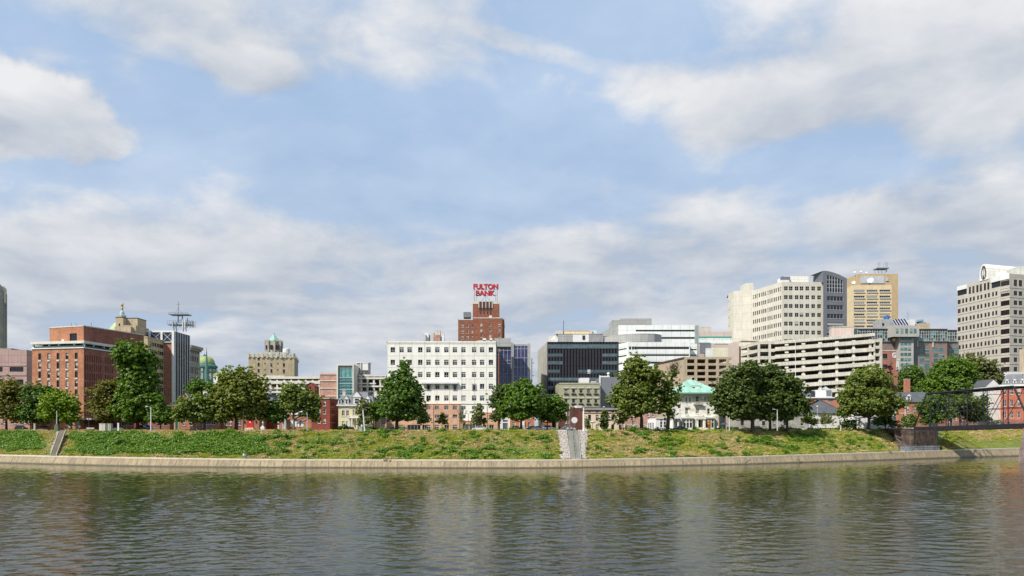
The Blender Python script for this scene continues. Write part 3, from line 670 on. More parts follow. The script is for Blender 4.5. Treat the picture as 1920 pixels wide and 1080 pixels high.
# ------------------------------------------------------------------ buildings, left to right
def ZP(py, Y): return WZ(py, Y)
def rows(a, step, n): return [a+step*i for i in range(n)]
def gable(b, F, z, rise, depth, m, over=.4, mw=None, hip=0.):
    """pitched roof with its ridge running along the front wall F"""
    mb, mi = b.pmb('roof', m); o = over; L_ = F.len
    e0, e1 = F.P(-o, -o, z-.12), F.P(L_+o, -o, z-.12); r0, r1 = F.P(-o+hip, depth/2, z+rise), F.P(L_+o-hip, depth/2, z+rise); k0, k1 = F.P(-o, depth+o, z-.12), F.P(L_+o, depth+o, z-.12)
    mb.poly([e0, e1, r1, r0], mi); mb.poly([k1, k0, r0, r1], mi)
    if hip: mb.poly([k0, e0, r0], mi); mb.poly([e1, k1, r1], mi)
    elif mw:
        i2 = b.mi(mw); b.wall.poly([F.P(0, 0, z), F.P(0, depth/2, z+rise-.1), F.P(0, depth, z)], i2); b.wall.poly([F.P(L_, 0, z), F.P(L_, depth, z), F.P(L_, depth/2, z+rise-.1)], i2)
def gfront(b, F, u0, u1, z, rise, depth, m, mw, over=.4, trim=None):
    """pitched roof with a gable facing the front between u0 and u1"""
    mb, mi = b.pmb('roof', m); um = (u0+u1)/2; o = over; zr = z+rise
    s = rise/((u1-u0)/2)
    mb.poly([F.P(u0-o, -o, z-s*o+.05), F.P(um, -o, zr+.05), F.P(um, depth, zr+.05), F.P(u0-o, depth, z-s*o+.05)], mi)
    mb.poly([F.P(um, -o, zr+.05), F.P(u1+o, -o, z-s*o+.05), F.P(u1+o, depth, z-s*o+.05), F.P(um, depth, zr+.05)], mi)
    i2 = b.mi(mw); b.wall.poly([F.P(u0, -.01, z), F.P(u1, -.01, z), F.P(um, -.01, zr)], i2); b.wall.poly([F.P(u1, depth-.05, z), F.P(u0, depth-.05, z), F.P(um, depth-.05, zr)], i2)
    if trim:
        tm, ti = b.pmb('gable_trim', trim); t = .35
        for (a, c) in ((u0-o, um), (u1+o, um)):
            z0 = z-s*o; q = [F.P(a, -o-.05, z0-t), F.P(c, -o-.05, zr-t), F.P(c, -o-.05, zr+.12), F.P(a, -o-.05, z0+.12)]
            tm.poly(q if c > a else q[::-1], ti)
def chimney(b, F, u, y, z0, z1, m, w_=1.0):
    b.pbox('chimney', m, F, u-w_/2, u+w_/2, y-w_*.4, y+w_*.4, z0, z1); b.pbox('chimney', M_concl, F, u-w_/2-.1, u+w_/2+.1, y-w_*.4-.1, y+w_*.4+.1, z1-.01, z1+.2)
# 1 tall grey concrete tower at the left edge
b = Bld('concrete_tower', 'tall grey concrete tower with rounded fins cut by the left edge', 'tower', 0, 430)
Y = 430; zt = ZP(531, Y)
F, Fr, Fl = b.block(-45, 425, -1.5, 430, 22, zt, M_conc, front=[([-38, -28, -18, -8], rows(540, 11, 24), 5, 6, 'slot')], right=[([4.5], rows(556, 11.3, 22), 3.5, 6.5, 'slot')])
F2 = Fr
for p in (-32, -20, -8):
    G = F; u = F.u(p); b.pbox('fin', M_conc, G, u-.9, u+.9, -1.4, -.02, GZ, zt-9-(p % 5))
for v in (1.5, 9, 20.5): b.pbox('fin', M_conc, Fr, v-1.0, v+1.0, -1.2, -.02, GZ, ZP(541, Y))
b.pbox('cornice', M_concl, Fr, 11, Fr.len+.3, -.9, -.02, ZP(560, Y), zt+.2)
b.done()
# 2 mauve building
b = Bld('mauve_office', 'low mauve stone office with ribbon windows left of brick hotel', 'office', 25, 320)
Y = 305
F, Fr, Fl = b.block(-60, Y, 50, Y, 34, ZP(656, Y), M_mauve, front=[([-8, 31], [692.5, 716, 740, 764], 26, 9, 'ribn'), ([-45], [692.5, 716, 740], 26, 9, 'ribn')], sidem=M_mauve)
for py in (685, 703, 727): b.pbox('ledge', M_mauve, F, 0, F.len, -.18, -.01, ZP(py, Y)-.25, ZP(py, Y)+.25)
b.pbox('parapet', M_mauve, F, 0, F.u(15), 2, 12, ZP(656, Y), ZP(652, Y))
b.done()
# 3 brick hotel
b = Bld('brick_hotel', 'nine storey orange brick hotel with glazed top floor and penthouse', 'hotel', 110, 268)
Y0, Y1 = 264, 258; zt = ZP(655, 262)
hc = [74.5, 91.5, 108.8, 125.8, 143]; side = [160.5, 165, 169, 173, 177.2, 181.4, 185.4, 189.2, 197.5, 201, 204.4, 207.6, 210.8]
F, Fr, Fl = b.block(60, Y1+4, 157, Y1, 38, zt, M_brick, sidem=M_brickd, top=True,  # side wall gets a darker brick: its shade is put into the colour
    front=[(hc, rows(667, 17.4, 8), 5.4, 12, 'brk')],
    right=[(side, rows(671, 17.1, 8), 1.6, 12.5, 'slot')])
for px in hc:
    for py in rows(667, 17.4, 8): u = F.u(px); z = F.z(py+7.4); b.pbox('sill', M_white, F, u-.55, u+.55, -.16, -.002, z-.28, z)
ztf = ZP(640, Y1+2); G = F; rc = 1.8
b.pbox('ledge', M_white, F, -.3, F.len+.3, -.3, 38.2, zt, zt+.35)
Fi = Face(F.P(rc, rc+1, 0)[:2], F.P(F.len-rc, rc+1, 0)[:2], F.refY); Fi.refY = Y1
z1_, z2_ = zt+.35, ztf-.05
b.face(Fi, z1_, z2_, M_graypan, [([70+7.6*i for i in range(11)], [645.5], 7.0, 8.5, 'slot')])
Fs = Face(F.P(F.len-rc, rc+1, 0)[:2], F.P(F.len-rc, 37, 0)[:2], Y1)
b.face(Fs, z1_, z2_, M_graypan, [([162+4.3*i for i in range(12)], [645.5], 3.7, 8, 'slot')])
for u in (.3, F.u(78), F.u(91), F.u(109), F.u(138), F.len-.3): b.pbox('column', M_white, F, u-.25, u+.25, .2, .7, z1_, z2_)
for v in (5, 10, 15, 20, 25, 30, 36): b.pbox('column', M_white, Fr, v-.2, v+.2, .2, .7, z1_, z2_)
b.pbox('railing', glass('balcony glass', (.07, .12, .11), .5, .2), F, .6, F.len-.1, .1, .16, z1_, z1_+.65); b.pbox('railing', glass('balcony glass', (.25, .36, .34)), Fr, .0, 30, .1, .16, z1_, z1_+.65)
b.pbox('canopy_roof', M_concw, F, -.4, F.len+.4, -.4, 38.5, ztf-.9, ztf)
pz_ = ZP(613, Y1+6)
Fp, Fpr, _ = b.block(93, Y1+7, 157, Y1+2.2, 27, pz_, M_brick, zb=ztf, sidem=M_brickd, front=[([137.5], [631], 13.5, 14, 'slot')], cop=(M_concl, .3, .12))  # penthouse side also darkened by colour to stand for shade
b.pbox('roof_unit', M_white, F, F.u(103), F.u(110), 3, 6, ztf, ZP(633, Y1))
b.pbox('entrance_canopy', M_conc, F, F.u(140), F.len+1, -4, .0, GZ+3.6, GZ+4.3); b.pbox('entrance_canopy', M_conc, Fr, 0, 14, -3, 0, GZ+3.61, GZ+4.25)
for u in (F.u(146), F.len+.4): b.pbox('entrance_column', M_conc, F, u-.4, u+.4, -3.8, -3, GZ, GZ+3.6)
for q in (109, 118, 147): mb, mi = b.pmb('antenna', M_dark); u = F.u(q); mb.tube([F.P(u, 6, pz_), F.P(u, 6, pz_+1.6)], .06, 4, mi)
b.done()
# 4 tan stepped tower
b = Bld('stepped_tan_building', 'tan stepped office with roof house behind tall tree', 'office', 250, 335)
Y = 330
F, Fr, Fl = b.block(208, Y, 277, Y, 18, ZP(631, Y), M_tan, front=[([241.5], rows(641, 14.3, 9), 55, 7.5, 'ribn')], right=[([282.5, 287, 291.6, 296.4, 300.8, 304.6], rows(643.5, 14.0, 11), 3.7, 7.2, 'slot')], cop=(M_tan, .5, .15))
zr = ZP(631, Y)
Fa, Far, _ = b.block(214.5, Y+3, 245, Y+3, 14, ZP(614, Y+6), M_tan, zb=zr, front=[([221, 229.5, 238.5], [627], 4.2, 7, 'slot')])
b.block(245, Y+5, 255, Y+5, 12, ZP(614, Y+12), M_tan, zb=zr, front=[([249.6], [627], 5, 7, 'slot')])
b.block(255.5, Y+5.2, 272, Y+17, 6, ZP(617, Y+18), M_tan, zb=zr)
Fp, Fpr, _ = b.block(217, Y+6, 231, Y+6, 10, ZP(594.5, Y+6), M_tan, zb=ZP(614, Y+3)-.1, front=[([224], [609], 3, 5, 'slot')], cop=(M_brown, .25, .1))
b.block(231, Y+9, 258, Y+9, 8, ZP(596, Y+9), M_tan, zb=ZP(614, Y+3)-.1, cop=(M_brown, .25, .1), front=[([261], [602], 2, 5, 'slot')])
b.done()
# blue panelled tower with white frame, brick infill
b = Bld('braced_brick_tower', 'brick tower with navy top band and white cross bracing', 'office tower', 290, 350)
Y = 345; zt = ZP(621, Y)
F, Fr, Fl = b.block(198, Y, 327, Y, 16.5, zt, M_brickp if False else mat('rusty red brick wall', (.34, .155, .10), .9, .1, 'brick', (1.2, .5), .02), sidem=M_brown)
b.pbox('top_panel', M_navy, F, .3, F.len-.3, -.25, -.01, ZP(641, Y), zt-.4)
b.pbox('white_frame', M_white, F, 0, F.len+.1, -.6, -.02, zt-.55, zt+.2); b.pbox('white_frame', M_white, F, 0, F.len-.9, -.55, -.02, ZP(642.3, Y), ZP(641, Y))
for px in (198.6, 216, 239, 260, 281.5, 304): u = F.u(px); b.pbox('white_frame', M_white, F, u-.45, u+.45, -.7, -.26, ZP(642, Y), zt-.56)
b.pbox('white_frame', M_white, F, F.len-.9, F.len+.12, -.75, -.02, ZP(759, Y), zt-.56); b.pbox('white_frame', M_white, F, F.len-3.5, F.len+1.8, -.76, .6, ZP(762, Y), ZP(759, Y)-.01)
pts = [198.6, 216, 239, 260, 281.5, 304, 325]
for i in range(6):
    u0, u1 = F.u(pts[i])+.5, F.u(pts[i+1])-.5; mb, mi = b.pmb('brace', M_white); za, zb_ = ZP(641, Y)+.1, zt-.7
    mb.bar(F.P(u0, -.35, za), F.P(u1, -.35, zb_), .14, mi); mb.bar(F.P(u0, -.35, zb_), F.P(u1, -.35, za), .14, mi)
for i in range(7):
    v = .6+i*2.55; b.pbox('fin', M_mlight, Fr, v-.26, v+.26, -.28, -.02, GZ, zt-.2)
for i in range(6):
    v = 1.87+i*2.55; b.pbox('window_strip', G_blk, Fr, v-.95, v+.95, -.12, -.02, ZP(742, Y), ZP(641, Y)-.5); b.pbox('window_strip', M_navy, Fr, v-.8, v+.8, -.2, -.02, ZP(641, Y), zt-.4)
b.done()
# rooftop aerial platform
zr = zt; an = thing('antenna_platform', 'lattice aerial mast with two platforms on braced brick tower', 'antenna', (WX(338, 358), 358, zr))
def AP(px, py, dy=0): return (WX(px, 358+dy), 358+dy, ZP(py, 358+dy))
a = MB()
for px in (326, 331, 344, 349):
    for dy in (-3, 3): a.bar(AP(px, 622, dy*.8), AP(px, 604, dy*.8), .26)
for (p, q) in ((326, 331), (344, 349), (331, 344)):
    for dy in (-3, 3): a.bar(AP(p, 621, dy), AP(q, 606, dy), .09); a.bar(AP(q, 621, dy), AP(p, 606, dy), .09)
a.bar(AP(334, 606), AP(334, 588), .36); a.bar(AP(342, 606), AP(342, 588), .36)
for py in (603, 595): a.bar(AP(334, py), AP(342, py-5), .08); a.bar(AP(342, py), AP(334, py-5), .08)
a.bar(AP(334, 588), AP(335, 566), .17); a.bar(AP(329.5, 571), AP(338, 571), .10); a.bar(AP(334, 576), AP(329, 588), .07); a.bar(AP(334, 578), AP(341, 588), .07)
a.build('mast', M_metal, an)
for (p0, p1, py, hh) in ((318, 361, 609, 3.0), (320.5, 355.5, 590, 1.4)):
    s = MB(); s.box(WX(p0, 358), WX(p1, 358), 355.5, 360.5, ZP(py+1.2, 358), ZP(py, 358))
    for px in rg(p0, p1, 12):
        for yy in (355.5, 360.5): s.bar((WX(px, 358), yy, ZP(py, 358)), (WX(px, 358), yy, ZP(py, 358)+hh*.55), .07)
    for yy in (355.5, 360.5): s.bar((WX(p0, 358), yy, ZP(py, 358)+hh*.55), (WX(p1, 358), yy, ZP(py, 358)+hh*.55), .07)
    s.build('platform', M_metal, an)
for px, h0, m_ in ((337.5, 5.0, M_white), (341.5, 5.0, M_white), (318, 4.2, M_mlight), (351, 4.0, M_metal), (355, 4.4, M_metal), (358, 4.0, M_metal), (361, 4.6, M_mlight), (346, 6, M_metal), (325, 3, M_metal)):
    s = MB(); z = ZP(606, 352); s.box(WX(px-.7, 352), WX(px+.7, 352), 354.8, 355.3, z-1.6, z-1.6+h0*.75); s.build('panel_antenna', m_, an)
# stone classical block behind it
b = Bld('stone_office', 'grey stone classical office with deep cornice beside braced tower', 'office', 364, 385)
Y = 372; zt = ZP(648, Y)
F, Fr, Fl = b.block(336, Y, 354, Y, 13, zt, M_lime, right=[([357, 360.3, 363.6, 367, 370.4], [671, 694, 711, 727, 742], 1.7, 10, 'slot'), ([356.5, 359.8, 363, 366.4, 369.8, 372.6], [658], 1.5, 4, 'slot')])
b.pbox('cornice', M_lime, Fr, 0, Fr.len+1.2, -1.4, 0, zt-1.0, zt+.4); b.pbox('cornice', M_lime, Fr, 0, Fr.len+.5, -.8, 0, zt-2.0, zt-1.01); b.pbox('ledge', M_lime, Fr, 0, Fr.len, -.4, 0, ZP(687, Y), ZP(685, Y))
b.done()
# capitol dome parts: the gilded statue over the tan building, and the smaller green dome at right
b = thing('capitol_dome', 'pale dome with lantern and gilded statue behind tan stepped building', 'dome', (WX(229, 640), 640, GZ))
a = MB(); Yc = 640; cx = WX(229, Yc); R0 = (WX(257, Yc)-WX(203, Yc))/2
a.lathe((cx, Yc, 0), [(R0*1.02, GZ), (R0*1.02, ZP(640, Yc))], 32); a.build('drum', M_ivory, b)
a = MB(); zc = ZP(640, Yc); zt_ = ZP(602, Yc)
a.lathe((cx, Yc, zc), [(R0*.97*math.cos(t), (zt_-zc)*math.sin(t)) for t in rg(0, 1.35, 12)], 32); a.build('dome_shell', mat('pale green dome tiles', (.42, .50, .27), .5, .1, 'panel', (1.6, 40), .12), b, True)
a = MB(); a.lathe((cx, Yc, 0), [(3.0, ZP(596, Yc)), (3.0, ZP(592, Yc)), (2.0, ZP(590.5, Yc)), (1.7, ZP(586, Yc)), (.9, ZP(583, Yc)), (.55, ZP(581, Yc)), (.9, ZP(580.4, Yc)), (.3, ZP(579.5, Yc))], 12)
for k in range(10): t = k*.6283; a.bar((cx+3.1*math.cos(t), Yc+3.1*math.sin(t), ZP(595, Yc)), (cx+3.1*math.cos(t), Yc+3.1*math.sin(t), ZP(590, Yc)), .18)
a.build('lantern', mat('pale verdigris', (.40, .46, .42), .6), b)
a = MB(); z = ZP(579.5, Yc); s_ = (ZP(568, Yc)-z)/1.9
a.lathe((cx, Yc, z), [(.5*s_*.5, 0), (.42*s_, .1*s_), (.30*s_, .7*s_), (.34*s_, 1.0*s_), (.38*s_, 1.25*s_), (.14*s_, 1.4*s_), (.17*s_, 1.5*s_), (.15*s_, 1.62*s_), (0, 1.7*s_)], 10); a.tube([(cx+.3*s_, Yc, z+1.3*s_), (cx+.5*s_, Yc, z+1.55*s_), (cx+.42*s_, Yc, z+1.95*s_)], [.12*s_, .1*s_, .07*s_], 6); a.build('statue', M_gold, b)
b = thing('green_dome', 'yellow green dome over dark copper drum left of tall round tree', 'dome', (WX(386, 560), 560, GZ))
Yc = 560; cx = WX(386.5, Yc); k = Yc/FX
a = MB(); a.lathe((cx, Yc, 0), [(17*k, GZ), (17*k, ZP(702, Yc)), (19*k, ZP(700.5, Yc)), (19*k, ZP(698, Yc)), (17*k, ZP(697.5, Yc)), (17*k, ZP(691.5, Yc)), (20.5*k, ZP(690, Yc)), (20.5*k, ZP(686.5, Yc)), (17*k, ZP(684, Yc)), (16*k, ZP(681.5, Yc))], 28)
a.build('drum', M_copperd, b)
a = MB()
for i in range(16): t = i*.3927; x, y = cx+17.3*k*math.cos(t), Yc+17.3*k*math.sin(t); a.box(x-.8, x+.8, y-.8, y+.8, ZP(697.5, Yc), ZP(692, Yc)); a.box(x-.9, x+.9, y-.9, y+.9, ZP(712, Yc), ZP(701, Yc))
a.build('colonnade', mat('verdigris stone', (.30, .36, .31), .8), b)
a = MB(); a.lathe((cx, Yc, ZP(681.5, Yc)), [(15.5*k*math.cos(t), 14*k*math.sin(t)) for t in rg(0, 1.2, 10)], 28); a.build('dome_shell', M_domey, b, True)
a = MB(); a.lathe((cx-3*k, Yc, 0), [(6*k, ZP(671, Yc)), (6*k, ZP(669.5, Yc)), (3*k, ZP(668, Yc)), (2.4*k, ZP(666, Yc)), (.6*k, ZP(665, Yc)), (1.1*k, ZP(664.5, Yc)), (0, ZP(662.5, Yc))], 12); a.build('lantern', M_copperd, b)
b = thing('church_spire', 'slender dark green copper spire in front of the green dome', 'spire', (WX(387, 430), 430, GZ))
Yc = 430; k = Yc/FX; cx = WX(387.3, Yc); a = MB(); a.lathe((cx, Yc, 0), [(4.2*k, ZP(716, Yc)), (3.4*k, ZP(700, Yc)), (2.0*k, ZP(675, Yc)), (.8*k, ZP(660, Yc)), (.3*k, ZP(655.5, Yc)), (.7*k, ZP(654.6, Yc)), (0, ZP(653.5, Yc))], 8); a.build('copper_spire', mat('sea green copper', (.10, .20, .18), .6, .15), b)
a = MB(); a.box(cx-4*k, cx+4*k, Yc-4*k, Yc+4*k, GZ, ZP(715, Yc)); a.build('tower_shaft', M_lime, b)
a = MB(); a.bar((cx, Yc, ZP(654, Yc)), (cx, Yc, ZP(651.5, Yc)), .1); a.bar((cx-.4, Yc, ZP(652.6, Yc)), (cx+.4, Yc, ZP(652.6, Yc)), .1); a.build('finial', M_copper, b)
b = Bld('green_roofed_wing', 'pale stone wing with yellow green roof beside green dome', 'building', 412, 540)
F, _, _ = b.block(400, 540, 424, 540, 20, ZP(702, 540), M_ivory, front=[([404, 409, 414, 419], [709], 2, 7, 'slot')]); gable(b, F, ZP(702, 540), 2.6, 20, M_domey, .5, M_ivory); b.done()
# 5 art deco tower
b = Bld('art_deco_tower', 'tan art deco tower with green pyramid roof and white crenellated top', 'tower', 510, 450)
Y = 440; zt = ZP(664, Y)
F, Fr, Fl = b.block(466, Y, 552, Y+5.5, 32, zt, M_tan, sidem=M_lime, front=[([485, 509, 532.5], rows(673, 11.6, 6), 3.8, 6.5, 'brk'), ([497, 521], rows(671, 11.6, 6), 2, 3.6, 'slot')])
b.pbox('stone_band', M_concl, F, -.3, F.len+.3, -.3, .0, ZP(669, Y), zt)
for i in range(11): u = F.len*i/10; b.pbox('crenel', M_concl, F, u-.55, u+.55, -.5, .6, ZP(670.5, Y), zt+1.0)
for px in (497, 509, 521): u = F.u(px); b.pbox('crenel', M_concl, F, u-.6, u+.6, -.55, 1.2, zt-1, zt+(2.6 if px == 509 else 1.8))
for i in range(9): u = Fr.len*i/8; b.pbox('crenel', M_concl, Fr, u-.5, u+.5, -.4, .6, ZP(670, Y), zt+.8)
b.block(486, Y+5, 533, Y+5, 22, ZP(660.5, Y+5), M_concl, zb=zt)
z0 = ZP(660.5, Y+5); k = (Y+12)/FX; cx, cy = WX(513.5, Y+14), Y+14
mb, mi = b.pmb('lantern', mat('mottled limestone', (.36, .33, .27), .9, .2)); mb.lathe((cx, cy, 0), [(14.6*k, z0-.5), (14.6*k, ZP(640.5, cy)), (13.6*k, ZP(640, cy))], 8, mi, R(22.5), R(382.5))
for i in range(8):
    t = R(22.5+45*i); x, y = cx+14.8*k*math.cos(t), cy+14.8*k*math.sin(t); mb.box(x-.5, x+.5, y-.5, y+.5, z0-.4, ZP(638.5, cy), mi)
    t += R(22.5); x, y = cx+13.7*k*math.cos(t), cy+13.7*k*math.sin(t); m2, i2 = b.pmb('lantern_opening', G_dark); m2.box(x-.65, x+.65, y-.65, y+.65, ZP(656, cy), ZP(648.5, cy), i2)
mb, mi = b.pmb('pyramid_roof', M_copper); mb.lathe((cx, cy, 0), [(10.5*k, ZP(640, cy)), (1.2*k, ZP(627, cy)), (1.2*k, ZP(625, cy)), (0, ZP(625, cy))], 8, mi, R(22.5), R(382.5))
mb, mi = b.pmb('water_tank', M_white); mb.lathe((WX(537, Y+12), Y+12, 0), [(6.8*k, zt), (6.8*k, ZP(654.5, Y+12)), (0, ZP(653, Y+12))], 14, mi)
b.done()
# 6 white parking garage with glass lift tower
def deck_garage(b, F, bands, colpx, depth, mband, mcol, deckm=M_conc, back=True, out=.35):
    """bands: (u0, u1, z low at u0, z high at u0, rise over the length)"""
    for (u0, u1, za, zb_, rise) in bands:
        mb, mi = b.pmb('spandrel', mband)
        P = lambda u, y, z: F.P(u, y, z)
        r = lambda u: rise*(u-u0)/(u1-u0)
        for (ya, yb) in ((-out, .15),):
            q = [(u0, ya), (u1, ya), (u1, yb), (u0, yb)]; lo = [P(u, y, za+r(u)) for u, y in q]; hi = [P(u, y, zb_+r(u)) for u, y in q]
            for i in range(4): j = (i+1) % 4; mb.poly([lo[i], lo[j], hi[j], hi[i]], mi)
            mb.poly(hi, mi); mb.poly(lo[::-1], mi)
        mb, mi = b.pmb('deck', deckm); mb.poly([P(u0, .16, za+.25), P(u1, .16, za+.25+rise), P(u1, depth, za+.25+rise), P(u0, depth, za+.25)], mi)
        mb.poly([P(u0, .16, za-.1), P(u0, depth, za-.1), P(u1, depth, za-.1+rise), P(u1, .16, za-.1+rise)], mi)
b = Bld('white_deck_garage', 'white banded parking garage with brick tower and glass lift shaft', 'parking garage', 590, 335)
Y = 330; F = Face((WX(478, Y), Y), (WX(604, Y), Y), Y)
bl = []
for i, (a0, a1) in enumerate(((706, 710.5), (714, 720), (726.5, 730), (733, 737), (742.5, 745.5), (749, 753), (758, 762), (766, 771), (780, 786))):
    bl.append((0, F.u(600 if i < 2 else 594), ZP(a1, Y)+.02, ZP(a0, Y), 0))
deck_garage(b, F, bl, [], 26, M_concw, M_concw)
b.block(478, Y+26, 604, Y+26, 1, ZP(709, Y+26), M_conc, top=False)
b.pbox('spandrel', M_concl, F, 0, F.u(525), 6, 7, ZP(709, Y+6), ZP(704, Y+6))
for px in (494, 507, 519.5, 533, 546, 560, 573, 586, 598): u = F.u(px); b.pbox('column', M_concw, F, u-.35, u+.35, -.05, .6, GZ, ZP(712, Y))
Fb, Fbr, _ = b.block(600, Y-2, 633, Y-2, 22, ZP(700, Y), M_brickp)
for py in (702, 714.5, 728.5, 743): b.pbox('brick_ledge', M_concw, Fb, -.1, Fb.len, -.3, -.01, ZP(py+.7, Y), ZP(py-.7, Y))
Fb2, _, Fb2l = b.block(664, Y, 676, Y, 22, ZP(701, Y), M_brickp)
for py in (703, 720): b.pbox('brick_ledge', M_concw, Fb2, -.1, Fb2.len, -.3, -.01, ZP(py+.6, Y), ZP(py-.6, Y))
G = Face((WX(673, Y), Y), (WX(724, Y), Y), Y); bl = []
for i, (a0, a1) in enumerate(((703.5, 706), (707.5, 711), (718, 720.5), (723, 726), (733.5, 736), (739, 742), (749, 752), (756, 762), (772, 778))): bl.append((0, G.u(705 if i in (2, 4) else 724), ZP(a1, Y)+.02, ZP(a0, Y), 0))
deck_garage(b, G, bl, [], 26, M_concw, M_concw)
b.block(673, Y+26, 724, Y+26, 1, ZP(704, Y+26), M_conc, top=False)
for px in (677.5, 689, 701, 713, 723): u = G.u(px); b.pbox('column', M_concw, G, u-.4, u+.4, -.05, .6, GZ, ZP(705, Y))
# glass lift tower
T_ = Face((WX(631.5, Y-8), Y-8), (WX(663.5, Y-8), Y-8), Y-8); zt = ZP(685.5, Y-8)
b.pbox('lift_frame', M_concw, T_, 0, .55, -.3, 10, GZ, zt); b.pbox('lift_frame', M_concw, T_, T_.len-.55, T_.len, -.3, 10, GZ, zt); b.pbox('lift_frame', M_concw, T_, -.01, T_.len+.01, -.31, 10, zt, zt+.5); b.pbox('lift_frame', M_gypan, T_, .56, T_.len-.56, .3, 9, zt-1.2, zt-.01)
b.pbox('lift_glass', G_tealb, T_, .6, T_.len-.6, .5, .6, ZP(707, Y-8), ZP(689, Y-8)); b.pbox('lift_glass', G_teal, T_, .6, T_.len-.6, .5, 9, GZ, ZP(707.2, Y-8))
for i, py in enumerate(rows(708, 5.6, 17)): b.pbox('lift_floor', M_metal if i % 2 else M_mlight, T_, .58, T_.len-.58, .25, .49, ZP(py+.5, Y-8), ZP(py-.5, Y-8))
for i in range(1, 4): u = T_.len*i/4; b.pbox('lift_floor', M_metal, T_, u-.07, u+.07, .3, .48, GZ, ZP(690, Y-8))
# roof stair house
K = Face((WX(667.5, Y+2), Y+2), (WX(692, Y+2), Y+2), Y+2); z0, z1 = ZP(700.5, Y+2), ZP(679, Y+2)
b.pbox('stair_house', M_concw, K, 0, K.len, 0, 5, z1-.4, z1); b.pbox('stair_house', M_gypan, K, .2, K.len*.34, .4, 4.8, z0, z1-.41); b.pbox('stair_house', M_gypan, K, K.len*.35, K.len-.2, .8, 4.8, z0, z1-.41); b.pbox('stair_house', M_white, K, K.len*.5, K.len-.4, -.2, .79, z0+1.5, z1-.6); b.pbox('stair_house', M_concw, K, K.len*.34, K.len*.40, 0, .5, z0, z1-.41)
b.done()
# light pole on garage roof
# 7 sign tower
b = Bld('brick_sign_tower', 'dark red brick art deco tower topped by red bank sign', 'tower', 900, 400)
Y = 395; z1 = ZP(597, Y); z2 = ZP(566, Y+6)
mb_ = mat('russet brick', (.25, .095, .055), .9, .14, 'brick', (1.2, .5), .03)
F, _, _ = b.block(859, Y, 945, Y, 30, ZP(598.5, Y), mb_, front=[([866.8, 876.4, 886], rows(611.5, 10.6, 6), 4, 6, 'lite'), ([902, 918.7, 936], rows(609, 10.6, 6), 4, 5.4, 'lite')], cop=(M_concl, .45, .12))
b.block(887, Y-1, 942, Y-1, 8, ZP(596, Y), mb_, zb=ZP(640, Y), front=[([902, 918.7, 936], rows(609, 10.6, 3), 4, 5.4, 'lite')], cop=(M_concl, .4, .12))
F2, _, _ = b.block(886.5, Y+5, 935.5, Y+5, 16, z2, mb_, zb=ZP(600, Y))
for px in (890, 931): u = F2.u(px); b.pbox('stone_cap', M_concl, F2, u-2.0*(1), u+2.0, -.15, .3, z2-1.3, z2+.15)
for px in (898, 904.5, 911, 917.5, 923): u = F2.u(px); b.pbox('pilaster', M_concl, F2, u-.22, u+.22, -.35, -.01, z2-3.4, z2+.3)
for px in (901.2, 907.7, 914.2, 920.2):
    u = F2.u(px); b.pbox('flute', M_brown, F2, u-.7, u+.7, -.06, -.005, z2-5.2, z2-.1); b.pbox('flute', G_dark, F2, u-.4, u+.4, -.09, -.062, z2-4.6, z2-3.5)
    b.pbox('vent', G_dark, F2, u-.3, u+.3, -.08, -.01, z2-6.6, z2-5.6)
K = Face((WX(869, Y+4), Y+4), (WX(882.5, Y+4), Y+4), Y+4); b.pbox('cooling_unit', M_metal, K, 0, K.len, 0, 4, ZP(595, Y+4), ZP(585, Y+4)); b.pbox('cooling_unit', M_dark, K, .2, K.len-.2, .2, 3.8, ZP(598, Y+4), ZP(595, Y+4)-.01)
b.pbox('roof_vent', M_white, F, F.u(917), F.u(922), -.5, 1, ZP(596, Y), ZP(592, Y))
b.done()
sg = thing('rooftop_sign', 'red letter FULTON BANK sign on steel frame above brick tower', 'sign', (WX(911, Y+9), Y+9, z2))
YS_ = Y+9; fr = MB()
for px in (889.2, 911, 932.2): fr.bar((WX(px, YS_), YS_, z2), (WX(px, YS_), YS_, ZP(534, YS_)), .13)
for py in (553.5, 543.3, 536): fr.bar((WX(889.2, YS_), YS_, ZP(py, YS_)), (WX(932.2, YS_), YS_, ZP(py, YS_)), .10)
fr.bar((WX(901, YS_), YS_, z2), (WX(910, YS_), YS_, ZP(554, YS_)), .09); fr.bar((WX(921, YS_), YS_, z2), (WX(912, YS_), YS_, ZP(554, YS_)), .09)
for px in (893, 929): fr.bar((WX(px, YS_), YS_, z2), (WX(px, YS_), YS_+4, ZP(545, YS_)), .09)
fr.build('sign_frame', M_dark, sg)
def letters(txt, p0, p1, py0, py1, Yt, m, parent, name='lettering', off=.045, ext=.22, flip=False):
    cu = bpy.data.curves.new('t', 'FONT'); cu.body = txt; cu.size = 1; cu.extrude = ext; cu.offset = off; ob = bpy.data.objects.new('t', cu); C.objects.link(ob)
    bpy.context.view_layer.update(); me = bpy.data.meshes.new_from_object(ob); bpy.data.objects.remove(ob)
    co = np.array([v.co[:] for v in me.vertices]); mn, mx = co.min(0), co.max(0); W_ = WX(p1, Yt)-WX(p0, Yt); z0_, z1_ = ZP(py1, Yt), ZP(py0, Yt)
    X = (co[:, 0]-mn[0])/(mx[0]-mn[0]); Z = (co[:, 1]-mn[1])/(mx[1]-mn[1])
    if flip: X = 1-X
    L_ = parent.location; co2 = np.stack([WX(p0, Yt)+X*W_-L_.x, Yt-co[:, 2]-L_.y, z0_+Z*(z1_-z0_)-L_.z], 1)
    me.vertices.foreach_set('co', co2.ravel()); me.materials.clear(); me.materials.append(m); me.update()
    o = bpy.data.objects.new(name, me); C.objects.link(o); o.parent = parent; return o
letters('FULTON', 887.4, 933.6, 532.2, 542.2, YS_-.6, M_red, sg); letters('BANK', 892, 928.2, 544.6, 554.4, YS_-.6, M_red, sg)
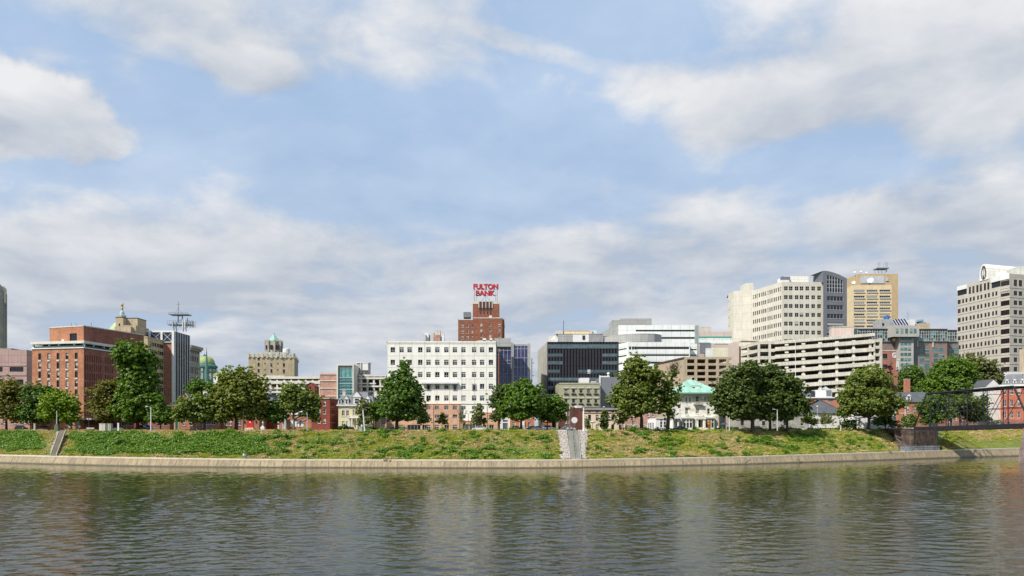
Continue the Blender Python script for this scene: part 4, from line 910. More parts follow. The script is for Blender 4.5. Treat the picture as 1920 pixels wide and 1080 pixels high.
letters('FULTON', 888.3, 934.5, 532.9, 543.0, YS_+.6, M_dark, sg, 'shadow_backing', .03, .12); letters('BANK', 892.9, 929.1, 545.3, 555.2, YS_+.6, M_dark, sg, 'shadow_backing', .03, .12)  # dark copies behind, offset right and down as backing and drawn shadow
# 8 big white office
b = Bld('white_office', 'large cream white office with square windows on tan brick base', 'office', 830, 262)
Y = 258; zt = ZP(640, Y); wc = [736.5, 753, 768, 788, 803.5, 820, 837, 853, 869, 889, 904, 920.5]
zb_ = ZP(757, Y)
sk = [(0, 0)] if False else ()
F, Fr, Fl = b.block(726, Y, 930, Y, 38, zt, M_offw, sidem=M_graypan, front=[(wc, [656, 679.5, 702.5, 724.5, 746.5], 8.4, 10, 'whb'), (wc[9:11]+[869], [764.5, 781], 8.4, 6.5, 'whb'), ], cop=(M_offw, .5, .14))  # dark grey side material paints in the shade of the right face
b.pbox('canopy_ledge', M_white, F, F.u(791), F.u(859), -1.3, -.02, ZP(719.5, Y), ZP(716.5, Y)); b.pbox('string_course', M_offw, F, 0, F.len, -.2, -.005, ZP(757.5, Y), ZP(754.5, Y))
for px in (803.5, 853, 889): u = F.u(px); b.pbox('balcony_door', M_gypan, F, u-.75, u+.75, -.2, -.01, ZP(732, Y), ZP(720.5, Y)); b.pbox('balcony_door', G_dark, F, u-.45, u+.45, -.24, -.201, ZP(731, Y), ZP(722, Y))
lw = (M_tanb,)
for (pa, pb_, py, wins) in ((722, 861.5, 757.2, [([788, 803, 819, 837, 853], [764.5], 8.2, 7.5, 'whb'), ([736, 752, 768.5, 785, 803, 819, 837, 853], [780.5], 8.2, 6.5, 'whb'), ([734.8, 751.8, 796, 803, 818.8, 837.5, 853], [801.5], 8.4, 10, 'whb'), ([776.5], [801.5], 25, 10, 'shop')]),
                            (905, 933, 773.6, [([921.5], [780.5], 8.2, 6.5, 'whb'), ([904+4, 921.5], [801.5], 8.2, 10, 'whb')])):
    b.block(pa, Y-1.2, pb_, Y-1.2, 1.15, ZP(py, Y-1.2), M_tanb, front=wins, roofm=M_tanb, cop=(M_brick, .25, .06))
b.block(861.6, Y-.9, 904.9, Y-.9, .85, ZP(789, Y-.9), M_tanb, front=[([873, 886, 898], [802], 11, 13, 'shop')], roofm=M_tanb, cop=(M_brick, .3, .1))
K = Face((WX(786, Y+12), Y+12), (WX(836, Y+12), Y+12), Y+12); zq = zt-.3
def ru(p0, p1, py, y0, y1, m, nm='roof_unit', zb__=None): b.pbox(nm, m, K, K.u(p0), K.u(p1), y0, y1, zb__ or zq, ZP(py, Y+12))
ru(788, 798, 626.5, 0, 4, M_mlight); ru(796, 803, 624, 1, 3, M_white); ru(803, 815, 627, 2, 6, M_tan); ru(806, 813, 622, 1, 5, M_mlight); ru(815, 825.5, 619, .5, 4, M_concl); ru(813, 826, 628, -.5, .4, M_brickp); ru(827, 833, 632, 0, 3, M_white)
for p in (828, 831): mb, mi = b.pmb('roof_pipe', M_white); u = K.u(p); mb.tube([K.P(u, 1, zq), K.P(u, 1, ZP(621 if p == 828 else 625, Y+12))], .35, 8, mi)
b.pbox('roof_unit', M_white, K, K.u(905), K.u(911), 0, 3, zq, ZP(634, Y+12)); b.pbox('roof_unit', M_white, K, K.u(918), K.u(923), 0, 3, zq, ZP(634, Y+12)); b.pbox('roof_unit', M_concl, K, K.u(895), K.u(926), 0, 4, zq, ZP(638, Y+12)); b.pbox('roof_unit', M_gypan, K, K.u(927), K.u(958), 2, 10, zq, ZP(633, Y+12))
b.done()
# 9 blue glass office
b = Bld('blue_glass_office', 'navy blue glass office in two bays right of white office', 'office', 965, 290)
M_bl = mat('blue grey mullions', (.42, .44, .50), .5)
for (pa, pb_, Y, py, sk_) in ((936, 960, 286, 642.5, 0), (962, 991.5, 284, 645.5, 1)):
    F, Fr, Fl = b.block(pa, Y, pb_, Y, 30, ZP(py, Y), M_graypan, cop=(M_gypan, .6, .12)); zt = ZP(py, Y)
    b.pbox('curtain_glass', G_blue, F, .3, F.len-.3, -.1, -.01, GZ+4, zt-.7)
    n_ = 4 if sk_ else 3
    for i in range(n_+1): u = .3+(F.len-.6)*i/n_; b.pbox('mullion', M_bl, F, u-.07, u+.07, -.2, -.101, GZ+4, zt-.7)
    for q in (rows(650.5, 25, 6)+rows(657, 24.7, 6) if not sk_ else rows(654, 17.2, 8)): z = ZP(q, Y); b.pbox('mullion', M_bl, F, .3, F.len-.3, -.19, -.1, z-.07, z+.07)
b.pbox('corner_pier', M_gypan, F, F.len-.5, F.len+.6, -.3, 1, GZ, ZP(644, 284)); b.pbox('corner_pier', M_gypan, F, -.6, .3, -.5, 1, GZ, ZP(644, 284))
mb, mi = b.pmb('flue', M_dark); u = F.len+1.2; mb.tube([F.P(u, 2, GZ), F.P(u, 2, ZP(672, 286))], .13, 5, mi)
for py in (681, 705, 728): b.pbox('flue', M_dark, F, u, u+.9, 1.8, 2.1, ZP(py, 286), ZP(py-.9, 286))
b.done()
# 10 dark curtain wall office
b = Bld('dark_glass_office', 'dark curtain wall office with teal spandrels and concrete side', 'office', 1080, 302)
Y = 298; zt = ZP(641, Y)
F, Fr, Fl = b.block(1026, Y, 1160, Y, 36.5, zt, mat('black panels', (.014, .012, .018), .65, .08, spec=.08, streak=0), sidem=M_conc)
b.face(Face(F.P(-2.6, 37, 0)[:2], F.A, Y), GZ, zt, M_conc); b.roof([F.A, F.P(0, 37, 0)[:2], F.P(-2.6, 37, 0)[:2]], zt-.02, M_conc)
mulls = [1027.2+5.65*i for i in range(24)]
for px in mulls: u = F.u(px); b.pbox('mullion', M_metal, F, u-.05, u+.05, -.1, -.01, GZ+3, zt-.5)
def spn(p0, p1, py, h=6.6): b.pbox('spandrel', G_tealp, F, max(F.u(p0), .35), min(F.u(p1), F.len-.35), -.12, -.02, ZP(py+h/2, Y), ZP(py-h/2, Y))
spn(1027.5, 1158, 649.5, 7.5)
for py in (666.3, 680.5): spn(1027.5, 1055.7, py); spn(1129.5, 1158, py)
spn(1027.5, 1050, 696.5); spn(1084, 1158, 696.8); spn(1027.5, 1158, 711.5); spn(1027.5, 1158, 727); spn(1027.5, 1060, 742); spn(1027.5, 1060, 757)
b.pbox('lit_panel', M_mlight, F, F.u(1101.5), F.u(1107), -.15, -.121, ZP(700.5, Y), ZP(693, Y))
for j, py in enumerate(rows(649.5, 15, 8)): z = ZP(py+4.2, Y); b.pbox('floor_line', M_dark, F, .3, F.len-.3, -.16, -.125, z-.05, z+.1)
K = Face((WX(1028, Y+8), Y+8), (WX(1140, Y+8), Y+8), Y+8); zq = zt-.1
for (p0, p1, py, y0, y1, m) in ((1046, 1074, 626.5, 0, 14, M_gypan), (1074, 1104, 626.5, .01, 14, M_white), (1104, 1131, 626.5, 0, 14, mat('mid grey panel', (.30, .30, .30), .7)), (1030, 1041, 629.5, 2, 10, M_ivory), (1041, 1046, 628, 1, 10, M_white), (1058, 1107, 618, 4, 12, M_cream), (1043, 1056, 618, 3, 9, M_mlight), (1108, 1112, 617, 3, 9, M_mlight), (1113, 1121, 616.5, 4, 9, mat('mint cooling unit', (.48, .62, .58), .6))):
    b.pbox('roof_unit', m, K, K.u(p0), K.u(p1), y0, y1, zq, ZP(py, Y+8))
b.pbox('roof_door', M_dark, K, K.u(1092), K.u(1097), -.1, 0, ZP(637, Y+8), ZP(629, Y+8)); b.pbox('roof_edge', M_tan, K, K.u(1057.5), K.u(1107.5), 3.9, 12.1, ZP(618.4, Y+8), ZP(617.6, Y+8)); b.pbox('roof_edge', M_tan, K, K.u(1042), K.u(1131.5), -.1, 14.1, ZP(626.4, Y+8), ZP(625.7, Y+8))
for p, py in ((1058, 601), (1070.5, 603), (1079, 615), (1107.5, 606)): mb, mi = b.pmb('antenna', M_mlight if p > 1060 else M_dark); u = K.u(p); mb.tube([K.P(u, 4, zq), K.P(u, 4, ZP(py, Y+12))], .11 if p < 1060 else .07, 5, mi)
mb, mi = b.pmb('roof_unit', M_white); u = K.u(1133.5); mb.lathe(K.P(u, 1, zq), [(1.2, 0), (.45, 1.2), (.4, 2.8), (0, 3)], 8, b.part('roof_unit')['m'].index(M_white))
b.done()
# 11 olive three storey and grey party wall
b = Bld('olive_stucco_building', 'olive stucco three storey building with bracketed sills', 'building', 1085, 280)
Y = 276; zt = ZP(718, Y)
F, Fr, Fl = b.block(1048.5, Y, 1124.5, Y, 24, zt, M_olive, front=[([1061.3, 1075.4, 1089.4, 1103.4, 1117.3], [733, 751.8], 5, 7, 'brk')], cop=(M_olive, .5, .12))
b.face(Face(F.P(-.6, 24.2, 0)[:2], F.A, Y), GZ, zt, M_olive, [([1041, 1044, 1046.6], [733, 752], 1.2, 6, 'slot')]); b.roof([F.A, F.P(0, 24, 0)[:2], F.P(-.6, 24.2, 0)[:2]], zt-.03, M_olive)
for px in (1061.3, 1075.4, 1089.4, 1103.4, 1117.3):
    for py in (733, 751.8):
        u = F.u(px); z = ZP(py, Y); b.pbox('window_box', M_dark, F, u-.9, u+.9, -.45, -.01, z-1.25, z-.95); b.pbox('hood', M_concl, F, u-1.05, u+1.05, -.3, -.01, z+.95, z+1.25)
        mb, mi = b.pmb('hood', M_olive); mb.poly([F.P(u-1.05, -.02, z+.95), F.P(u-.55, -.02, z+.95), F.P(u-.55, -.02, z+.3)], mi); mb.poly([F.P(u+.55, -.02, z+.95), F.P(u+1.05, -.02, z+.95), F.P(u+.55, -.02, z+.3)], mi)
b.pbox('roof_unit', M_white, F, F.u(1090), F.u(1108), 6, 12, zt-.1, ZP(708.5, Y+6)); b.pbox('roof_unit', M_mlight, F, F.u(1111), F.u(1121), 6, 9, zt-.1, ZP(714.5, Y+6))
b.done()
b = Bld('grey_party_wall_building', 'plain blue grey stucco building with white drainpipe edge', 'building', 1145, 284)
F, Fr, Fl = b.block(1126, 280, 1168, 280, 22, ZP(707, 280), M_greyst); b.pbox('drainpipe', M_white, F, -.5, .0, -.3, 0, GZ, ZP(704, 280)); b.pbox('duct', M_white, F, 0, F.u(1144), 1, 1.6, ZP(707, 280), ZP(704.5, 280))
mb, mi = b.pmb('duct', M_white); u = F.u(1141.5); mb.lathe(F.P(u, 1.3, ZP(707, 280)), [(.35, 0), (.35, 1.1), (.6, 1.2), (.5, 1.7), (0, 1.9)], 8, mi)
b.done()
# 12 white panelled complex
b = Bld('white_panel_complex', 'broad white panelled complex with curved bay and ribbon windows', 'government building', 1230, 400)
Y = 385; zt = ZP(609.5, Y)
F, Fr, Fl = b.block(1159, Y, 1308, Y, 50, zt, M_whpan, sidem=M_gypan, front=[([1248], [620, 633.8], 112, 3.4, 'ribn'), ([1266], [657], 82, 3.2, 'ribn')])
Fl2 = Face((WX(1112, Y+50), Y+50), F.A, Y); b.face(Fl2, GZ, zt, M_gypan); b.roof([F.A, (WX(1159, Y+50), Y+50), (WX(1112, Y+50), Y+50)], zt-.02, M_gypan)
Fm, _, _ = b.block(1164, Y+12, 1222, Y+12, 20, ZP(597, Y+12), M_gypan, zb=zt-.2)
b.pbox('penthouse', M_gypan, Fm, -4, -.01, 3, 18, zt-.2, ZP(598.5, Y+12)); b.pbox('roof_unit', M_white, F, F.u(1279), F.u(1293), 4, 9, zt-.1, ZP(607, Y)); b.pbox('roof_unit', M_metal, F, F.u(1273), F.u(1290), 9, 12, zt-.1, ZP(605.8, Y))
F4, _, _ = b.block(1304, Y-2, 1310, Y-2, 8, ZP(610, Y-2), mat('green grey pier', (.28, .33, .31), .7), top=True)
# curved bay
Yb = Y-14; mb, mi = b.pmb('curved_bay', mat('curved bay panels', (.40, .40, .375), .6, .05, 'panel', (8, 2.6), .06)); pp = []
for px, Yq in ((1112, Yb+20), (1130, Yb+12), (1150, Yb+7), (1170, Yb+2), (1185, Yb), (1200, Yb-1), (1215, Yb-1), (1227, Yb), (1236, Yb+2.5), (1240.5, Yb+6)): pp.append((WX(px, Yq), Yq))
zc0, zc1 = ZP(641, Yb), ZP(625.5, Yb); acc = 0
for i in range(len(pp)-1):
    d_ = math.hypot(pp[i+1][0]-pp[i][0], pp[i+1][1]-pp[i][1]); a_, c_ = pp[i], pp[i+1]; mb.poly([(a_[0], a_[1], zc0), (c_[0], c_[1], zc0), (c_[0], c_[1], zc1), (a_[0], a_[1], zc1)], mi, [(acc, zc0), (acc+d_, zc0), (acc+d_, zc1), (acc, zc1)]); acc += d_
mb.poly([(p[0], p[1], zc1) for p in pp]+[(pp[-1][0], Y+1, zc1), (pp[0][0], Y+1, zc1)], mi)
# lower front
Yl = Y-18
F5, _, _ = b.block(1178, Yl, 1293.5, Yl, 17, ZP(641.3, Yl), M_whpan, front=[([1240], [652.5], 104, 4.4, 'ribn'), ([1181.5, 1187, 1192.3], [652.7], 4.4, 5.4, 'slot'), ([1240], [665.8], 104, 3.4, 'ribn'), ([1240], [680, 694, 708], 104, 4, 'ribn')])
F6 = Face((WX(1136, Yl+20), Yl+20), F5.A, Yl); b.face(F6, GZ, ZP(641.3, Yl), M_whpan, [([1158], [653, 666, 680, 694], 34, 2.4, 'ribn')]); b.roof([F5.A, (WX(1178, Yl+20), Yl+20), (WX(1136, Yl+20), Yl+20)], ZP(641.3, Yl)-.02, M_whpan)
b.block(1293.6, Yl+4, 1307, Yl+4, 12, ZP(643, Yl), M_whpan, front=[([1300], [655.5, 666], 13, 2.4, 'ribn')])
b.done()
b = Bld('pink_banded_building', 'low pinkish building with green stripe between white complex and pale tower', 'building', 1340, 430)
Y = 425; mp = mat('pinkish stucco', (.56, .46, .40), .9, .05)
F, _, _ = b.block(1309, Y, 1372, Y, 30, ZP(622.5, Y), mp); b.pbox('green_stripe', mat('green metal band', (.06, .30, .22), .5), F, 0, F.len, -.2, -.01, ZP(634, Y), ZP(631, Y)); b.pbox('white_stripe', M_whpan, F, 0, F.len, -.3, -.21, ZP(642.5, Y), ZP(634.2, Y))
b.block(1309.5, Y+4, 1333.5, Y+4, 12, ZP(612.5, Y+4), M_concl, zb=ZP(623, Y))
b.pbox('duct', M_graypan, F, F.u(1310), F.u(1328), -6, -3, ZP(664, Y), ZP(645, Y)); b.pbox('duct', M_whpan, F, F.u(1328), F.u(1372), -5, -3, ZP(646, Y), ZP(642, Y)); b.pbox('duct', M_graypan, F, F.u(1335), F.u(1365), -5.2, -5.01, ZP(648, Y), ZP(646.5, Y)); b.pbox('plant_room', mat('cream plant room', (.70, .66, .48), .8, .05), F, F.u(1329), F.u(1372), -9, -5.5, GZ, ZP(652, Y-9)); b.pbox('plant_room', M_whpan, F, F.u(1317.5), F.u(1328.9), -9, -5.5, GZ, ZP(653, Y-9))
b.done()
# 13 tan garage
b = Bld('tan_deck_garage', 'tan concrete parking garage with regular dark openings behind mansion', 'parking garage', 1315, 330)
Y = 325; F = Face((WX(1284.5, Y), Y), (WX(1372, Y), Y), Y); bl = []
for a0, a1 in ((669.5, 673.7), (681, 685.5), (692.8, 697), (704, 708.3), (714.5, 720), (726, 731.5), (738, 743), (750, 756)): bl.append((0, F.len, ZP(a1, Y), ZP(a0, Y), 0))
deck_garage(b, F, bl, [], 30, M_sand, M_sand, M_sand)
for px in (1285.5, 1304.5, 1325, 1345.3, 1364): u = F.u(px); b.pbox('column', M_sand, F, u-.6, u+.6, -.36, .5, GZ, ZP(670, Y)-.05)
b.block(1285, Y+30, 1372, Y+30, 1, ZP(672, Y), M_conc, top=False)
Fl = Face((WX(1228, Y+34), Y+34), (WX(1284.5, Y), Y), Y); b.face(Fl, GZ, ZP(669.6, Y), M_sand); b.pbox('roof_edge', M_brown, Fl, 0, Fl.len, -.3, -.01, ZP(672, Y), ZP(669, Y))
b.done()
# 14 pale hotel-like tower
b = Bld('cream_slab_tower', 'cream office tower with grey curved stair bay behind large garage', 'office tower', 1480, 430)
Yc = 420; zt = ZP(528.3, Yc); A = (WX(1411, 448), 448); B = (WX(1466, Yc), Yc); Cc = (WX(1544, Yc+1), Yc+1); M_t = mat('cream tower panels', (.62, .585, .49), .85, .05, 'panel', (5.2, 5.0), .07, (.42, .40, .34), streak=.1)
Fs = Face(A, B, Yc); Ff = Face(B, Cc, Yc); Fb = Face(Cc, (Cc[0]+2, Cc[1]+24), Yc)
cs = [1413, 1416.8, 1420.4, 1424, 1428.4, 1432, 1435.4, 1440, 1443.6, 1447.2, 1451.6, 1455.2, 1459.6, 1463.4]
ff = [1473.8, 1482.9, 1493.9, 1503, 1513.9, 1525, 1536]
b.face(Fs, GZ, zt, M_t, [(cs, rows(541.3, 16.6, 9), 2.2, 8, 'slot')]); b.face(Ff, GZ, zt, M_t, [(ff, rows(540.6, 16.55, 9), 7.2, 7.8, 'dkw')])
D_ = (A[0]+26, A[1]+14); b.roof([A, B, Cc, (Cc[0]+2, Cc[1]+24), D_], zt-.01, M_conc)
# left stair block
A2 = (WX(1365.2, 462), 462); B2 = (WX(1375, 452), 452); C2 = (WX(1412, 447.5), 447.5); z2 = ZP(546, 452)
b.face(Face(A2, B2, 452), GZ, z2, M_t, [([1366.8], rows(561, 15.6, 7), 1.3, 3, 'slot')]); b.face(Face(B2, C2, 452), GZ, z2, M_t); b.roof([A2, B2, C2, (C2[0], C2[1]+20), (A2[0]+3, A2[1]+14)], z2-.01, M_conc)
b.block(1398, 456, 1413, 455, 12, ZP(531, 456), M_t, zb=z2-1); b.face(Face((WX(1388, 466), 466), (WX(1398, 456), 456), 456), z2-1, ZP(531, 456), M_t)
b.pbox('roof_wall', M_offw, Ff, Ff.u(1466)+4, Ff.u(1525), 6, 16, zt-.2, ZP(517.5, Yc+6)); b.pbox('roof_unit', M_graypan, Ff, Ff.u(1471), Ff.u(1487), 4, 6, zt-.2, ZP(519, Yc+5)); b.pbox('roof_unit', M_white, Ff, 1, 5.5, 3, 5, zt-.2, ZP(525, Yc+3))
# grey curved tower
Yg = Yc-2; P1 = (WX(1524.5, Yg+16), Yg+16); P2 = (WX(1543.5, Yg), Yg); P3 = (WX(1588, Yg+2), Yg+2)
Fg = Face(P2, P3, Yg); zm = ZP(507.5, Yg); zl = ZP(521, Yg); zc_ = ZP(549, Yg)
b.face(Face(P1, P2, Yg), zt-.5, zm, M_graypan)
b.face(Fg, GZ, zc_, M_graypan, [([1566], [559.5, 576, 592.5, 608.5, 624.5, 640], 30.5, 9, 'ribw')])
mi = b.mi(M_graypan); n_ = 14; us = rg(0, Fg.len, n_+1); top = lambda u: zm-(zm-zl)*(max(0, (u-1)/(Fg.len-1)))**1.7
wl, wr = Fg.u(1550), Fg.u(1580.5); zw0 = zc_+.8
for i in range(n_):
    u0, u1 = us[i], us[i+1]; b.wall.poly([Fg.P(u0, 0, top(u0)-2.4), Fg.P(u1, 0, top(u1)-2.4), Fg.P(u1, 0, top(u1)), Fg.P(u0, 0, top(u0))], mi)
    m2, i2 = b.pmb('roof', M_graypan); i2 = b.part('roof')['m'].index(M_graypan); m2.poly([Fg.P(u0, 0, top(u0)), Fg.P(u1, 0, top(u1)), Fg.P(u1, 14, top(u1)), Fg.P(u0, 14, top(u0))], i2)
    if u1 <= wl or u0 >= wr: b.wall.poly([Fg.P(u0, 0, zc_), Fg.P(u1, 0, zc_), Fg.P(u1, 0, top(u1)-2.4), Fg.P(u0, 0, top(u0)-2.4)], mi)
    else:
        m2, i2 = b.pmb('arched_window', G_dark); i2 = b.part('arched_window')['m'].index(G_dark); m2.poly([Fg.P(u0, .2, zc_), Fg.P(u1, .2, zc_), Fg.P(u1, .2, top(u1)-2.3), Fg.P(u0, .2, top(u0)-2.3)], i2)
for i in range(7): u = wl+(wr-wl)*i/6; b.pbox('mullion', M_mlight, Fg, u-.12, u+.12, .05, .19, zc_, top(u)-2.4)
for py in (524.5, 532, 539, 547.5): b.pbox('mullion', M_mlight, Fg, wl, wr if py > 530 else wr-3, .06, .18, ZP(py+.35, Yg), ZP(py-.35, Yg))
b.face(Face(P3, (P3[0]+1, P3[1]+20), Yg), GZ, zl, M_graypan)
b.done()
# 15 yellow tower
b = Bld('ochre_tower', 'yellow ochre tower with dishes and aerials on its roof', 'office tower', 1640, 500)
Y = 480; zt = ZP(534, Y); rr_ = rows(545.3, 11.15, 11)
F, _, _ = b.block(1600, Y, 1672, Y-.5, 24, zt, M_yel, front=[([1611.3, 1635.2, 1659.3], rr_, 20.5, 3.8, 'ribw')])
b.face(Face((WX(1586, Y+20), Y+20), F.A, Y), GZ, zt, M_yel, [([1593], rr_, 8.5, 5, 'ribw')]); b.roof([F.A, (WX(1600, Y+20), Y+20), (WX(1586, Y+20), Y+20)], zt-.02, M_yel)
for px in (1611.3, 1635.2, 1659.3):
    for py in rr_: u = F.u(px); w2 = 10.3/FX*Y; b.pbox('balcony_rail', M_concw, F, u-w2, u+w2, -.5, -.02, ZP(py+3.6, Y), ZP(py+2.1, Y))
Fb_, _, _ = b.block(1608, Y+25, 1684, Y+25, 16, ZP(513.5, Y+25), M_yel if False else mat('tan brick slab', (.50, .37, .21), .9, .08)); b.face(Face((WX(1588, Y+42), Y+42), Fb_.A, Y+25), zt-1, ZP(513.5, Y+25), MATS['tan brick slab'])
b.pbox('screen_panel', M_mlight, Fb_, Fb_.u(1613.5), Fb_.u(1658), -.4, -.02, ZP(531.5, Y+25), ZP(518, Y+25)); b.pbox('screen_panel', M_mlight, Fb_, Fb_.u(1660.5), Fb_.u(1665.5), -.5, -.02, ZP(527, Y+25), ZP(521, Y+25))
b.done()
def dish(lab, px, py, Yd, r, m=M_white):
    o = thing('satellite_dish', lab, 'satellite dish', (WX(px, Yd), Yd, ZP(py, Yd)-r)); a = MB(); a.lathe((0, 0, 0), [(r*math.sin(t), r*.9*(1-math.cos(t))) for t in rg(0, 1.0, 6)], 16)
    me = a.mesh('bowl', [m], smooth=True); p = obj_of(me, 'bowl', o); p.location = (0, 0, r); p.rotation_euler = (R(70), 0, R(-20)); q = MB(); q.tube([(0, .2, 0), (0, .3, r)], .12*r, 6); q.box(-.3*r, .3*r, 0, .6*r, -.1*r, .05*r); obj_of(q.mesh('stand', [M_metal]), 'stand', o)
dish('large white dish on the ochre tower terrace', 1631, 526, Y+22, 2.6); dish('small tilted white dish at left end of ochre tower terrace', 1600, 530, Y+18, 1.5)
for i, (px, py) in enumerate(((1602, 510), (1614, 509), (1624, 511))): dish(('tiny round dish at roof corner of ochre tower', 'tiny round dish in the middle of ochre tower roof edge', 'tiny dish nearest the aerial rack on ochre tower')[i], px, py, Y+27, .8)
an = thing('aerial_rack', 'rack of upright aerials on steel deck above ochre tower', 'antenna', (WX(1652, Y+30), Y+30, ZP(513.5, Y+25))); a = MB(); Yq = Y+30
def Q(px, py, dy=0): return (WX(px, Yq), Yq+dy, ZP(py, Yq))
for px in (1645, 1651, 1657): a.bar(Q(px, 514, -2), Q(px, 504, -2), .18); a.bar(Q(px, 514, 2), Q(px-3, 504, 2), .14)
for px in (1646, 1648, 1650, 1656, 1660, 1661.5, 1663, 1664.5): a.bar(Q(px, 503), Q(px, 490+(px % 3)), .12); 
a.bar(Q(1645, 495), Q(1651, 495), .1); a.bar(Q(1659, 493), Q(1665, 493), .1); a.box(WX(1641, Yq), WX(1663, Yq), Yq-3, Yq+3, ZP(505, Yq), ZP(503.5, Yq)); a.bar(Q(1662, 510), Q(1663, 504), .35); a.build('lattice', M_metal, an)
# 16 long striped garage
b = Bld('long_ramped_garage', 'long pale parking garage with sloping ramp bands and deep shadows', 'parking garage', 1520, 345)
Y = 338; A = (WX(1453, Y+6), Y+6); B = (WX(1640, Y-5), Y-5); F = Face(A, B, Y+6); 
L_ = F.len; zz_ = lambda py: ZP(py, Y+6)
tops = [(640, 645.5)] + [(651.3+14.2*i, 658.3+14.2*i) for i in range(7)]
for i, (a0, a1) in enumerate(tops):
    rise = (5.0+.0*i)/FX*Y-(ZP(a0, Y-5)-ZP(a0, Y+6)) + (.9 if i > 3 else 0)
    bb = [(0, L_ if i else L_, zz_(a1), zz_(a0), rise)]
    if i == 7: bb = [(F.u(1510), L_*.75, zz_(a1), zz_(a0), rise)]
    deck_garage(b, F, bb, [], 24, M_concl, M_concl)
for i, px in enumerate(rg(1475, 1632, 6)):
    u = F.u(px); b.pbox('column', M_concl, F, u-.5, u+.5, .3, 1.1, GZ, zz_(644))
    for j in range(8): z = zz_(646+14.2*j)+(u/L_)*1.2; b.pbox('beam_end', M_concw, F, u-.8, u+.8, -.1, .29, z-.75, z-.05)
b.block(1453, Y+32, 1652, Y+24, 1, zz_(645), M_conc, top=False)
# right end tower of garage
G = Face(B, (WX(1653.5, Y-5), Y-5), Y-5)
deck_garage(b, G, [(0, G.len, ZP(a+5.5, Y-5), ZP(a, Y-5), 0) for a in (636, 648.5, 662.5, 676.5, 690.5, 705, 719)], [], 22, M_concl, M_concl)
b.pbox('corner_column', M_concl, G, G.len-1.0, G.len, -.36, 22, GZ, ZP(634.5, Y-5)); b.pbox('corner_column', M_concl, G, -.3, .3, -.1, .6, GZ, ZP(640, Y-5))
# left curved part
G2 = Face((WX(1420.5, Y+7), Y+7), A, Y+7); deck_garage(b, G2, [(0, G2.len, ZP(a1, Y+7), ZP(a0, Y+7), 0) for a0, a1 in ((640.5, 645.5), (654.5, 660), (668, 674), (681.5, 688), (696, 702), (710, 716))], [], 24, M_concl, M_concl)
for px in (1422.8, 1443): u = G2.u(px); b.pbox('column', M_concl, G2, u-.5, u+.5, -.36, .5, GZ, ZP(642, Y+7))
G3 = Face((WX(1385.5, Y+30), Y+30), (WX(1420.5, Y+7), Y+7), Y+7); deck_garage(b, G3, [(0, G3.len, ZP(a1, Y+7), ZP(a0, Y+7), 0) for a0, a1 in ((640.5, 646.5), (655, 661), (668.5, 674.5), (682, 688), (696, 702))], [], 14, M_concl, M_concl)
for px in (1403, 1386.5): u = G3.u(px); b.pbox('column', M_concl, G3, u-.5, u+.5, -.3, .5, GZ, ZP(643, Y+7))
b.block(1376, Y+26, 1386, Y+26, 10, ZP(641, Y+26), mp); b.pbox('lift_head', mp, F, F.u(1563), F.u(1607), 8, 14, zz_(640), ZP(614.5, Y+8)); b.pbox('lift_cap', M_concl, F, F.u(1562), F.u(1608), 7.8, 14.2, ZP(614.5, Y+8), ZP(613, Y+8))
b.pbox('lift_cap', M_concl, G3, 0, 6, -.5, 8, ZP(640, Y+26), ZP(637.5, Y+26))
b.done()
for i, (px, y0, y1, Yq) in enumerate(((1455, 636, 620, 350), (1509, 634, 618, 350), (1596, 632, 615, 350))):
    o = thing('roof_lamp', ('thin lamp post on garage roof before cream tower windows', 'thin lamp post on garage roof left of the pink lift head', 'thin lamp post on garage roof in front of pink lift head')[i], 'lamp post', (WX(px, Yq), Yq, ZP(y0+4, Yq)), 'lamp posts on the garage roof'); a = MB(); a.bar((0, 0, 0), (0, 0, 4.6), .09); obj_of(a.mesh('pole', [M_dark]), 'pole', o); a = MB(); a.box(-.6, .6, -.2, .2, 4.55, 4.75); obj_of(a.mesh('lamp_head', [M_dark]), 'lamp_head', o)
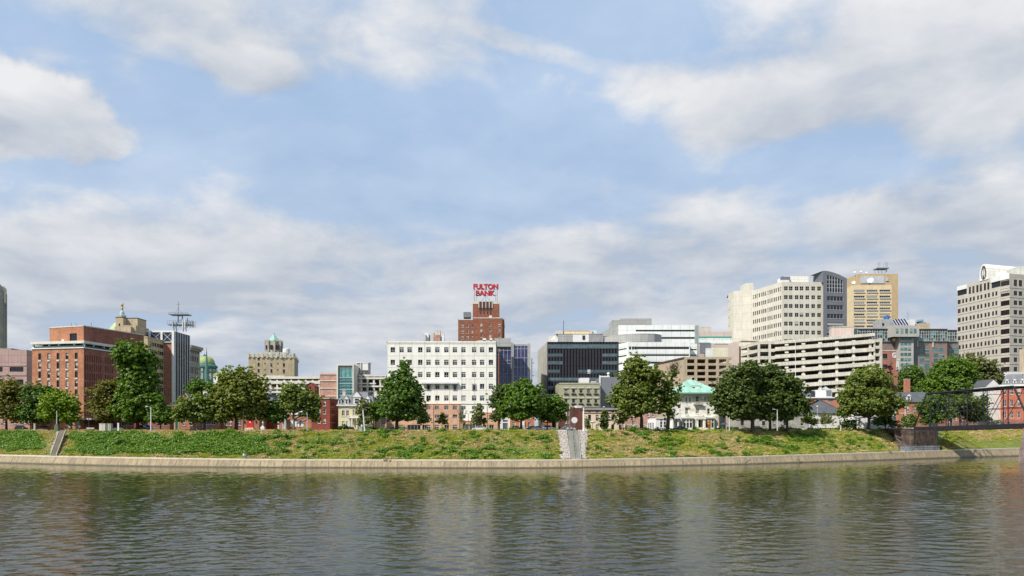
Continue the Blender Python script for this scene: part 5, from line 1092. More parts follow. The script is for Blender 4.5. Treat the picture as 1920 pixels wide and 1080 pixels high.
# 17 teal glazed hotel
b = Bld('teal_window_hotel', 'brick and teal glass hotel with solar panels on the roof', 'hotel', 1720, 410)
Y = 400; M_hb = mat('taupe brick', (.26, .18, .155), .9, .08); zt = ZP(616, Y)
F, _, Fl = b.block(1590, Y, 1776, Y, 40, ZP(640, Y), M_hb, front=[([1661.5, 1667], [646.5], 4, 5, 'teal'), ([1731, 1743, 1755, 1766], [645.5], 6, 5.4, 'teal'), ([1734, 1759.5], rows(656.5, 9.8, 8), 18, 7.2, 'ribt'), ([1668], rows(656.5, 9.8, 4), 4, 7.2, 'teal')] if False else [([1667], [646.5], 5, 5, 'teal'), ([1726, 1738, 1751, 1763], [645.5], 6, 5.4, 'teal'), ([1728.5, 1738.5, 1754.8, 1764.8], rows(656.8, 9.8, 8), 8.6, 7.4, 'teal')])
F.refY = Y
def glazed(p0, p1, y0, y1, Yg_, nc, nr):
    G = Face((WX(p0, Yg_), Yg_), (WX(p1, Yg_), Yg_), Yg_); z0, z1 = ZP(y1, Yg_), ZP(y0, Yg_)
    b.pbox('glazing', G_tealp, G, 0, G.len, .2, 12, z0, z1)
    rd = random.Random(int(p0))
    for i in range(nc):
        for j in range(nr):
            if rd.random() < .62: b.pbox('glass_panel', (G_tealb if rd.random() < .55 else G_dark), G, G.len*(i+.08)/nc, G.len*(i+.92)/nc, .1, .19, z0+(z1-z0)*(j+.1)/nr, z0+(z1-z0)*(j+.85)/nr)
    for i in range(nc+1): u = G.len*i/nc; b.pbox('mullion', M_gypan, G, u-.12, u+.12, -.1, .09, z0, z1+.3)
    for j in range(nr+1): z = z0+(z1-z0)*j/nr; b.pbox('mullion', M_gypan, G, -.1, G.len+.1, -.09, .08, z-.12, z+.12)
    for i in range(nc*2): u = G.len*(i+.5)/(nc*2); b.pbox('parapet_slot', M_dark, G, u-.35, u+.35, -.15, -.11, z1-.9, z1-.1)
glazed(1608, 1673, 616, 640, Y-.6, 14, 4); glazed(1723.5, 1776, 616.5, 639.5, Y-.6, 12, 4); 
b.pbox('brick_pier', M_concl, F, F.u(1719), F.u(1721), -.4, -.01, ZP(651, Y), ZP(640, Y)); b.pbox('brick_pier', M_concl, F, F.u(1748), F.u(1750), -.4, -.01, ZP(651, Y), ZP(640, Y)); b.pbox('brick_cornice', M_concl, F, F.u(1718), F.len, -.45, -.02, ZP(640.2, Y), ZP(638.8, Y))
b.block(1776.5, Y+6, 1798, Y+6, 30, ZP(640, Y+6), M_hb, front=[([1783, 1793], [645.5], 6, 5.4, 'teal'), ([1784, 1794], rows(656.8, 9.8, 4), 8.6, 7.4, 'teal')]); glazed(1776.5, 1794, 618.5, 640, Y+5.4, 4, 4)
# central concrete bay
Fc, _, _ = b.block(1674, Y-6, 1723, Y-6, 8, ZP(610, Y-6), M_gypan if False else mat('light concrete bay', (.42, .40, .36), .85, .06), zb=ZP(631.3, Y-6), front=[([1682.5, 1691.5, 1700, 1708.5, 1716], [621], 5.4, 9.4, 'teal')])
Ft, _, _ = b.block(1686, Y-4, 1713, Y-4, 4, ZP(631.3, Y-4), MATS['light concrete bay'], front=[([1698.5], [634.5]+rows(645, 9.9, 8), 21, 6.4, 'ribt')] if False else [([1691.5, 1698.5, 1705.5], [634.5]+rows(645, 9.9, 8), 6.2, 6.2, 'teal')])
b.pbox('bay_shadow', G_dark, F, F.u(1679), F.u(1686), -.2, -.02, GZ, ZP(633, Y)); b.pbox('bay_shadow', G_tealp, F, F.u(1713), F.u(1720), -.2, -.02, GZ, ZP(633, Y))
K = Face((WX(1650, Y+8), Y+8), (WX(1750, Y+8), Y+8), Y+8); kz = lambda py: ZP(py, Y+8)
b.pbox('roof_house', M_gypan, K, K.u(1650), K.u(1675), 0, 8, kz(616), kz(598.5)); b.pbox('roof_house', M_white, K, K.u(1707), K.u(1715.5), 0, 8, kz(612), kz(599)); b.pbox('roof_house', M_gypan, K, K.u(1675), K.u(1707), 6, 9, kz(612), kz(598.2)); b.pbox('roof_house', M_tan, K, K.u(1718), K.u(1747), 2, 12, kz(617), kz(607)); b.pbox('roof_house', M_tan, K, K.u(1728), K.u(1747), 1.5, 11, kz(617), kz(605.5))
b.pbox('roof_window', G_dark, K, K.u(1654), K.u(1658), -.05, .0, kz(611), kz(606))
mb, mi = b.pmb('roof_tank', M_blue); mb.lathe((WX(1663, Y+20), Y+20, ZP(599, Y+20)), [(1.3, 0), (1.3, 1.9), (0, 2.3)], 10, mi); mb.lathe((WX(1660.5, Y+22), Y+22, ZP(599, Y+20)), [(1.1, 0), (1.1, 1.5), (0, 1.7)], 10, mi)
mb, mi = b.pmb('roof_tank', mat('steel blue tank', (.20, .34, .46), .5)); mb.lathe((WX(1725, Y+14), Y+14, ZP(607, Y+14)), [(1.6, 0), (1.6, 2.1), (0, 2.4)], 12, mi); b.pbox('roof_fan', M_metal, K, K.u(1730), K.u(1742), 3, 6, kz(605.5), kz(603)); b.pbox('roof_fan', M_dark, K, K.u(1729), K.u(1734), 3, 6, kz(603), kz(601))
mb, mi = b.pmb('roof_mast', M_metal); u = K.u(1700.5); mb.tube([K.P(u, -1, kz(612)), K.P(u, -1, kz(585))], .09, 5, mi)
b.done()
for i in range(5):
    p0 = 1675.5+i*5.4; Y_ = Y+6; a = MB(); x0 = WX(p0+4.5-1.8, Y_); wd = WX(p0+4.6, Y_)-WX(p0, Y_)
    q0 = (WX(p0+3.2, Y_), Y_, ZP(610, Y_)); q1 = (WX(p0, Y_), Y_+2.5, ZP(598, Y_+2.5))
    P_ = [q0, (q0[0]+wd, q0[1], q0[2]), (q1[0]+wd, q1[1], q1[2]), q1]; a.poly(P_, 0); a.poly([(x, y+.15, z-.05) for x, y, z in P_][::-1], 1)
    for k_ in range(4): c_, d_ = P_[k_], P_[(k_+1) % 4]; a.bar((c_[0], c_[1]-.03, c_[2]), (d_[0], d_[1]-.03, d_[2]), .08, 1)
    o = a.build('solar_panel', [glass('solar cells', (.02, .025, .07), .15), M_mlight], org=(q0[0], q0[1], q0[2])); tag(o, 'solar panel number %s from the left in the tilted roof row' % ['one', 'two', 'three', 'four', 'five'][i], 'solar panel', 'tilted solar panels')
# 18 red building with G sign
b = Bld('red_brick_sign_building', 'narrow red brick building with round G sign and fire escape', 'building', 1668, 360)
Y = 350; F, _, _ = b.block(1652, Y, 1680, Y, 24, ZP(657, Y), mat('rosy brick', (.36, .16, .12), .9, .1), front=[([1659.5], [668, 688], 9, 9.5, 'brk')], cop=(M_concl, .3, .15))
b.block(1676.5, Y-1.5, 1684, Y-1.5, 6, ZP(680, Y), MATS['rosy brick']); b.pbox('white_pilaster', M_concw, F, F.u(1677), F.u(1681), -1.9, -1.51, ZP(694, Y), ZP(675.5, Y)); b.pbox('stone_scroll', M_concl, F, F.u(1675), F.u(1684), -2, -1.52, ZP(676.5, Y), ZP(672.5, Y))
mb, mi = b.pmb('fire_escape', M_dark)
for i in range(4):
    z = ZP(675+12*i, Y); s_ = 1 if i % 2 else -1; b.pbox('fire_escape', M_dark, F, F.u(1662), F.u(1671), -1.2, -.05, ZP(686+11*i, Y)-.1, ZP(686+11*i, Y)); mb.bar(F.P(F.u(1663 if s_ < 0 else 1670), -.7, ZP(686+11*i, Y)), F.P(F.u(1670 if s_ < 0 else 1663), -.7, ZP(675+11*i, Y)), .18, mi)
b.done()
sg = thing('round_letter_sign', 'pale letter G sign on top of red brick building', 'sign', (WX(1676.5, Y-2), Y-2, ZP(671, Y))); letters('G', 1673, 1679.5, 661, 671, Y-2.5, M_white, sg, 'lettering', .03, .1); a = MB(); a.bar((WX(1676, Y-2), Y-2, ZP(675, Y)), (WX(1676, Y-2), Y-2, ZP(670.5, Y)), .12); a.build('sign_bracket', M_dark, sg)
# 19 right tower with arch
b = Bld('arched_crown_tower', 'tall beige office tower with white barrel vault crown at right edge', 'office tower', 1870, 420)
Yc = 400; A = (WX(1795, 437), 437); B = (WX(1876, 405), 405); Cc = (WX(1893, Yc), Yc); D_ = (WX(1990, Yc+12), Yc+12); M_r = mat('beige tower stone', (.50, .465, .395), .85, .06, 'panel', (4.6, 5.1), .05, (.36, .33, .28), streak=.1)
zt = ZP(512.5, Yc); Fs = Face(A, B, 437); Fc_ = Face(B, Cc, Yc); Ff = Face(Cc, D_, Yc)
py0 = rows(567, 16.95, 14); cs = [1798.2, 1805.8, 1812, 1819.7, 1825.9, 1833.7, 1840, 1847.7, 1854, 1861.8, 1868]
b.face(Fs, GZ, zt-.01, M_r, [(cs[1:], py0, 3.7, 7.6, 'brn'), ([1798.4], py0, 5.6, 7.8, 'brn'), ([1818.4, 1825, 1832.5, 1839, 1846.6, 1853], [550.5], 4.3, 13, 'brn'), ([1804], [548.5], 17.5, 13.5, 'ribn'), ([1867.5], [549.8], 17, 13, 'ribn')])
b.face(Fc_, GZ, zt, M_r, [([1884.5], [529.5]+rows(549.2, 17.85, 13), 16.5, 9.6, 'rib')])
b.face(Ff, GZ, zt, M_r, [([1904.2, 1913.6, 1929, 1938, 1953, 1962], [529.5], 6.4, 12, 'brn'), ([1904.2, 1913.6, 1929, 1938, 1953, 1962], rows(549, 17.85, 13), 6.8, 8.4, 'brn')])
b.roof([A, B, Cc, D_, (D_[0]+4, D_[1]+40), (A[0]+30, A[1]+30)], zt-.03, M_concl)
b.pbox('crown_band', M_white, Fs, Fs.u(1858.5), Fs.len, -.35, -.01, zt-2.9, zt+.1); b.pbox('crown_band', M_white, Fc_, 0, Fc_.len, -.35, -.01, zt-2.9, zt+.1); b.pbox('crown_band', M_white, Fs, 0, Fs.u(1813), -.3, -.01, zt-2.6, zt-.2)
for j in range(14):
    z = ZP(py0[j]+6.6, 437); b.pbox('string_course', M_r, Fs, 0, Fs.len, -.14, -.01, z-.12, z+.12)
    z = ZP(539+17.9*j, Yc); b.pbox('string_course', M_r, Fc_, 0, Fc_.len, -.14, -.01, z-.12, z+.12); b.pbox('string_course', M_r, Ff, 0, Ff.len, -.14, -.01, z-.12, z+.12)
# vault: axis along Ff direction, end disc flush on the side face
u0, u1 = Fs.u(1837.5), Fs.u(1853.5); uc, rv = (u0+u1)/2, (u1-u0)/2; base = Fs.P(uc, -.3, 0); dirn = Ff.d; axl = 34; hs = 1.0
zc = zt-.4; rz = (ZP(497.8, 420)-zc)
mv, iv = b.pmb('barrel_vault', M_offw); Fd = Fs.d; prev = None; nn = 16
fan = []
for k_ in range(nn+1):
    t = math.pi*k_/nn; ux, uz = rv*math.cos(t), rz*math.sin(t)**.62 if 0 < k_ < nn else 0
    p = (base[0]+ux*Fd[0], base[1]+ux*Fd[1], zc+uz); q = (p[0]+dirn[0]*axl, p[1]+dirn[1]*axl, p[2]); fan.append(p)
    if prev: mv.poly([prev[0], p, q, prev[1]], iv, [(0, k_), (0, k_+1), (34, k_+1), (34, k_)])
    prev = (p, q)
mv.poly(fan, iv)
def disc(sx, sz, zoff, out, nm, m, n2=20):
    mb, mi = b.pmb(nm, m); pts = []
    for k_ in range(n2): t = 2*math.pi*k_/n2; pts.append((base[0]+Fd[0]*sx*math.cos(t)+Fd[1]*out, base[1]+Fd[1]*sx*math.cos(t)-Fd[0]*out, zc+zoff+sz*math.sin(t)*(1 if math.sin(t) > 0 else .72)))
    mb.poly(pts, mi)
disc(rv*.66, rz*.50, rz*.40, .15, 'emblem_panel', M_dark)
mb, mi = b.pmb('emblem', M_white)
def ep(x, z): return (base[0]+Fd[0]*x*1.2*rv+Fd[1]*.22, base[1]+Fd[1]*x*1.2*rv-Fd[0]*.22, zc+(z*1.15+.17)*rz)
for s_ in (-1, 1):
    mb.poly([ep(.04*s_, .02), ep(.14*s_, .20), ep(.10*s_, .56), ep(.03*s_, .38)], mi); mb.poly([ep(.12*s_, .06), ep(.30*s_, .20), ep(.34*s_, .50), ep(.18*s_, .34)], mi); mb.poly([ep(.10*s_, -.06), ep(.30*s_, .02), ep(.42*s_, .26), ep(.26*s_, .12)], mi)
mb2, m2i = b.pmb('crown_gable', M_offw); q_ = Ff.u(1908)
for s_ in (0,): mb2.poly([Ff.P(q_-3, 4, zt), Ff.P(q_+14, 4, zt), Ff.P(q_+14, 4, zt+6), Ff.P(q_+5, 4, zt+5.2), Ff.P(q_-3, 4, zt+2.5)], m2i); mb2.poly([Ff.P(q_-3, 10, zt), Ff.P(q_-3, 4, zt), Ff.P(q_-3, 4, zt+2.5), Ff.P(q_-3, 10, zt+2.5)], m2i)
b.done()
b = Bld('tan_brick_annex', 'tan brick annex at the right edge in front of arched tower', 'building', 1910, 365)
b.block(1911, 372, 1990, 362, 10, ZP(655, 372), M_sand); b.done()
b = Bld('white_rear_building', 'white rendered rear building above the mansard roof at right edge', 'building', 1905, 345)
F, _, _ = b.block(1889, 348, 1990, 352, 12, ZP(697, 348), M_white, front=[([1911.5], [708], 2, 4, 'slot')]); b.done()
# ------------------------------------------------------------------ riverside row of houses
def YH_(px, k=50): return YS(px)+k
def door(b, F, u0, u1, z0, z1, m, nm='door', out=-.06, fr=M_white):
    b.pbox('door_frame', fr, F, u0-.18, u1+.18, -.05, -.002, z0, z1+.2); b.pbox(nm, m, F, u0, u1, out-.05, -.051, z0, z1)
# dark brick building and low shaded houses at far left
b = Bld('low_brick_house', 'low pink brick house in deep shade at far left', 'house', 25, 284); Y = 283
F, _, _ = b.block(-30, Y, 56, Y, 12, ZP(772, Y), M_brickp, front=[([-12, 8, 28, 46], [790], 6, 9, 'std')]); gable(b, F, ZP(772, Y), 3, 12, M_slate, .4, M_brickp); b.done()
b = Bld('dark_brick_hall', 'dark brick hall behind tall tree with street level bays', 'building', 265, 272); Y = 270
F, Fr, _ = b.block(226, Y, 318, Y, 16, ZP(765, Y), M_brickd, front=[([232, 246, 300, 311], [792], 7, 12, 'brk'), ([272], [795], 10, 14, 'shop')]); b.pbox('brick_pier', M_brickr, F, F.u(253), F.u(258), -1.2, -.01, GZ, ZP(778, Y)); b.pbox('brick_pier', M_brickr, F, F.u(262), F.u(270), -1.2, -.01, GZ, ZP(775, Y)); b.done()
b = Bld('brick_row_house', 'brick house with green door and grey roof behind feathery tree', 'house', 360, 262); Y = 259
F, Fr, Fl = b.block(326, Y, 412, Y, 14, ZP(768, Y), M_brick, front=[([344.8], [793], 5.5, 9, 'std'), ([358.5], [793], 5, 9, 'std'), ([390, 400], [791.5], 8, 9, 'std'), ([344, 372, 390, 402], [775], 5, 7, 'std')])
door(b, F, F.u(328.6), F.u(333.5), GZ+.3, GZ+3.6, mat('green door paint', (.02, .12, .05), .5)); door(b, F, F.u(381), F.u(387), GZ+.3, GZ+3.4, M_brown)
gfront(b, F, 0, F.u(372), ZP(768, Y), 5.6, 14, M_greyroof, M_white, .5, mat('salmon trim', (.62, .30, .26), .7)); gable(b, F, ZP(768, Y), 3.2, 14, M_greyroof); chimney(b, F, F.u(374), 5, ZP(768, Y), ZP(733, Y), M_white, 1.3)
b.done()
b = Bld('dark_brick_wing', 'dark brick wing with tall windows left of red door church', 'building', 430, 262); Y = 260
F, _, _ = b.block(413, Y, 456, Y, 12, ZP(772, Y), M_brickd, front=[([424, 432, 449], [792], 5, 11, 'std')]); gable(b, F, ZP(772, Y), 3, 12, M_slate, .3, M_brickd); b.done()
# church
b = Bld('brick_church', 'brown brick church front with arched red doors and steep roof', 'church', 470, 258); Y = 254; M_ch = mat('brown church brick', (.30, .155, .095), .9, .12, 'brick', (.9, .35), .02)
F, Fr, _ = b.block(452, Y, 486, Y, 30, ZP(770, Y), M_ch)
gfront(b, F, 0, F.len, ZP(770, Y), 6.5, 30, M_slate, M_ch, .3)
K, _, _ = b.block(486.1, Y+8, 511, Y+8, 22, ZP(764, Y+8), M_brickr); mb, mi = b.pmb('roof', M_greyroof); mi = b.part('roof')['m'].index(M_greyroof); mb.poly([K.P(K.len+.6, -.6, ZP(756, Y+8)), K.P(K.len+.6, 22, ZP(756, Y+8)), K.P(-3, 22, ZP(733, Y+8)), K.P(-3, -.6, ZP(733, Y+8))], mi)
i2 = b.mi(mat('red painted gable', (.52, .07, .05), .8)); b.wall.poly([K.P(0, -.02, ZP(764, Y+8)), K.P(K.len, -.02, ZP(757.5, Y+8)), K.P(-2, -.02, ZP(735, Y+8))], i2)
u0, u1 = F.u(464), F.u(474.5); zb0 = GZ+.9; zsp = ZP(786.5, Y); door(b, F, u0, u1, zb0, zsp, M_redd, fr=M_brown)
mb, mi = b.pmb('fanlight', G_sky); um = (u0+u1)/2; rr2 = (u1-u0)/2; mb.poly([F.P(um+rr2*math.cos(t), -.07, zsp+rr2*1.05*math.sin(t)) for t in rg(0, math.pi, 12)][::-1], mi)
mb, mi = b.pmb('arch_surround', M_brown)
for i in range(10):
    t0, t1 = math.pi*i/10, math.pi*(i+1)/10; mb.poly([F.P(um+(rr2+q)*math.cos(t), -.12, zsp+(rr2*1.05+q)*math.sin(t)) for q, t in ((0, t0), (.35, t0), (.35, t1), (0, t1))][::-1], mi)
b.pbox('door_panel_line', M_dark, F, um-.03, um+.03, -.12, -.111, zb0, zsp); b.pbox('notice', M_white, F, um-.22, um+.18, -.13, -.121, zb0+1.7, zb0+2.2)
for s_ in (-1, 1): u = um+s_*2.0; b.pbox('wall_lantern', M_dark, F, u-.15, u+.15, -.3, -.02, zb0+1.6, zb0+2.5)
b.pbox('steps', M_concl, F, u0-.8, u1+.8, -1.6, -.02, GZ, GZ+.5); b.pbox('steps', M_concl, F, u0-.4, u1+.4, -1.0, -.03, GZ+.5, zb0)
b.done()
# portico house
b = Bld('portico_house', 'brick house with white columned portico and white shutters', 'house', 555, 256); Y = 253
F, Fr, _ = b.block(520, Y, 590, Y, 13, ZP(765, Y), M_brickp if False else M_brick, front=[([537], [772], 6, 8, 'std'), ([554, 565, 576], [772], 5, 8, 'std'), ([551.5, 563], [794.5], 4.4, 10, 'std')])
gable(b, F, ZP(765, Y), 3.4, 13, M_greyroof, .3, M_brick)
for px in (551.5, 563):
    for s_ in (-1, 1): u = F.u(px+s_*4); b.pbox('shutter', M_white, F, u-.42, u+.42, -.1, -.01, ZP(800, Y), ZP(788.5, Y))
b.pbox('portico_roof', M_white, F, F.u(526), F.u(541.5), -3.2, -.02, ZP(787.5, Y), ZP(784.5, Y))
for px in (527.5, 539.8): mb, mi = b.pmb('portico_column', M_white); u = F.u(px); mb.tube([F.P(u, -2.9, GZ), F.P(u, -2.9, ZP(787.5, Y))], .24, 10, mi)
door(b, F, F.u(531), F.u(536.5), GZ+.2, ZP(789, Y), mat('grey door', (.3, .33, .36), .5))
gb = b.mi(M_brickp); b.wall.poly([F.P(F.u(550), -1.0, ZP(787, Y)), F.P(F.u(566), -1.0, ZP(787, Y)), F.P(F.u(558), -1.0, ZP(778, Y))], gb); b.pbox('white_screen', M_white, F, F.u(545), F.u(570), -.3, -.02, ZP(778, Y), ZP(767, Y))
b.done()
# red painted brick three storey
b = Bld('red_three_storey_house', 'bright red brick three storey house with stepped gable', 'house', 608, 256); Y = 252
F, Fr, _ = b.block(584, Y, 618.5, Y, 30, ZP(746, Y), M_brickr, front=[([598.5, 608.5], [756.3, 771.6, 789.3], 4.8, 9.5, 'lite')], right=[([620.8, 622.8, 624.7, 626.4], [758, 773, 788, ], 1.1, 8, 'brk')], cop=(M_concl, .25, .2))
b.pbox('stepped_gable', M_brickr, F, F.u(597), F.u(612), -.2, .6, ZP(746, Y), ZP(743.5, Y)); b.pbox('stepped_gable', M_brickr, F, F.u(602), F.u(609), -.19, .59, ZP(743.5, Y)-.01, ZP(741, Y))
K = Face((WX(573.5, Y+12), Y+12), (WX(590, Y+12), Y+12), Y+12); b.face(K, GZ, ZP(724, Y+12), M_brickr, [([578.5], [727], 6, 5, 'brk')]); b.pbox('tower_block', M_brickr, K, 0, K.len, .05, 6, GZ, ZP(724, Y+12)); gfront(b, K, 0, K.len, ZP(724, Y+12), 1.3, 6, M_brickr, M_brickr, .25)
b.pbox('window', G_dark, K, K.u(577), K.u(583), -.1, -.02, ZP(730, Y+12), ZP(725.5, Y+12))
b.done()
# yellow victorian
b = Bld('yellow_gabled_house', 'pale yellow house with grey slate roof and white dormers', 'house', 665, 254); Y = 251
F, Fr, Fl = b.block(634.5, Y, 700, Y, 15, ZP(761, Y), M_cream, front=[([643.5, 651.5], [774.5], 5.2, 10, 'std'), ([643.5, 651.5], [794], 5.2, 9, 'std'), ([663, 668, 674], [773], 3.6, 11, 'std'), ([688, 694], [774.5], 4.8, 10, 'std'), ([680], [795], 5, 10, 'std')])
b.pbox('cornice', M_white, F, -.5, F.len+.5, -.6, -.0, ZP(761.2, Y), ZP(759, Y)); b.pbox('window_surround', M_white, F, F.u(640), F.u(655), -.06, -.001, ZP(767.5, Y), ZP(766, Y)); b.pbox('window_surround', M_white, F, F.u(640), F.u(655), -.1, -.001, ZP(781.5, Y), ZP(780.2, Y))
mb, mi = b.pmb('roof', M_greyroof)
z0 = ZP(759, Y); z1 = ZP(741.5, Y)
q = [F.P(-.4, -.5, z0), F.P(F.len+.4, -.5, z0), F.P(F.len-.6, 1.6, z1), F.P(.6, 1.6, z1)]; mb.poly(q, mi); mb.poly([F.P(-.4, 15, z0), F.P(-.4, -.5, z0), F.P(.6, 1.6, z1), F.P(.6, 13, z1)], mi); mb.poly([F.P(F.len+.4, -.5, z0), F.P(F.len+.4, 15, z0), F.P(F.len-.6, 13, z1), F.P(F.len-.6, 1.6, z1)], mi); mb.poly([F.P(.6, 1.6, z1), F.P(F.len-.6, 1.6, z1), F.P(F.len-.6, 13, z1), F.P(.6, 13, z1)], mi)
ua, ub = F.u(649), F.u(692); um0, um1 = F.u(658), F.u(686); zr = ZP(734.5, Y)
mb.poly([F.P(ua, -.45, z0+.1), F.P(ub, -.45, z0+.1), F.P(um1, 3.5, zr), F.P(um0, 3.5, zr)], mi); mb.poly([F.P(ua, 9, z1), F.P(ua, -.45, z0+.1), F.P(um0, 3.5, zr), F.P(um0, 9, zr)], mi); mb.poly([F.P(ub, -.45, z0+.1), F.P(ub, 9, z1), F.P(um1, 9, zr), F.P(um1, 3.5, zr)], mi); mb.poly([F.P(um0, 3.5, zr), F.P(um1, 3.5, zr), F.P(um1, 9, zr), F.P(um0, 9, zr)], mi)
def dormer(b, F, uc, w_, z, hh, gh, y0, m=M_white, rm=M_greyroof, pane=(.55, .8)):
    d = MB(); T = F.T(); d.box(uc-w_/2, uc+w_/2, y0, y0+3, z, z+hh, 0, T); d.poly([F.P(uc-w_*.68, y0-.2, z+hh), F.P(uc+w_*.68, y0-.2, z+hh), F.P(uc, y0-.2, z+hh+gh)], 0)
    d.poly([F.P(uc-w_*.72, y0-.25, z+hh-.05), F.P(uc, y0-.25, z+hh+gh+.08), F.P(uc, y0+3.4, z+hh+gh+.08), F.P(uc-w_*.72, y0+3.4, z+hh-.05)], 1); d.poly([F.P(uc, y0-.25, z+hh+gh+.08), F.P(uc+w_*.72, y0-.25, z+hh-.05), F.P(uc+w_*.72, y0+3.4, z+hh-.05), F.P(uc, y0+3.4, z+hh+gh+.08)], 1)
    o = d.build('dormer', [m, rm], b.root); k = MB(); k.box(uc-w_*pane[0]/2, uc+w_*pane[0]/2, y0-.03, y0-.002, z+hh*.15, z+hh*pane[1], 0, T); k.box(uc-w_*pane[0]/2, uc+w_*pane[0]/2, y0-.06, y0-.031, z+hh*.46, z+hh*.52, 1, T)
    k.build('dormer_window', [G_dark, m], o, org=tuple(b.root.location))
dormer(b, F, F.u(650.3), 1.25, z0+.15, 1.7, 1.1, -.4); dormer(b, F, F.u(669.7), 2.4, z0+.1, 2.4, 1.9, -.55); dormer(b, F, F.u(690), 1.4, z0+.15, 1.7, 1.2, -.42); dormer(b, F, F.u(637.5), 1.1, z0+.15, 1.7, .3, -.35)
chimney(b, F, F.u(640.5), 4, z1-1, ZP(732, Y), M_concl, 1.0); chimney(b, F, F.u(703.5)-.6, 4, z1-1, ZP(733, Y), M_concl, 1.0)
b.pbox('porch_roof', M_white, F, F.u(654), F.u(690), -2.6, -.02, ZP(784.5, Y), ZP(782.6, Y))
for px in (656, 662.5, 672, 681, 689): u = F.u(px); b.pbox('porch_column', M_white, F, u-.2, u+.2, -2.5, -2.1, GZ, ZP(784.5, Y))
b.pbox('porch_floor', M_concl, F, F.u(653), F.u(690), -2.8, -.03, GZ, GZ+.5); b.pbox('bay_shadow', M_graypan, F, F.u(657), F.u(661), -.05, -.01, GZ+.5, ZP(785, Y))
b.done()
b = Bld('low_brown_building', 'low brown brick building with white framed window beside white office', 'building', 714, 254); Y = 254
F, _, _ = b.block(705, Y, 724.5, Y, 10, ZP(783, Y), M_tanb if False else M_brickp, front=[([718.7], [790.5], 8.4, 11, 'shop')]); b.pbox('roof_band', M_brown, F, 0, F.len, -.1, -.01, ZP(785, Y), ZP(783, Y)+.05); b.done()
# right of the white office
b = Bld('white_entry_building', 'narrow white building with tall glass entrance beside white office', 'building', 947, 258); Y = 256
F, _, _ = b.block(937.5, Y, 956.5, Y, 12, ZP(783, Y), M_white, front=[([947.5], [800], 9.5, 14, 'shop'), ([947.5], [789.5], 9.5, 4, 'shop')]); b.done()
b = Bld('orange_brick_house', 'orange brick house with arched white windows behind forked tree', 'house', 980, 258); Y = 255
F, _, _ = b.block(957, Y, 1002, Y, 12, ZP(778, Y), mat('bright orange brick', (.44, .17, .09), .9, .1, 'brick', (.9, .35), .02), front=[([964, 992.5], [797], 5.5, 11, 'std'), ([964, 992.5], [782], 5, 6, 'std')]); b.pbox('white_bay', M_white, F, F.u(974), F.u(983.5), -.4, -.01, GZ, ZP(790, Y)); b.pbox('garage_door', M_gypan, F, F.u(977), F.u(982), -.45, -.41, GZ, ZP(797, Y)); b.pbox('water_table', M_concl, F, 0, F.len, -.1, -.01, GZ, GZ+1); gable(b, F, ZP(778, Y), 3, 12, M_slate, .3, M_brick); b.done()
b = Bld('small_orange_house', 'small orange house between the tree trunks and side street', 'house', 1027, 268); Y = 266
F, _, _ = b.block(1019, Y, 1035, Y, 10, ZP(790, Y), MATS['bright orange brick']); gable(b, F, ZP(790, Y), 2.6, 10, M_brick, .3, MATS['bright orange brick']); b.done()
b = Bld('pale_side_street_house', 'narrow pale house down the side street behind dark trunks', 'house', 1046, 300); F, _, _ = b.block(1041, 300, 1052, 300, 10, ZP(782, 300), M_cream, front=[([1044, 1051], [785, 796], 3, 6, 'brk')]); b.done()
# brick terrace along the side street (foreshortened) and tan corner building
b = Bld('side_street_terrace', 'dark red brick terrace running back along the side street', 'terrace', 1070, 290)
A = (WX(1057, 274), 274); B = (WX(1072, 263), 263); F = Face(A, B, 263); b.face(F, GZ, ZP(763.5, 263), mat('very dark brick', (.12, .05, .04), .9, .16, 'brick', (.9, .35), .03), [([1061.5, 1067.5], [774, 790], 3.2, 8, 'std')]); b.pbox('cornice', M_brown, F, 0, F.len, -.4, -.02, ZP(766, 263), ZP(763, 263)); b.face(Face((WX(1057, 274)-2, 274), A, 274), GZ, ZP(763.5, 263), MATS['very dark brick'])  # brick colour set darker because this front-lit face came out too bright
F, _, Fl = b.block(1072, 262, 1079, 258, 12, ZP(765, 260), MATS['very dark brick'], front=[([1074.6], [772, 785], 3, 7, 'std')]); b.pbox('bay_window', M_brown, F, .2, F.len-.2, -.7, -.02, ZP(784, 260), ZP(764, 260)); b.pbox('roof_hatch', M_white, F, 0, 2.5, 1, 3, ZP(765, 260), ZP(760.5, 260))
b.done()
b = Bld('peach_corner_house', 'peach stucco three storey corner house with flat dark roof', 'house', 1125, 258); Y = 254
F, _, Fl = b.block(1094.5, Y, 1172, Y, 14, ZP(771, Y), M_peach, front=[([1105.4, 1119.8, 1134, 1148.9, 1163], [782.7, 801], 5.4, 10, 'brk'), ([1105.4, 1119.8, 1134, 1148.9], [771.6], 5, 4, 'brk')])
Fx = Face((WX(1079, Y+34), Y+34), F.A, Y); b.face(Fx, GZ, ZP(771, Y), mat('pink beige stucco', (.47, .34, .29), .9, .08), [([1082.5, 1087, 1091.5], [778, 791], 2, 8, 'brk'), ([1081.5], [799], 4, 12, 'slot')]); b.roof([F.A, (WX(1094.5, Y+20), Y+20), Fx.A], ZP(771, Y)-.02)
b.pbox('dark_frieze', M_brown, F, 0, F.len, -.12, -.01, ZP(775.3, Y), ZP(774, Y)); b.pbox('roof', M_slate, F, -.3, F.len, -.4, 14, ZP(767.5, Y), ZP(763.5, Y)) ; b.pbox('gutter', M_white, F, -.4, F.len, -.6, -.41, ZP(767.6, Y), ZP(766.5, Y)); b.pbox('frieze_wall', M_brickp, F, 0, F.len, -.05, 10, ZP(771, Y)-.01, ZP(767.5, Y))
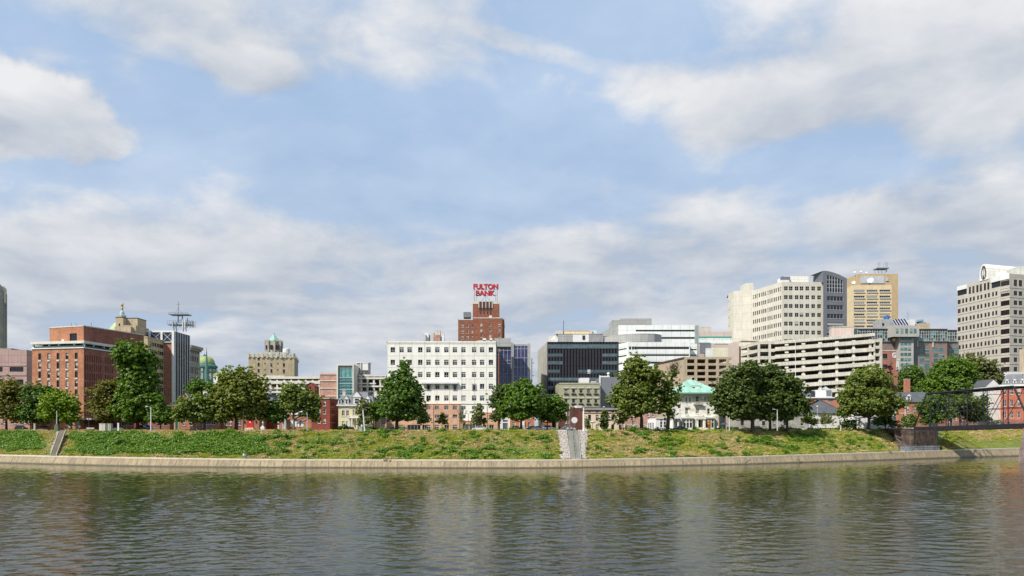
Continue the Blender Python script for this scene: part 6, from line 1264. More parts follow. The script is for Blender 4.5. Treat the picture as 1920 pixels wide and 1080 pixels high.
door(b, F, F.u(1131.5), F.u(1139), GZ, ZP(798, Y), M_brown); b.pbox('door_canopy', M_white, F, F.u(1131), F.u(1140), -.9, -.02, ZP(776, Y), ZP(775, Y)); b.pbox('roof_vent', M_white, F, F.u(1133), F.u(1136), 3, 4, ZP(763.5, Y), ZP(761.5, Y))
b.done()
b = Bld('arched_garage_building', 'low tan building with three arched garage doors behind trunk', 'building', 1190, 256); Y = 255
F, _, _ = b.block(1172.5, Y, 1214, Y, 12, ZP(797.5, Y), M_peach); 
for px in (1181, 1193.5, 1206):
    u = F.u(px); mb, mi = b.pmb('arched_door', M_sand); pts = [F.P(u-.95, -.05, GZ), F.P(u+.95, -.05, GZ)]+[F.P(u+.95*math.cos(t), -.05, GZ+1.2+.75*math.sin(t)) for t in rg(0, math.pi, 9)]; mb.poly(pts, mi)
    mb, mi = b.pmb('arch_trim', M_concw); mb.tube([F.P(u+1.05*math.cos(t), -.08, GZ+1.2+.85*math.sin(t)) for t in rg(0, math.pi, 9)], .1, 4, mi)
b.done()
b = Bld('rear_brick_house', 'brown brick house with sash windows above the arched garages', 'house', 1195, 275)
F, _, _ = b.block(1168, 272, 1232, 272, 12, ZP(768, 272), M_brickp, front=[([1188, 1216, 1225], [777, 793], 4.5, 8, 'std')]); gable(b, F, ZP(768, 272), 2.6, 12, M_slate, .3, M_brickp); b.done()
# mansion with white wing
b = Bld('copper_roofed_mansion', 'ivory mansion with green copper hip roof, balconies and portico', 'mansion', 1300, 262); Y = 258
F, Fr, Fl = b.block(1273, Y, 1346, Y, 20, ZP(736.5, Y), M_ivory, front=[([1287, 1293.5], [749.5], 3.0, 8.6, 'lite'), ([1329, ], [748], 4.6, 9, 'std'), ([1322, 1335], [748], 1.8, 8, 'slot'), ([1307.6], [748.5], 6, 12, 'std'), ([1287.4], [770.5], 5, 11.5, 'std'), ([1328.5], [771], 5, 10, 'lite'), ([1307.6], [770, ], 6.6, 12, 'std'), ([1289, 1282.5], [796.5], 5.5, 9, 'brk'), ([1289, 1282.5], [788.6], 5.5, 3, 'brk'), ([1323, 1330], [796.5], 5, 9, 'brk'), ([1323, 1330], [788.6], 5, 3, 'brk')])
mb, mi = b.pmb('roof', M_copper); o = 1.7; z0 = ZP(736.6, Y); z1 = ZP(713, Y+10); e = [F.P(-o, -o, z0), F.P(F.len+o, -o, z0), F.P(F.len+o, 20+o, z0), F.P(-o, 20+o, z0)]; r0, r1 = F.P(F.len*.46-1.2, 9, z1), F.P(F.len*.46+1.2, 9, z1)
mb.poly([e[0], e[1], r1, r0], mi); mb.poly([e[1], e[2], r1], mi); mb.poly([e[2], e[3], r0, r1], mi); mb.poly([e[3], e[0], r0], mi); mb.poly(e[::-1], b.mi(M_ivory)*0+mi)
b.pbox('eaves', mat('green gutter', (.16, .34, .26), .6), F, -o, F.len+o, -o-.1, -o, z0-.4, z0+.05); b.pbox('cornice', M_ivory, F, -.3, F.len+.3, -.9, -.01, z0-.7, z0-.02)
b.pbox('roof_dormer', M_copper, F, F.u(1299), F.u(1316), 2.0, 6, z0+1.0+1.2, z0+2.7); b.pbox('dormer_window', G_dark, F, F.u(1301), F.u(1305.5), 1.96, 1.999, z0+.9, z0+2.1); b.pbox('dormer_window', M_ivory, F, F.u(1306), F.u(1312.5), 1.96, 1.999, z0+.9, z0+2.1); b.pbox('dormer_wall', M_ivory, F, F.u(1300), F.u(1315), 2.0, 5.8, z0+.6, z0+2.2)
chimney(b, F, F.u(1309.5), 13, z0+2, ZP(709.5, Y+13), M_concl, 1.5)
for i in range(11):
    for u in (.25, F.len-.25): b.pbox('quoin', M_concw, F, u-.3, u+.3, -.07, -.002, GZ+1+i*1.15, GZ+1.7+i*1.15)
def balustrade(F, u0, u1, y, z, n_, m):
    b.pbox('balcony', m, F, u0, u1, y, -.02, z-.35, z); b.pbox('balcony', m, F, u0, u1, y, y+.14, z+.75, z+.9)
    for i in range(n_): u = u0+(u1-u0)*(i+.5)/n_; b.pbox('balcony', m, F, u-.07, u+.07, y+.02, y+.12, z, z+.76)
balustrade(F, F.u(1300), F.u(1317), -1.1, ZP(757.6, Y), 9, mat('grey stone balcony', (.33, .31, .27), .8)); balustrade(F, F.u(1300.5), F.u(1317), -.7, ZP(779, Y), 9, M_ivory)
b.pbox('scroll_panel', M_ivory, F, F.u(1303), F.u(1313), -.4, -.02, ZP(763.5, Y), ZP(760, Y)); b.pbox('window_hood', M_ivory, F, F.u(1283), F.u(1292), -.5, -.01, ZP(764, Y), ZP(762.6, Y)); mb, mi = b.pmb('window_hood', M_ivory); mb.poly([F.P(F.u(1283), -.3, ZP(762.6, Y)), F.P(F.u(1292), -.3, ZP(762.6, Y)), F.P(F.u(1287.5), -.3, ZP(760.8, Y))], mi)
b.pbox('window_surround', M_ivory, F, F.u(1284), F.u(1291), -.2, -.01, ZP(779, Y), ZP(777.4, Y))
for (p0, p1) in ((1278, 1296.5), (1319, 1337)):
    b.pbox('bay_roof', M_ivory, F, F.u(p0)-.3, F.u(p1)+.3, -1.9, -.02, ZP(784.5, Y), ZP(781.5, Y)); b.pbox('bay', M_ivory, F, F.u(p0), F.u(p1), -1.5, -.02, GZ, ZP(784.6, Y))
    for q in (p0+3.4, (p0+p1)/2+.3, p1-3.2):
        b.pbox('bay_window', G_dark, F, F.u(q-1.9), F.u(q+1.9), -1.53, -1.501, ZP(801.5, Y), ZP(792, Y)); b.pbox('bay_window', G_dark, F, F.u(q-1.9), F.u(q+1.9), -1.53, -1.501, ZP(790.5, Y), ZP(787.3, Y))
b.pbox('portico_roof', M_ivory, F, F.u(1300), F.u(1319), -3.4, -.02, ZP(786.5, Y), ZP(781.8, Y))
for px in (1301.5, 1304.4, 1315, 1317.6): mb, mi = b.pmb('portico_column', M_ivory); u = F.u(px); mb.tube([F.P(u, -3.0, GZ+1), F.P(u, -3.0, ZP(786.5, Y))], [.28, .22], 10, mi)
door(b, F, F.u(1306), F.u(1313), GZ+1, ZP(793, Y), M_brown); mb, mi = b.pmb('fanlight', G_dark); u = F.u(1309.5); mb.poly([F.P(u+.9*math.cos(t), -.12, ZP(792, Y)+.8*math.sin(t)) for t in rg(math.pi, 0, 10)], mi)
for i in range(6): b.pbox('steps', M_concl, F, F.u(1304)-.1*i, F.u(1316)+.1*i, -3.4-.4*(i+1), -3.4-.4*i, GZ, GZ+1-.17*i)
for s_ in (1301.8, 1318): u = F.u(s_); b.pbox('step_wall', M_concw, F, u-.3, u+.3, -5.8, -3.42, GZ, GZ+.9)
# wings to the left
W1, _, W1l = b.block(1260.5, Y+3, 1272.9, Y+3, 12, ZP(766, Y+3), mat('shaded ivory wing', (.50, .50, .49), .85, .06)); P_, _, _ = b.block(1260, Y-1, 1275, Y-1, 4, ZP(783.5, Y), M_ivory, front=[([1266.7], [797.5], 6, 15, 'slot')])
for px in (1261.5, 1271.5): mb, mi = b.pmb('portico_column', M_white); mb.tube([(WX(px, Y-2), Y-2, GZ+.3), (WX(px, Y-2), Y-2, ZP(784, Y-2))], .28, 10, mi)
b.pbox('portico_roof', M_white, P_, -.3, P_.len+.3, -2, -.02, ZP(785, Y), ZP(782.5, Y))
W2, _, _ = b.block(1229.5, Y, 1259.8, Y, 12, ZP(783.5, Y), M_white, front=[([1240, 1246.8], [796], 4.6, 11.5, 'lite'), ([1240, 1246.8], [787.4], 4.6, 3, 'slot')]); b.pbox('cornice', M_concw, W2, 0, W2.len, -.3, -.01, ZP(785, Y), ZP(783, Y))
W3, _, _ = b.block(1214.2, Y+2, 1229.3, Y+.5, 8, ZP(786.5, Y), M_white, front=[([1216.5, 1219.5, 1222.5, 1225.5], [798.5], 1.6, 12, 'slot')])
b.done()
# stone church / grey buildings beneath the elms
b = Bld('grey_stone_hall', 'rough grey stone hall with dark window right of the elms', 'building', 1440, 264); Y = YH_(1430, 40)
F, _, _ = b.block(1384, Y, 1516, Y, 14, ZP(778, Y), M_rstone, front=[([1503.8], [790.5], 5, 14, 'brk'), ([1392, 1412, 1432, 1452, 1472], [791], 6, 13, 'brk')]); b.pbox('sill', M_white, F, F.u(1500), F.u(1508), -.2, -.01, ZP(799.5, Y), ZP(798.7, Y)); gable(b, F, ZP(778, Y), 5, 14, M_slate, .3, M_rstone); b.done()
b = Bld('white_hip_roof_house', 'white house with grey hip roof between the two small trees', 'house', 1555, 280); Y = YH_(1550, 40)
F, _, Fl = b.block(1521, Y, 1584, Y, 16, ZP(774, Y), M_white, front=[([1530, 1545, 1562, 1576], [792], 5, 9, 'std')]); gable(b, F, ZP(774, Y), 5.2, 16, M_slate, .6, None, hip=7.5); b.pbox('tan_wall', M_tan, F, F.u(1560), F.u(1577), -5, -4.6, GZ, GZ+1.9); b.done()
b = Bld('flat_roof_brick_shop', 'orange brick building with white flat roof edge and teal windows', 'building', 1545, 300); Y = 300
F, _, _ = b.block(1500, Y, 1592, Y, 18, ZP(746, Y), mat('salmon brick', (.46, .20, .13), .9, .08), front=[([1535.8, 1557], [750.2], 9, 5.4, 'teal')]); b.pbox('roof_edge', M_white, F, -.3, F.len, -.5, 18.3, ZP(746.5, Y)-.02, ZP(744.5, Y)); b.pbox('pier', M_tan, F, F.u(1531), F.u(1540), -.15, -.01, GZ, ZP(754, Y))
b.pbox('roof_house', M_white, F, F.u(1538.5), F.u(1568), 4, 9, ZP(744.5, Y), ZP(731, Y+4)); mb, mi = b.pmb('roof_house', M_white); gfront(b, F, F.u(1538.5), F.u(1557), ZP(731, Y+4), 1.2, 0.1, M_white, M_white, .1); b.pbox('louvre', M_metal, F, F.u(1557), F.u(1567), 3.9, 3.99, ZP(743, Y+4), ZP(731.5, Y+4)); b.pbox('roof_screen', M_graypan, F, F.u(1512), F.u(1534), 6, 12, ZP(744.5, Y), ZP(737, Y+6)); b.pbox('roof_tank', M_dark, F, F.u(1532), F.u(1537), 5, 7, ZP(744.5, Y), ZP(733, Y+6))
b.done()
b = Bld('white_porch_house', 'white house behind the big sycamore with pale porch', 'house', 1660, 292); Y = YH_(1650, 32)
F, _, _ = b.block(1600, Y, 1680, Y, 12, ZP(768, Y), M_white, front=[([1612, 1640, 1655, 1671], [790], 5, 10, 'std'), ([1655, 1671], [775], 5, 7, 'std')]); gable(b, F, ZP(768, Y), 3, 12, M_greyroof, .4, M_white); b.done()
b = Bld('gabled_brick_house', 'orange brick gabled house with dark roof, dormer and tall chimney', 'house', 1705, 310); Y = 309
mo = mat('warm orange brick', (.42, .17, .10), .9, .12, 'brick', (.9, .35), .03)
F, _, Fl = b.block(1684, Y, 1748, Y, 14, ZP(753.5, Y), mo, front=[([1702.5], [765.7], 5.4, 11, 'std'), ([1714, 1730], [765.7], 5, 10, 'std'), ([1692, 1712, 1730], [790], 5.4, 10, 'std')]); gable(b, F, ZP(753.5, Y), 4.4, 14, M_slate, .5, mo); b.pbox('water_table', M_concl, F, 0, F.len, -.12, -.01, ZP(775.5, Y), ZP(774, Y)); b.pbox('drainpipe', M_white, F, F.u(1697)-.1, F.u(1697)+.1, -.2, -.01, GZ, ZP(754, Y)); b.pbox('barge_board', M_white, F, -.62, -.3, -.7, 0, ZP(754.5, Y), ZP(752, Y))
mb, mi = b.pmb('barge_board', M_white); mb.bar(F.P(-.5, -.6, ZP(754, Y)), F.P(-.5, 7, ZP(753.5, Y)+4.6), .3, mi)
dormer(b, F, F.u(1706.8), 1.7, ZP(751, Y), 1.9, .9, 1.2, rm=M_slate); chimney(b, F, F.u(1719.5), 8, ZP(750, Y), ZP(711.5, Y+8), mo, 2.0); mb, mi = b.pmb('chimney', mo); mb.poly([F.P(F.u(1709), 7, ZP(735, Y)), F.P(F.u(1719), 7, ZP(735, Y)), F.P(F.u(1719), 7, ZP(722, Y))], 0)
b.done()
b = Bld('orange_row_house', 'orange brick row house with white door seen through bridge truss', 'house', 1790, 322); Y = 321
F, _, _ = b.block(1750, Y, 1846, Y, 12, ZP(762, Y), mo, front=[([1791.5, 1805.5], [784], 5.4, 10, 'std'), ([1760, 1770, 1825, 1838], [784], 5, 9, 'std'), ([1760, 1775, 1791, 1805, 1820, 1835], [768], 4.6, 7, 'std')]); door(b, F, F.u(1780.5), F.u(1785.5), GZ, ZP(783, Y), M_dark); gable(b, F, ZP(762, Y), 3.2, 12, M_slate, .3, mo)
b.done()
b = Bld('white_gable_end_house', 'house with blank white gable wall beside red mansard house', 'house', 1860, 325); Y = 322
F, _, _ = b.block(1848, Y, 1876, Y, 14, ZP(724, Y), M_white); gfront(b, F, 0, F.len, ZP(724, Y), 3.0, 14, M_slate, M_white, .2); b.done()
b = Bld('mansard_brick_house', 'red brick three storey house with grey mansard roof at right', 'house', 1900, 320); Y = 318
F, _, _ = b.block(1876, Y, 1965, Y-9, 12, ZP(724.5, Y), mat('vivid red brick', (.40, .13, .08), .9, .1, 'brick', (.9, .35), .02), front=[([1883.5, 1897, 1910.5, 1924, 1938], [734, 756, 778], 5.6, 12, 'std')])
b.pbox('cornice', M_white, F, -.4, F.len, -.7, -.01, ZP(724.6, Y), ZP(721.8, Y)); mb, mi = b.pmb('roof', M_greyroof); z0, z1 = ZP(721.8, Y), ZP(702, Y); mb.poly([F.P(.2, -.4, z0), F.P(F.len, -.4, z0), F.P(F.len, 2, z1), F.P(2.0, 2, z1)], mi); mb.poly([F.P(.2, 14, z0), F.P(.2, -.4, z0), F.P(2.0, 2, z1), F.P(2.0, 12, z1)], mi); mb.poly([F.P(2.0, 2, z1), F.P(F.len, 2, z1), F.P(F.len, 12, z1), F.P(2.0, 12, z1)], mi)
for px in (1888, 1902.5, 1917, 1932): dormer(b, F, F.u(px), 1.25, z0+.2, 1.6, .6, .0)
b.pbox('steps', M_concl, F, F.u(1890), F.u(1900), -2, -.02, GZ, GZ+1)
b.done()
# ------------------------------------------------------------------ trees
M_bark = mat('grey brown bark', (.085, .065, .05), .95, .3, nscale=2, streak=.3); M_barkl = mat('pale mottled bark', (.20, .18, .145), .95, .3, nscale=2, streak=.3)
LF = {'olive': leafmat('olive foliage', (0.115,0.128,0.014),(0.324,0.287,0.040),(0.446,0.354,0.069), trans=.42), 'deep': leafmat('deep foliage', (0.048,0.123,0.011),(0.168,0.281,0.021),(0.271,0.360,0.040), trans=.42), 'bright': leafmat('bright foliage', (0.069,0.157,0.007),(0.184,0.304,0.013),(0.274,0.362,0.023), trans=.42), 'lime': leafmat('lime foliage', (0.144,0.250,0.006),(0.310,0.420,0.011),(0.421,0.460,0.028), trans=.42), 'mid': leafmat('mid foliage', (0.087,0.144,0.017),(0.271,0.325,0.038),(0.382,0.404,0.067), trans=.42), 'elm': leafmat('elm foliage', (0.045,0.086,0.013),(0.168,0.230,0.029),(0.255,0.316,0.054), trans=.42), 'chest': leafmat('chest foliage', (0.096,0.137,0.013),(0.335,0.353,0.047),(0.478,0.446,0.096), trans=.42), 'grey': leafmat('grey foliage', (0.128,0.152,0.040),(0.297,0.305,0.098),(0.446,0.427,0.184), trans=.42), 'hedge': leafmat('hedge foliage', (0.027,0.067,0.009),(0.101,0.171,0.021), trans=.42), 'pale': leafmat('pale foliage', (0.270,0.329,0.092),(0.513,0.549,0.196), trans=.42)}
def crown_mesh(lobes, m, seed, leaf=.32, dens=1., hole=0.):
    """lobes in metres (x, y, z, r, rz); many small leaf clumps in a shell of every lobe"""
    g = np.random.default_rng(seed); CC, NN, SS, TT = [], [], [], []
    for (x, y, z, r, rz) in lobes:
        ph0 = g.uniform(0, 6.28, 3); area = r*r*.5+r*rz*.5; nc = max(6, int(area*10.*dens)); d = g.normal(size=(nc, 3)); d /= np.linalg.norm(d, axis=1, keepdims=True)
        rad = g.uniform(.58, 1.0, nc)**.8*g.uniform(.86, 1.14, nc); ph = g.uniform(0, 6.28, 6); wob = 1+.13*np.sin(d[:, 0]*5+ph[0])+.12*np.sin(d[:, 2]*6+ph[1])+.08*np.sin(d[:, 1]*9+ph[2])+.06*np.sin(d[:, 0]*13+ph[3]); c = d*(rad*wob)[:, None]*np.array([r, r, rz])+np.array([x, y, z])
        gapf = np.sin(d[:, 0]*4.1+ph0[0])*np.sin(d[:, 2]*4.7+ph0[1])*np.sin(d[:, 1]*3.9+ph0[2])
        if hole or True: k = (g.random(nc) > hole) & (gapf < .42); c, d = c[k], d[k]; nc = len(c)
        cr = g.uniform(.26, .62, nc)*(.42+.10*r); k = 26; ct = g.random(nc)
        off = g.normal(size=(nc, k, 3)); off /= np.linalg.norm(off, axis=2, keepdims=True); off *= (g.random((nc, k, 1))**.45)*cr[:, None, None]; off[:, :, 2] *= .62
        P = c[:, None, :]+off; nor = off/np.maximum(cr[:, None, None], .1)*.8+d[:, None, :]*.5+np.array([0, 0, .55])+g.normal(size=(nc, k, 3))*.45
        CC.append(P.reshape(-1, 3)); NN.append(nor.reshape(-1, 3)); SS.append(leaf*g.uniform(.6, 1.25, nc*k)); TT.append(np.clip(np.repeat(ct, k)*.65+g.random(nc*k)*.4, 0, 1))
        # a few inner leaves so the crown's middle is not empty
        ni = int(nc*5); d = g.normal(size=(ni, 3)); d /= np.linalg.norm(d, axis=1, keepdims=True); P = d*(g.random(ni)**.5*.62)[:, None]*np.array([r, r, rz])+np.array([x, y, z])
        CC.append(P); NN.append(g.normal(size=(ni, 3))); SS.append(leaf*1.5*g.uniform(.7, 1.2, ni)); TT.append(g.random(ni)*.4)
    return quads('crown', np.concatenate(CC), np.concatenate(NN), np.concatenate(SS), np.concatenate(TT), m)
TG = 'trees along the riverside park'
def tree(name, label, px, Y, lobes, kind, tr=.38, dens=1., leaf=.25, hole=0., bark=None, group=TG, lean=0, zb=GZ, extra=(), deep=True, fork=None, twigs=0):
    x0 = WX(px, Y); t = thing(name, label, 'tree', (x0, Y, zb), group); g = random.Random(int(px*7)); L_ = []
    k = Y/FX
    zs_ = sorted(q[1] for q in lobes); cut = zs_[len(zs_)//2]
    if deep: lobes = list(lobes)+[(q[0]+(2 if j % 2 else -2), min(q[1]+q[2]*.38, 792-.5*q[2]), q[2]*.8, (q[3] if len(q) > 3 else q[2])*.72) for j, q in enumerate(lobes) if q[1] >= cut and q[1]+q[2]*.38 < 790]
    for i, lb in enumerate(lobes):
        lx, ly, r = lb[:3]; ry = lb[3] if len(lb) > 3 else r
        X, Z, r_, rz = WX(lx, Y)-x0, WZ(ly, Y)-zb, r*k, ry*k; yy = g.uniform(-.35, .35)*r_
        L_.append((X, yy, Z, r_*1.15, rz*1.13))
        if deep and r_ > 2.2: L_.append((X*.8, (yy+r_*.75 if i % 2 else yy-r_*.6), Z-.08*rz, r_*.85, rz*.85))
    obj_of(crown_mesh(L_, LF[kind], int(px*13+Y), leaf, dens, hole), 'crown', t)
    a = MB(); zf = fork if fork is not None else min(l[2] for l in L_)*.55+.6; zf = max(zf, 1.0); fx = lean*k
    a.tube([(0, 0, -.3), (fx*.15, 0, .5), (fx*.5, 0, zf*.6), (fx, 0, zf)], [tr*1.45, tr*1.05, tr*.9, tr*.8], 8)
    top = max(L_, key=lambda q: q[2]); a.tube([(fx, 0, zf-.2), ((fx+top[0])/2+g.uniform(-.4, .4), 0, (zf+top[2])/2), (top[0], top[1], top[2]+top[4]*.5)], [tr*.75, tr*.5, tr*.12], 7)
    for (X, yy, Z, r_, rz) in L_:
        s_ = g.uniform(0, .45); sx, sz = fx+(top[0]-fx)*s_*.6, zf+(top[2]-zf)*s_*.6
        if Z < sz+.3: sz = max(zf*.7, Z-1.5)
        mx, mz = (sx+X)/2+g.uniform(-.3, .3), (sz+Z)/2-.12*abs(X-sx)
        a.tube([(sx, 0, sz), (mx, yy*.5, mz), (X, yy, Z+rz*.2)], [tr*.48, tr*.30, tr*.10], 6)
        for q in range(3):
            t2 = g.uniform(0, 6.28); a.tube([(X*.6+mx*.4, yy*.6, Z*.6+mz*.4), (X+r_*.7*math.cos(t2), yy+r_*.5*math.sin(t2), Z+rz*.5*g.uniform(-.3, 1))], [tr*.18, tr*.05], 5)
    for q in range(twigs):
        X, yy, Z, r_, rz = top; aa = g.uniform(-1.0, 1.0); b0 = (X+g.uniform(-1, 1), yy, Z-1); b1 = (b0[0]+aa*1.6, yy+g.uniform(-1, 1), Z+rz*g.uniform(.8, 1.5)); a.tube([b0, b1], [.10, .035], 4)
        for w_ in range(4): s_ = g.uniform(.3, .9); p = [b0[j]+(b1[j]-b0[j])*s_ for j in range(3)]; a.tube([p, (p[0]+g.uniform(-1.1, 1.1), p[1]+g.uniform(-.5, .5), p[2]+g.uniform(.5, 1.4))], [.05, .02], 4)
    a.build('trunk', bark or M_bark, t, org=(0, 0, 0)); return t
def YT(px, k=27): return YS(px)+k
T_ = tree
T_('park_tree', 'olive green rounded tree cut by the left edge', 12, YT(12), [(8, 735, 24, 24), (-12, 755, 24, 28), (30, 728, 17), (24, 765, 25, 22), (-35, 730, 28)], 'olive', .4)
T_('park_tree', 'dark green tree between olive edge tree and lime green tree', 66, YT(66, 31), [(62, 740, 22), (80, 745, 20), (56, 768, 22, 20), (92, 733, 12), (78, 775, 18, 14)], 'deep', .35)
T_('park_tree', 'bright lime green tree behind the left grey lamp post', 110, YT(110, 24), [(105, 752, 24, 20), (95, 768, 22, 17), (122, 760, 20, 20), (112, 740, 14, 12), (136, 778, 16, 15), (140, 760, 11, 18)], 'lime', .25, dens=1.2)
T_('park_tree', 'olive brown tree in front of the brick hotel shaded side', 196, YT(196), [(205, 727, 19, 18), (190, 742, 20, 20), (212, 748, 20, 24), (180, 763, 16, 14), (200, 772, 22, 16)], 'olive', .35)
T_('park_tree', 'tallest tree with bright narrow crown in front of tan stepped building', 258, YT(258, 29), [(248, 662, 27, 20), (262, 675, 26, 22), (238, 676, 20, 16), (262, 705, 28, 26), (280, 712, 20, 20), (245, 715, 22, 22), (240, 742, 22, 20), (268, 742, 30, 24), (252, 768, 32, 20), (282, 765, 18, 18)], 'bright', .6, leaf=.4)
T_('sapling', 'small bright sapling under the tallest tree', 238, YT(238, 22), [(238, 772, 9, 13), (236, 784, 8, 8)], 'bright', .12, dens=1.6, deep=False)
T_('park_tree', 'green conical tree right of the thin white lamp post', 301, YT(301), [(298, 750, 10, 13), (296, 766, 17, 14), (306, 778, 22, 15), (288, 780, 18, 14), (318, 785, 12, 9)], 'bright', .22)
T_('back_tree', 'green tree behind feathery locust left of the green dome', 376, YT(376, 62), [(372, 722, 17, 13), (360, 732, 14, 12), (390, 727, 15, 12), (380, 740, 20, 14)], 'bright', .3)
T_('park_tree', 'low wide feathery olive locust tree in front of the brick row house', 378, YT(378, 21), [(350, 762, 22, 18), (378, 752, 24, 18), (402, 762, 18, 20), (338, 778, 13, 12), (368, 776, 20, 14), (412, 781, 17, 11), (390, 779, 18, 12)], 'mid', .34, hole=.12, dens=.9, bark=M_barkl, leaf=.3)
T_('park_tree', 'large round chestnut tree beside the red church door', 443, YT(443, 24), [(445, 710, 30, 24), (425, 722, 24, 22), (470, 722, 27, 24), (415, 745, 22, 22), (450, 740, 34, 28), (482, 742, 20, 24), (430, 765, 26, 18), (468, 768, 24, 16), (486, 764, 13, 20)], 'chest', .62, leaf=.29)
T_('park_tree', 'small dark tree between church and white portico', 512, YT(512, 28), [(505, 768, 17, 14), (523, 760, 17, 14), (515, 780, 20, 12), (530, 776, 12, 10)], 'deep', .22)
T_('park_tree', 'forked green tree in front of the portico house', 551, YT(551, 22), [(550, 732, 24, 16), (535, 748, 14, 14), (572, 745, 20, 16), (590, 752, 15, 14), (552, 758, 18, 12), (580, 768, 18, 12), (592, 780, 10, 10)], 'mid', .32, bark=M_barkl, fork=3)
T_('park_tree', 'slender olive tree in front of yellow house behind leaning pole', 684, YT(684, 25), [(682, 757, 11, 11), (678, 772, 14, 13), (688, 786, 15, 11), (676, 790, 10, 8)], 'grey', .14, hole=.15)
T_('park_tree', 'light green tree tucked left of the big linden', 700, YT(700, 27), [(700, 762, 14, 10), (698, 775, 13, 10), (708, 778, 10, 9)], 'bright', .16)
T_('park_tree', 'big pyramidal dark linden in front of the white office', 744, YT(744, 24), [(758, 687, 12, 12), (756, 705, 20, 15), (738, 720, 20, 17), (765, 723, 22, 18), (780, 733, 15, 18), (730, 745, 21, 20), (756, 745, 30, 22), (778, 757, 19, 20), (736, 768, 26, 15), (764, 774, 24, 12), (724, 762, 14, 17)], 'deep', .58, leaf=.29, dens=1.1)
T_('young_tree', 'young street tree touching the right side of the big linden', 793.5, YT(793, 34), [(793, 779, 10, 11), (796, 787, 11, 8), (788, 790, 7, 6)], 'mid', .1, deep=False, dens=1.4, group='young trees in front of the white office')
T_('young_tree', 'small round young tree before tan base of the white office', 829, YT(829, 34), [(829, 784, 9, 7), (824, 790, 6, 5), (835, 791, 6, 5), (829, 778, 5, 4)], 'olive', .09, deep=False, dens=1.4, leaf=.26, group='young trees in front of the white office')
T_('young_tree', 'nearly bare young tree left of the silver car', 866, YT(866, 34), [(866, 779, 7, 9), (862, 788, 5, 5), (870, 792, 5, 5)], 'grey', .08, deep=False, dens=.5, leaf=.22, hole=.4, group='young trees in front of the white office', twigs=4)
T_('young_tree', 'oval young tree directly above the silver car', 896.5, YT(896, 33), [(898, 766, 8, 8), (897, 777, 11, 10), (893, 790, 10, 8), (906, 790, 8, 6)], 'grey', .12, deep=False, dens=1.5, leaf=.3, group='young trees in front of the white office')
T_('park_tree', 'dark tree half hidden behind left side of the double trunk tree', 936, YT(936, 34), [(938, 735, 15, 15), (930, 752, 15, 15), (940, 770, 17, 14), (928, 782, 9, 8), (950, 728, 13, 10)], 'elm', .32)
T_('park_tree', 'round bright green tree with double trunk right of white office', 977, YT(977, 22), [(984, 722, 16, 13), (968, 733, 20, 17), (1000, 738, 20, 18), (985, 748, 30, 22), (958, 757, 22, 18), (1005, 762, 18, 18), (975, 774, 26, 12), (944, 772, 10, 9)], 'bright', .42, leaf=.28, dens=1.1, fork=2.5)
T_('park_tree', 'green tree left of the white pole by the side street', 1026, YT(1026, 28), [(1040, 752, 18, 13), (1024, 762, 18, 13), (1052, 765, 15, 12), (1016, 778, 12, 12), (1036, 778, 18, 11), (1056, 780, 9, 9)], 'deep' if False else 'bright', .22)
T_('park_tree', 'large spreading grey green tree above the arched garages', 1203, YT(1203, 20), [(1190, 685, 24, 18), (1208, 700, 26, 20), (1176, 708, 20, 17), (1168, 735, 24, 18), (1195, 733, 28, 20), (1222, 728, 20, 22), (1155, 748, 15, 14), (1182, 760, 28, 15), (1214, 756, 22, 17), (1232, 705, 14, 12)], 'mid', .60, leaf=.29, hole=.08)
T_('park_tree', 'thick trunked tree with bare twigs on top beside the mansion', 1251, YT(1251, 20), [(1252, 722, 18, 18), (1238, 738, 17, 16), (1262, 745, 17, 18), (1275, 728, 9, 14), (1246, 760, 18, 13), (1256, 775, 12, 9), (1262, 700, 10, 14)], 'elm' if False else 'mid', .62, hole=.32, dens=.75, lean=4, fork=6, twigs=26)
T_('small_tree', 'dark narrow small tree before the peach corner house', 1133, YT(1133, 28), [(1133, 776, 7, 9), (1133, 786, 10, 9), (1133, 796, 10, 8)], 'elm', .12, deep=False, dens=1.8)
T_('small_tree', 'thin pale leafed small tree between peach house and big trunk', 1168, YT(1168, 26), [(1170, 782, 15, 9), (1160, 790, 11, 8), (1180, 772, 9, 9), (1152, 780, 6, 6)], 'grey', .13, deep=False, hole=.3)
T_('small_tree', 'little slim cone shaped tree at left corner of the peach house', 1101, YT(1101, 30), [(1101, 788, 4, 7), (1101, 797, 5.5, 8)], 'grey', .07, deep=False, dens=1.8)
T_('elm_tree', 'massive dark elm with layered branches right of the mansion', 1411, YT(1411, 18), [(1402, 692, 22, 15), (1380, 703, 22, 16), (1362, 720, 20, 17), (1395, 722, 28, 20), (1372, 742, 28, 18), (1346, 753, 16, 12), (1400, 750, 28, 20), (1348, 738, 15, 14), (1380, 768, 24, 13), (1410, 772, 16, 12), (1352, 770, 12, 8)], 'elm', .70, leaf=.26, dens=1.15)
T_('elm_tree', 'central dark elm of the broad clump with high green top', 1444, YT(1444, 21), [(1443, 694, 20, 14), (1425, 705, 22, 16), (1458, 708, 20, 15), (1440, 725, 32, 20), (1430, 750, 30, 20), (1458, 752, 26, 20), (1440, 775, 24, 12)], 'elm', .5, leaf=.26, dens=1.15)
T_('elm_tree', 'right hand dark elm of the broad clump by small trees', 1476, YT(1476, 19), [(1476, 716, 20, 14), (1492, 730, 19, 16), (1470, 738, 26, 18), (1500, 752, 18, 16), (1485, 760, 26, 16), (1508, 765, 12, 11), (1470, 775, 20, 11)], 'elm', .45, leaf=.26, dens=1.1)
T_('small_tree', 'left of two small round trees before the grey roofed house', 1515.5, YT(1515, 26), [(1519, 778, 9, 8), (1513, 787, 10, 8), (1524, 790, 9, 7)], 'mid', .1, deep=False, dens=1.4, hole=.1)
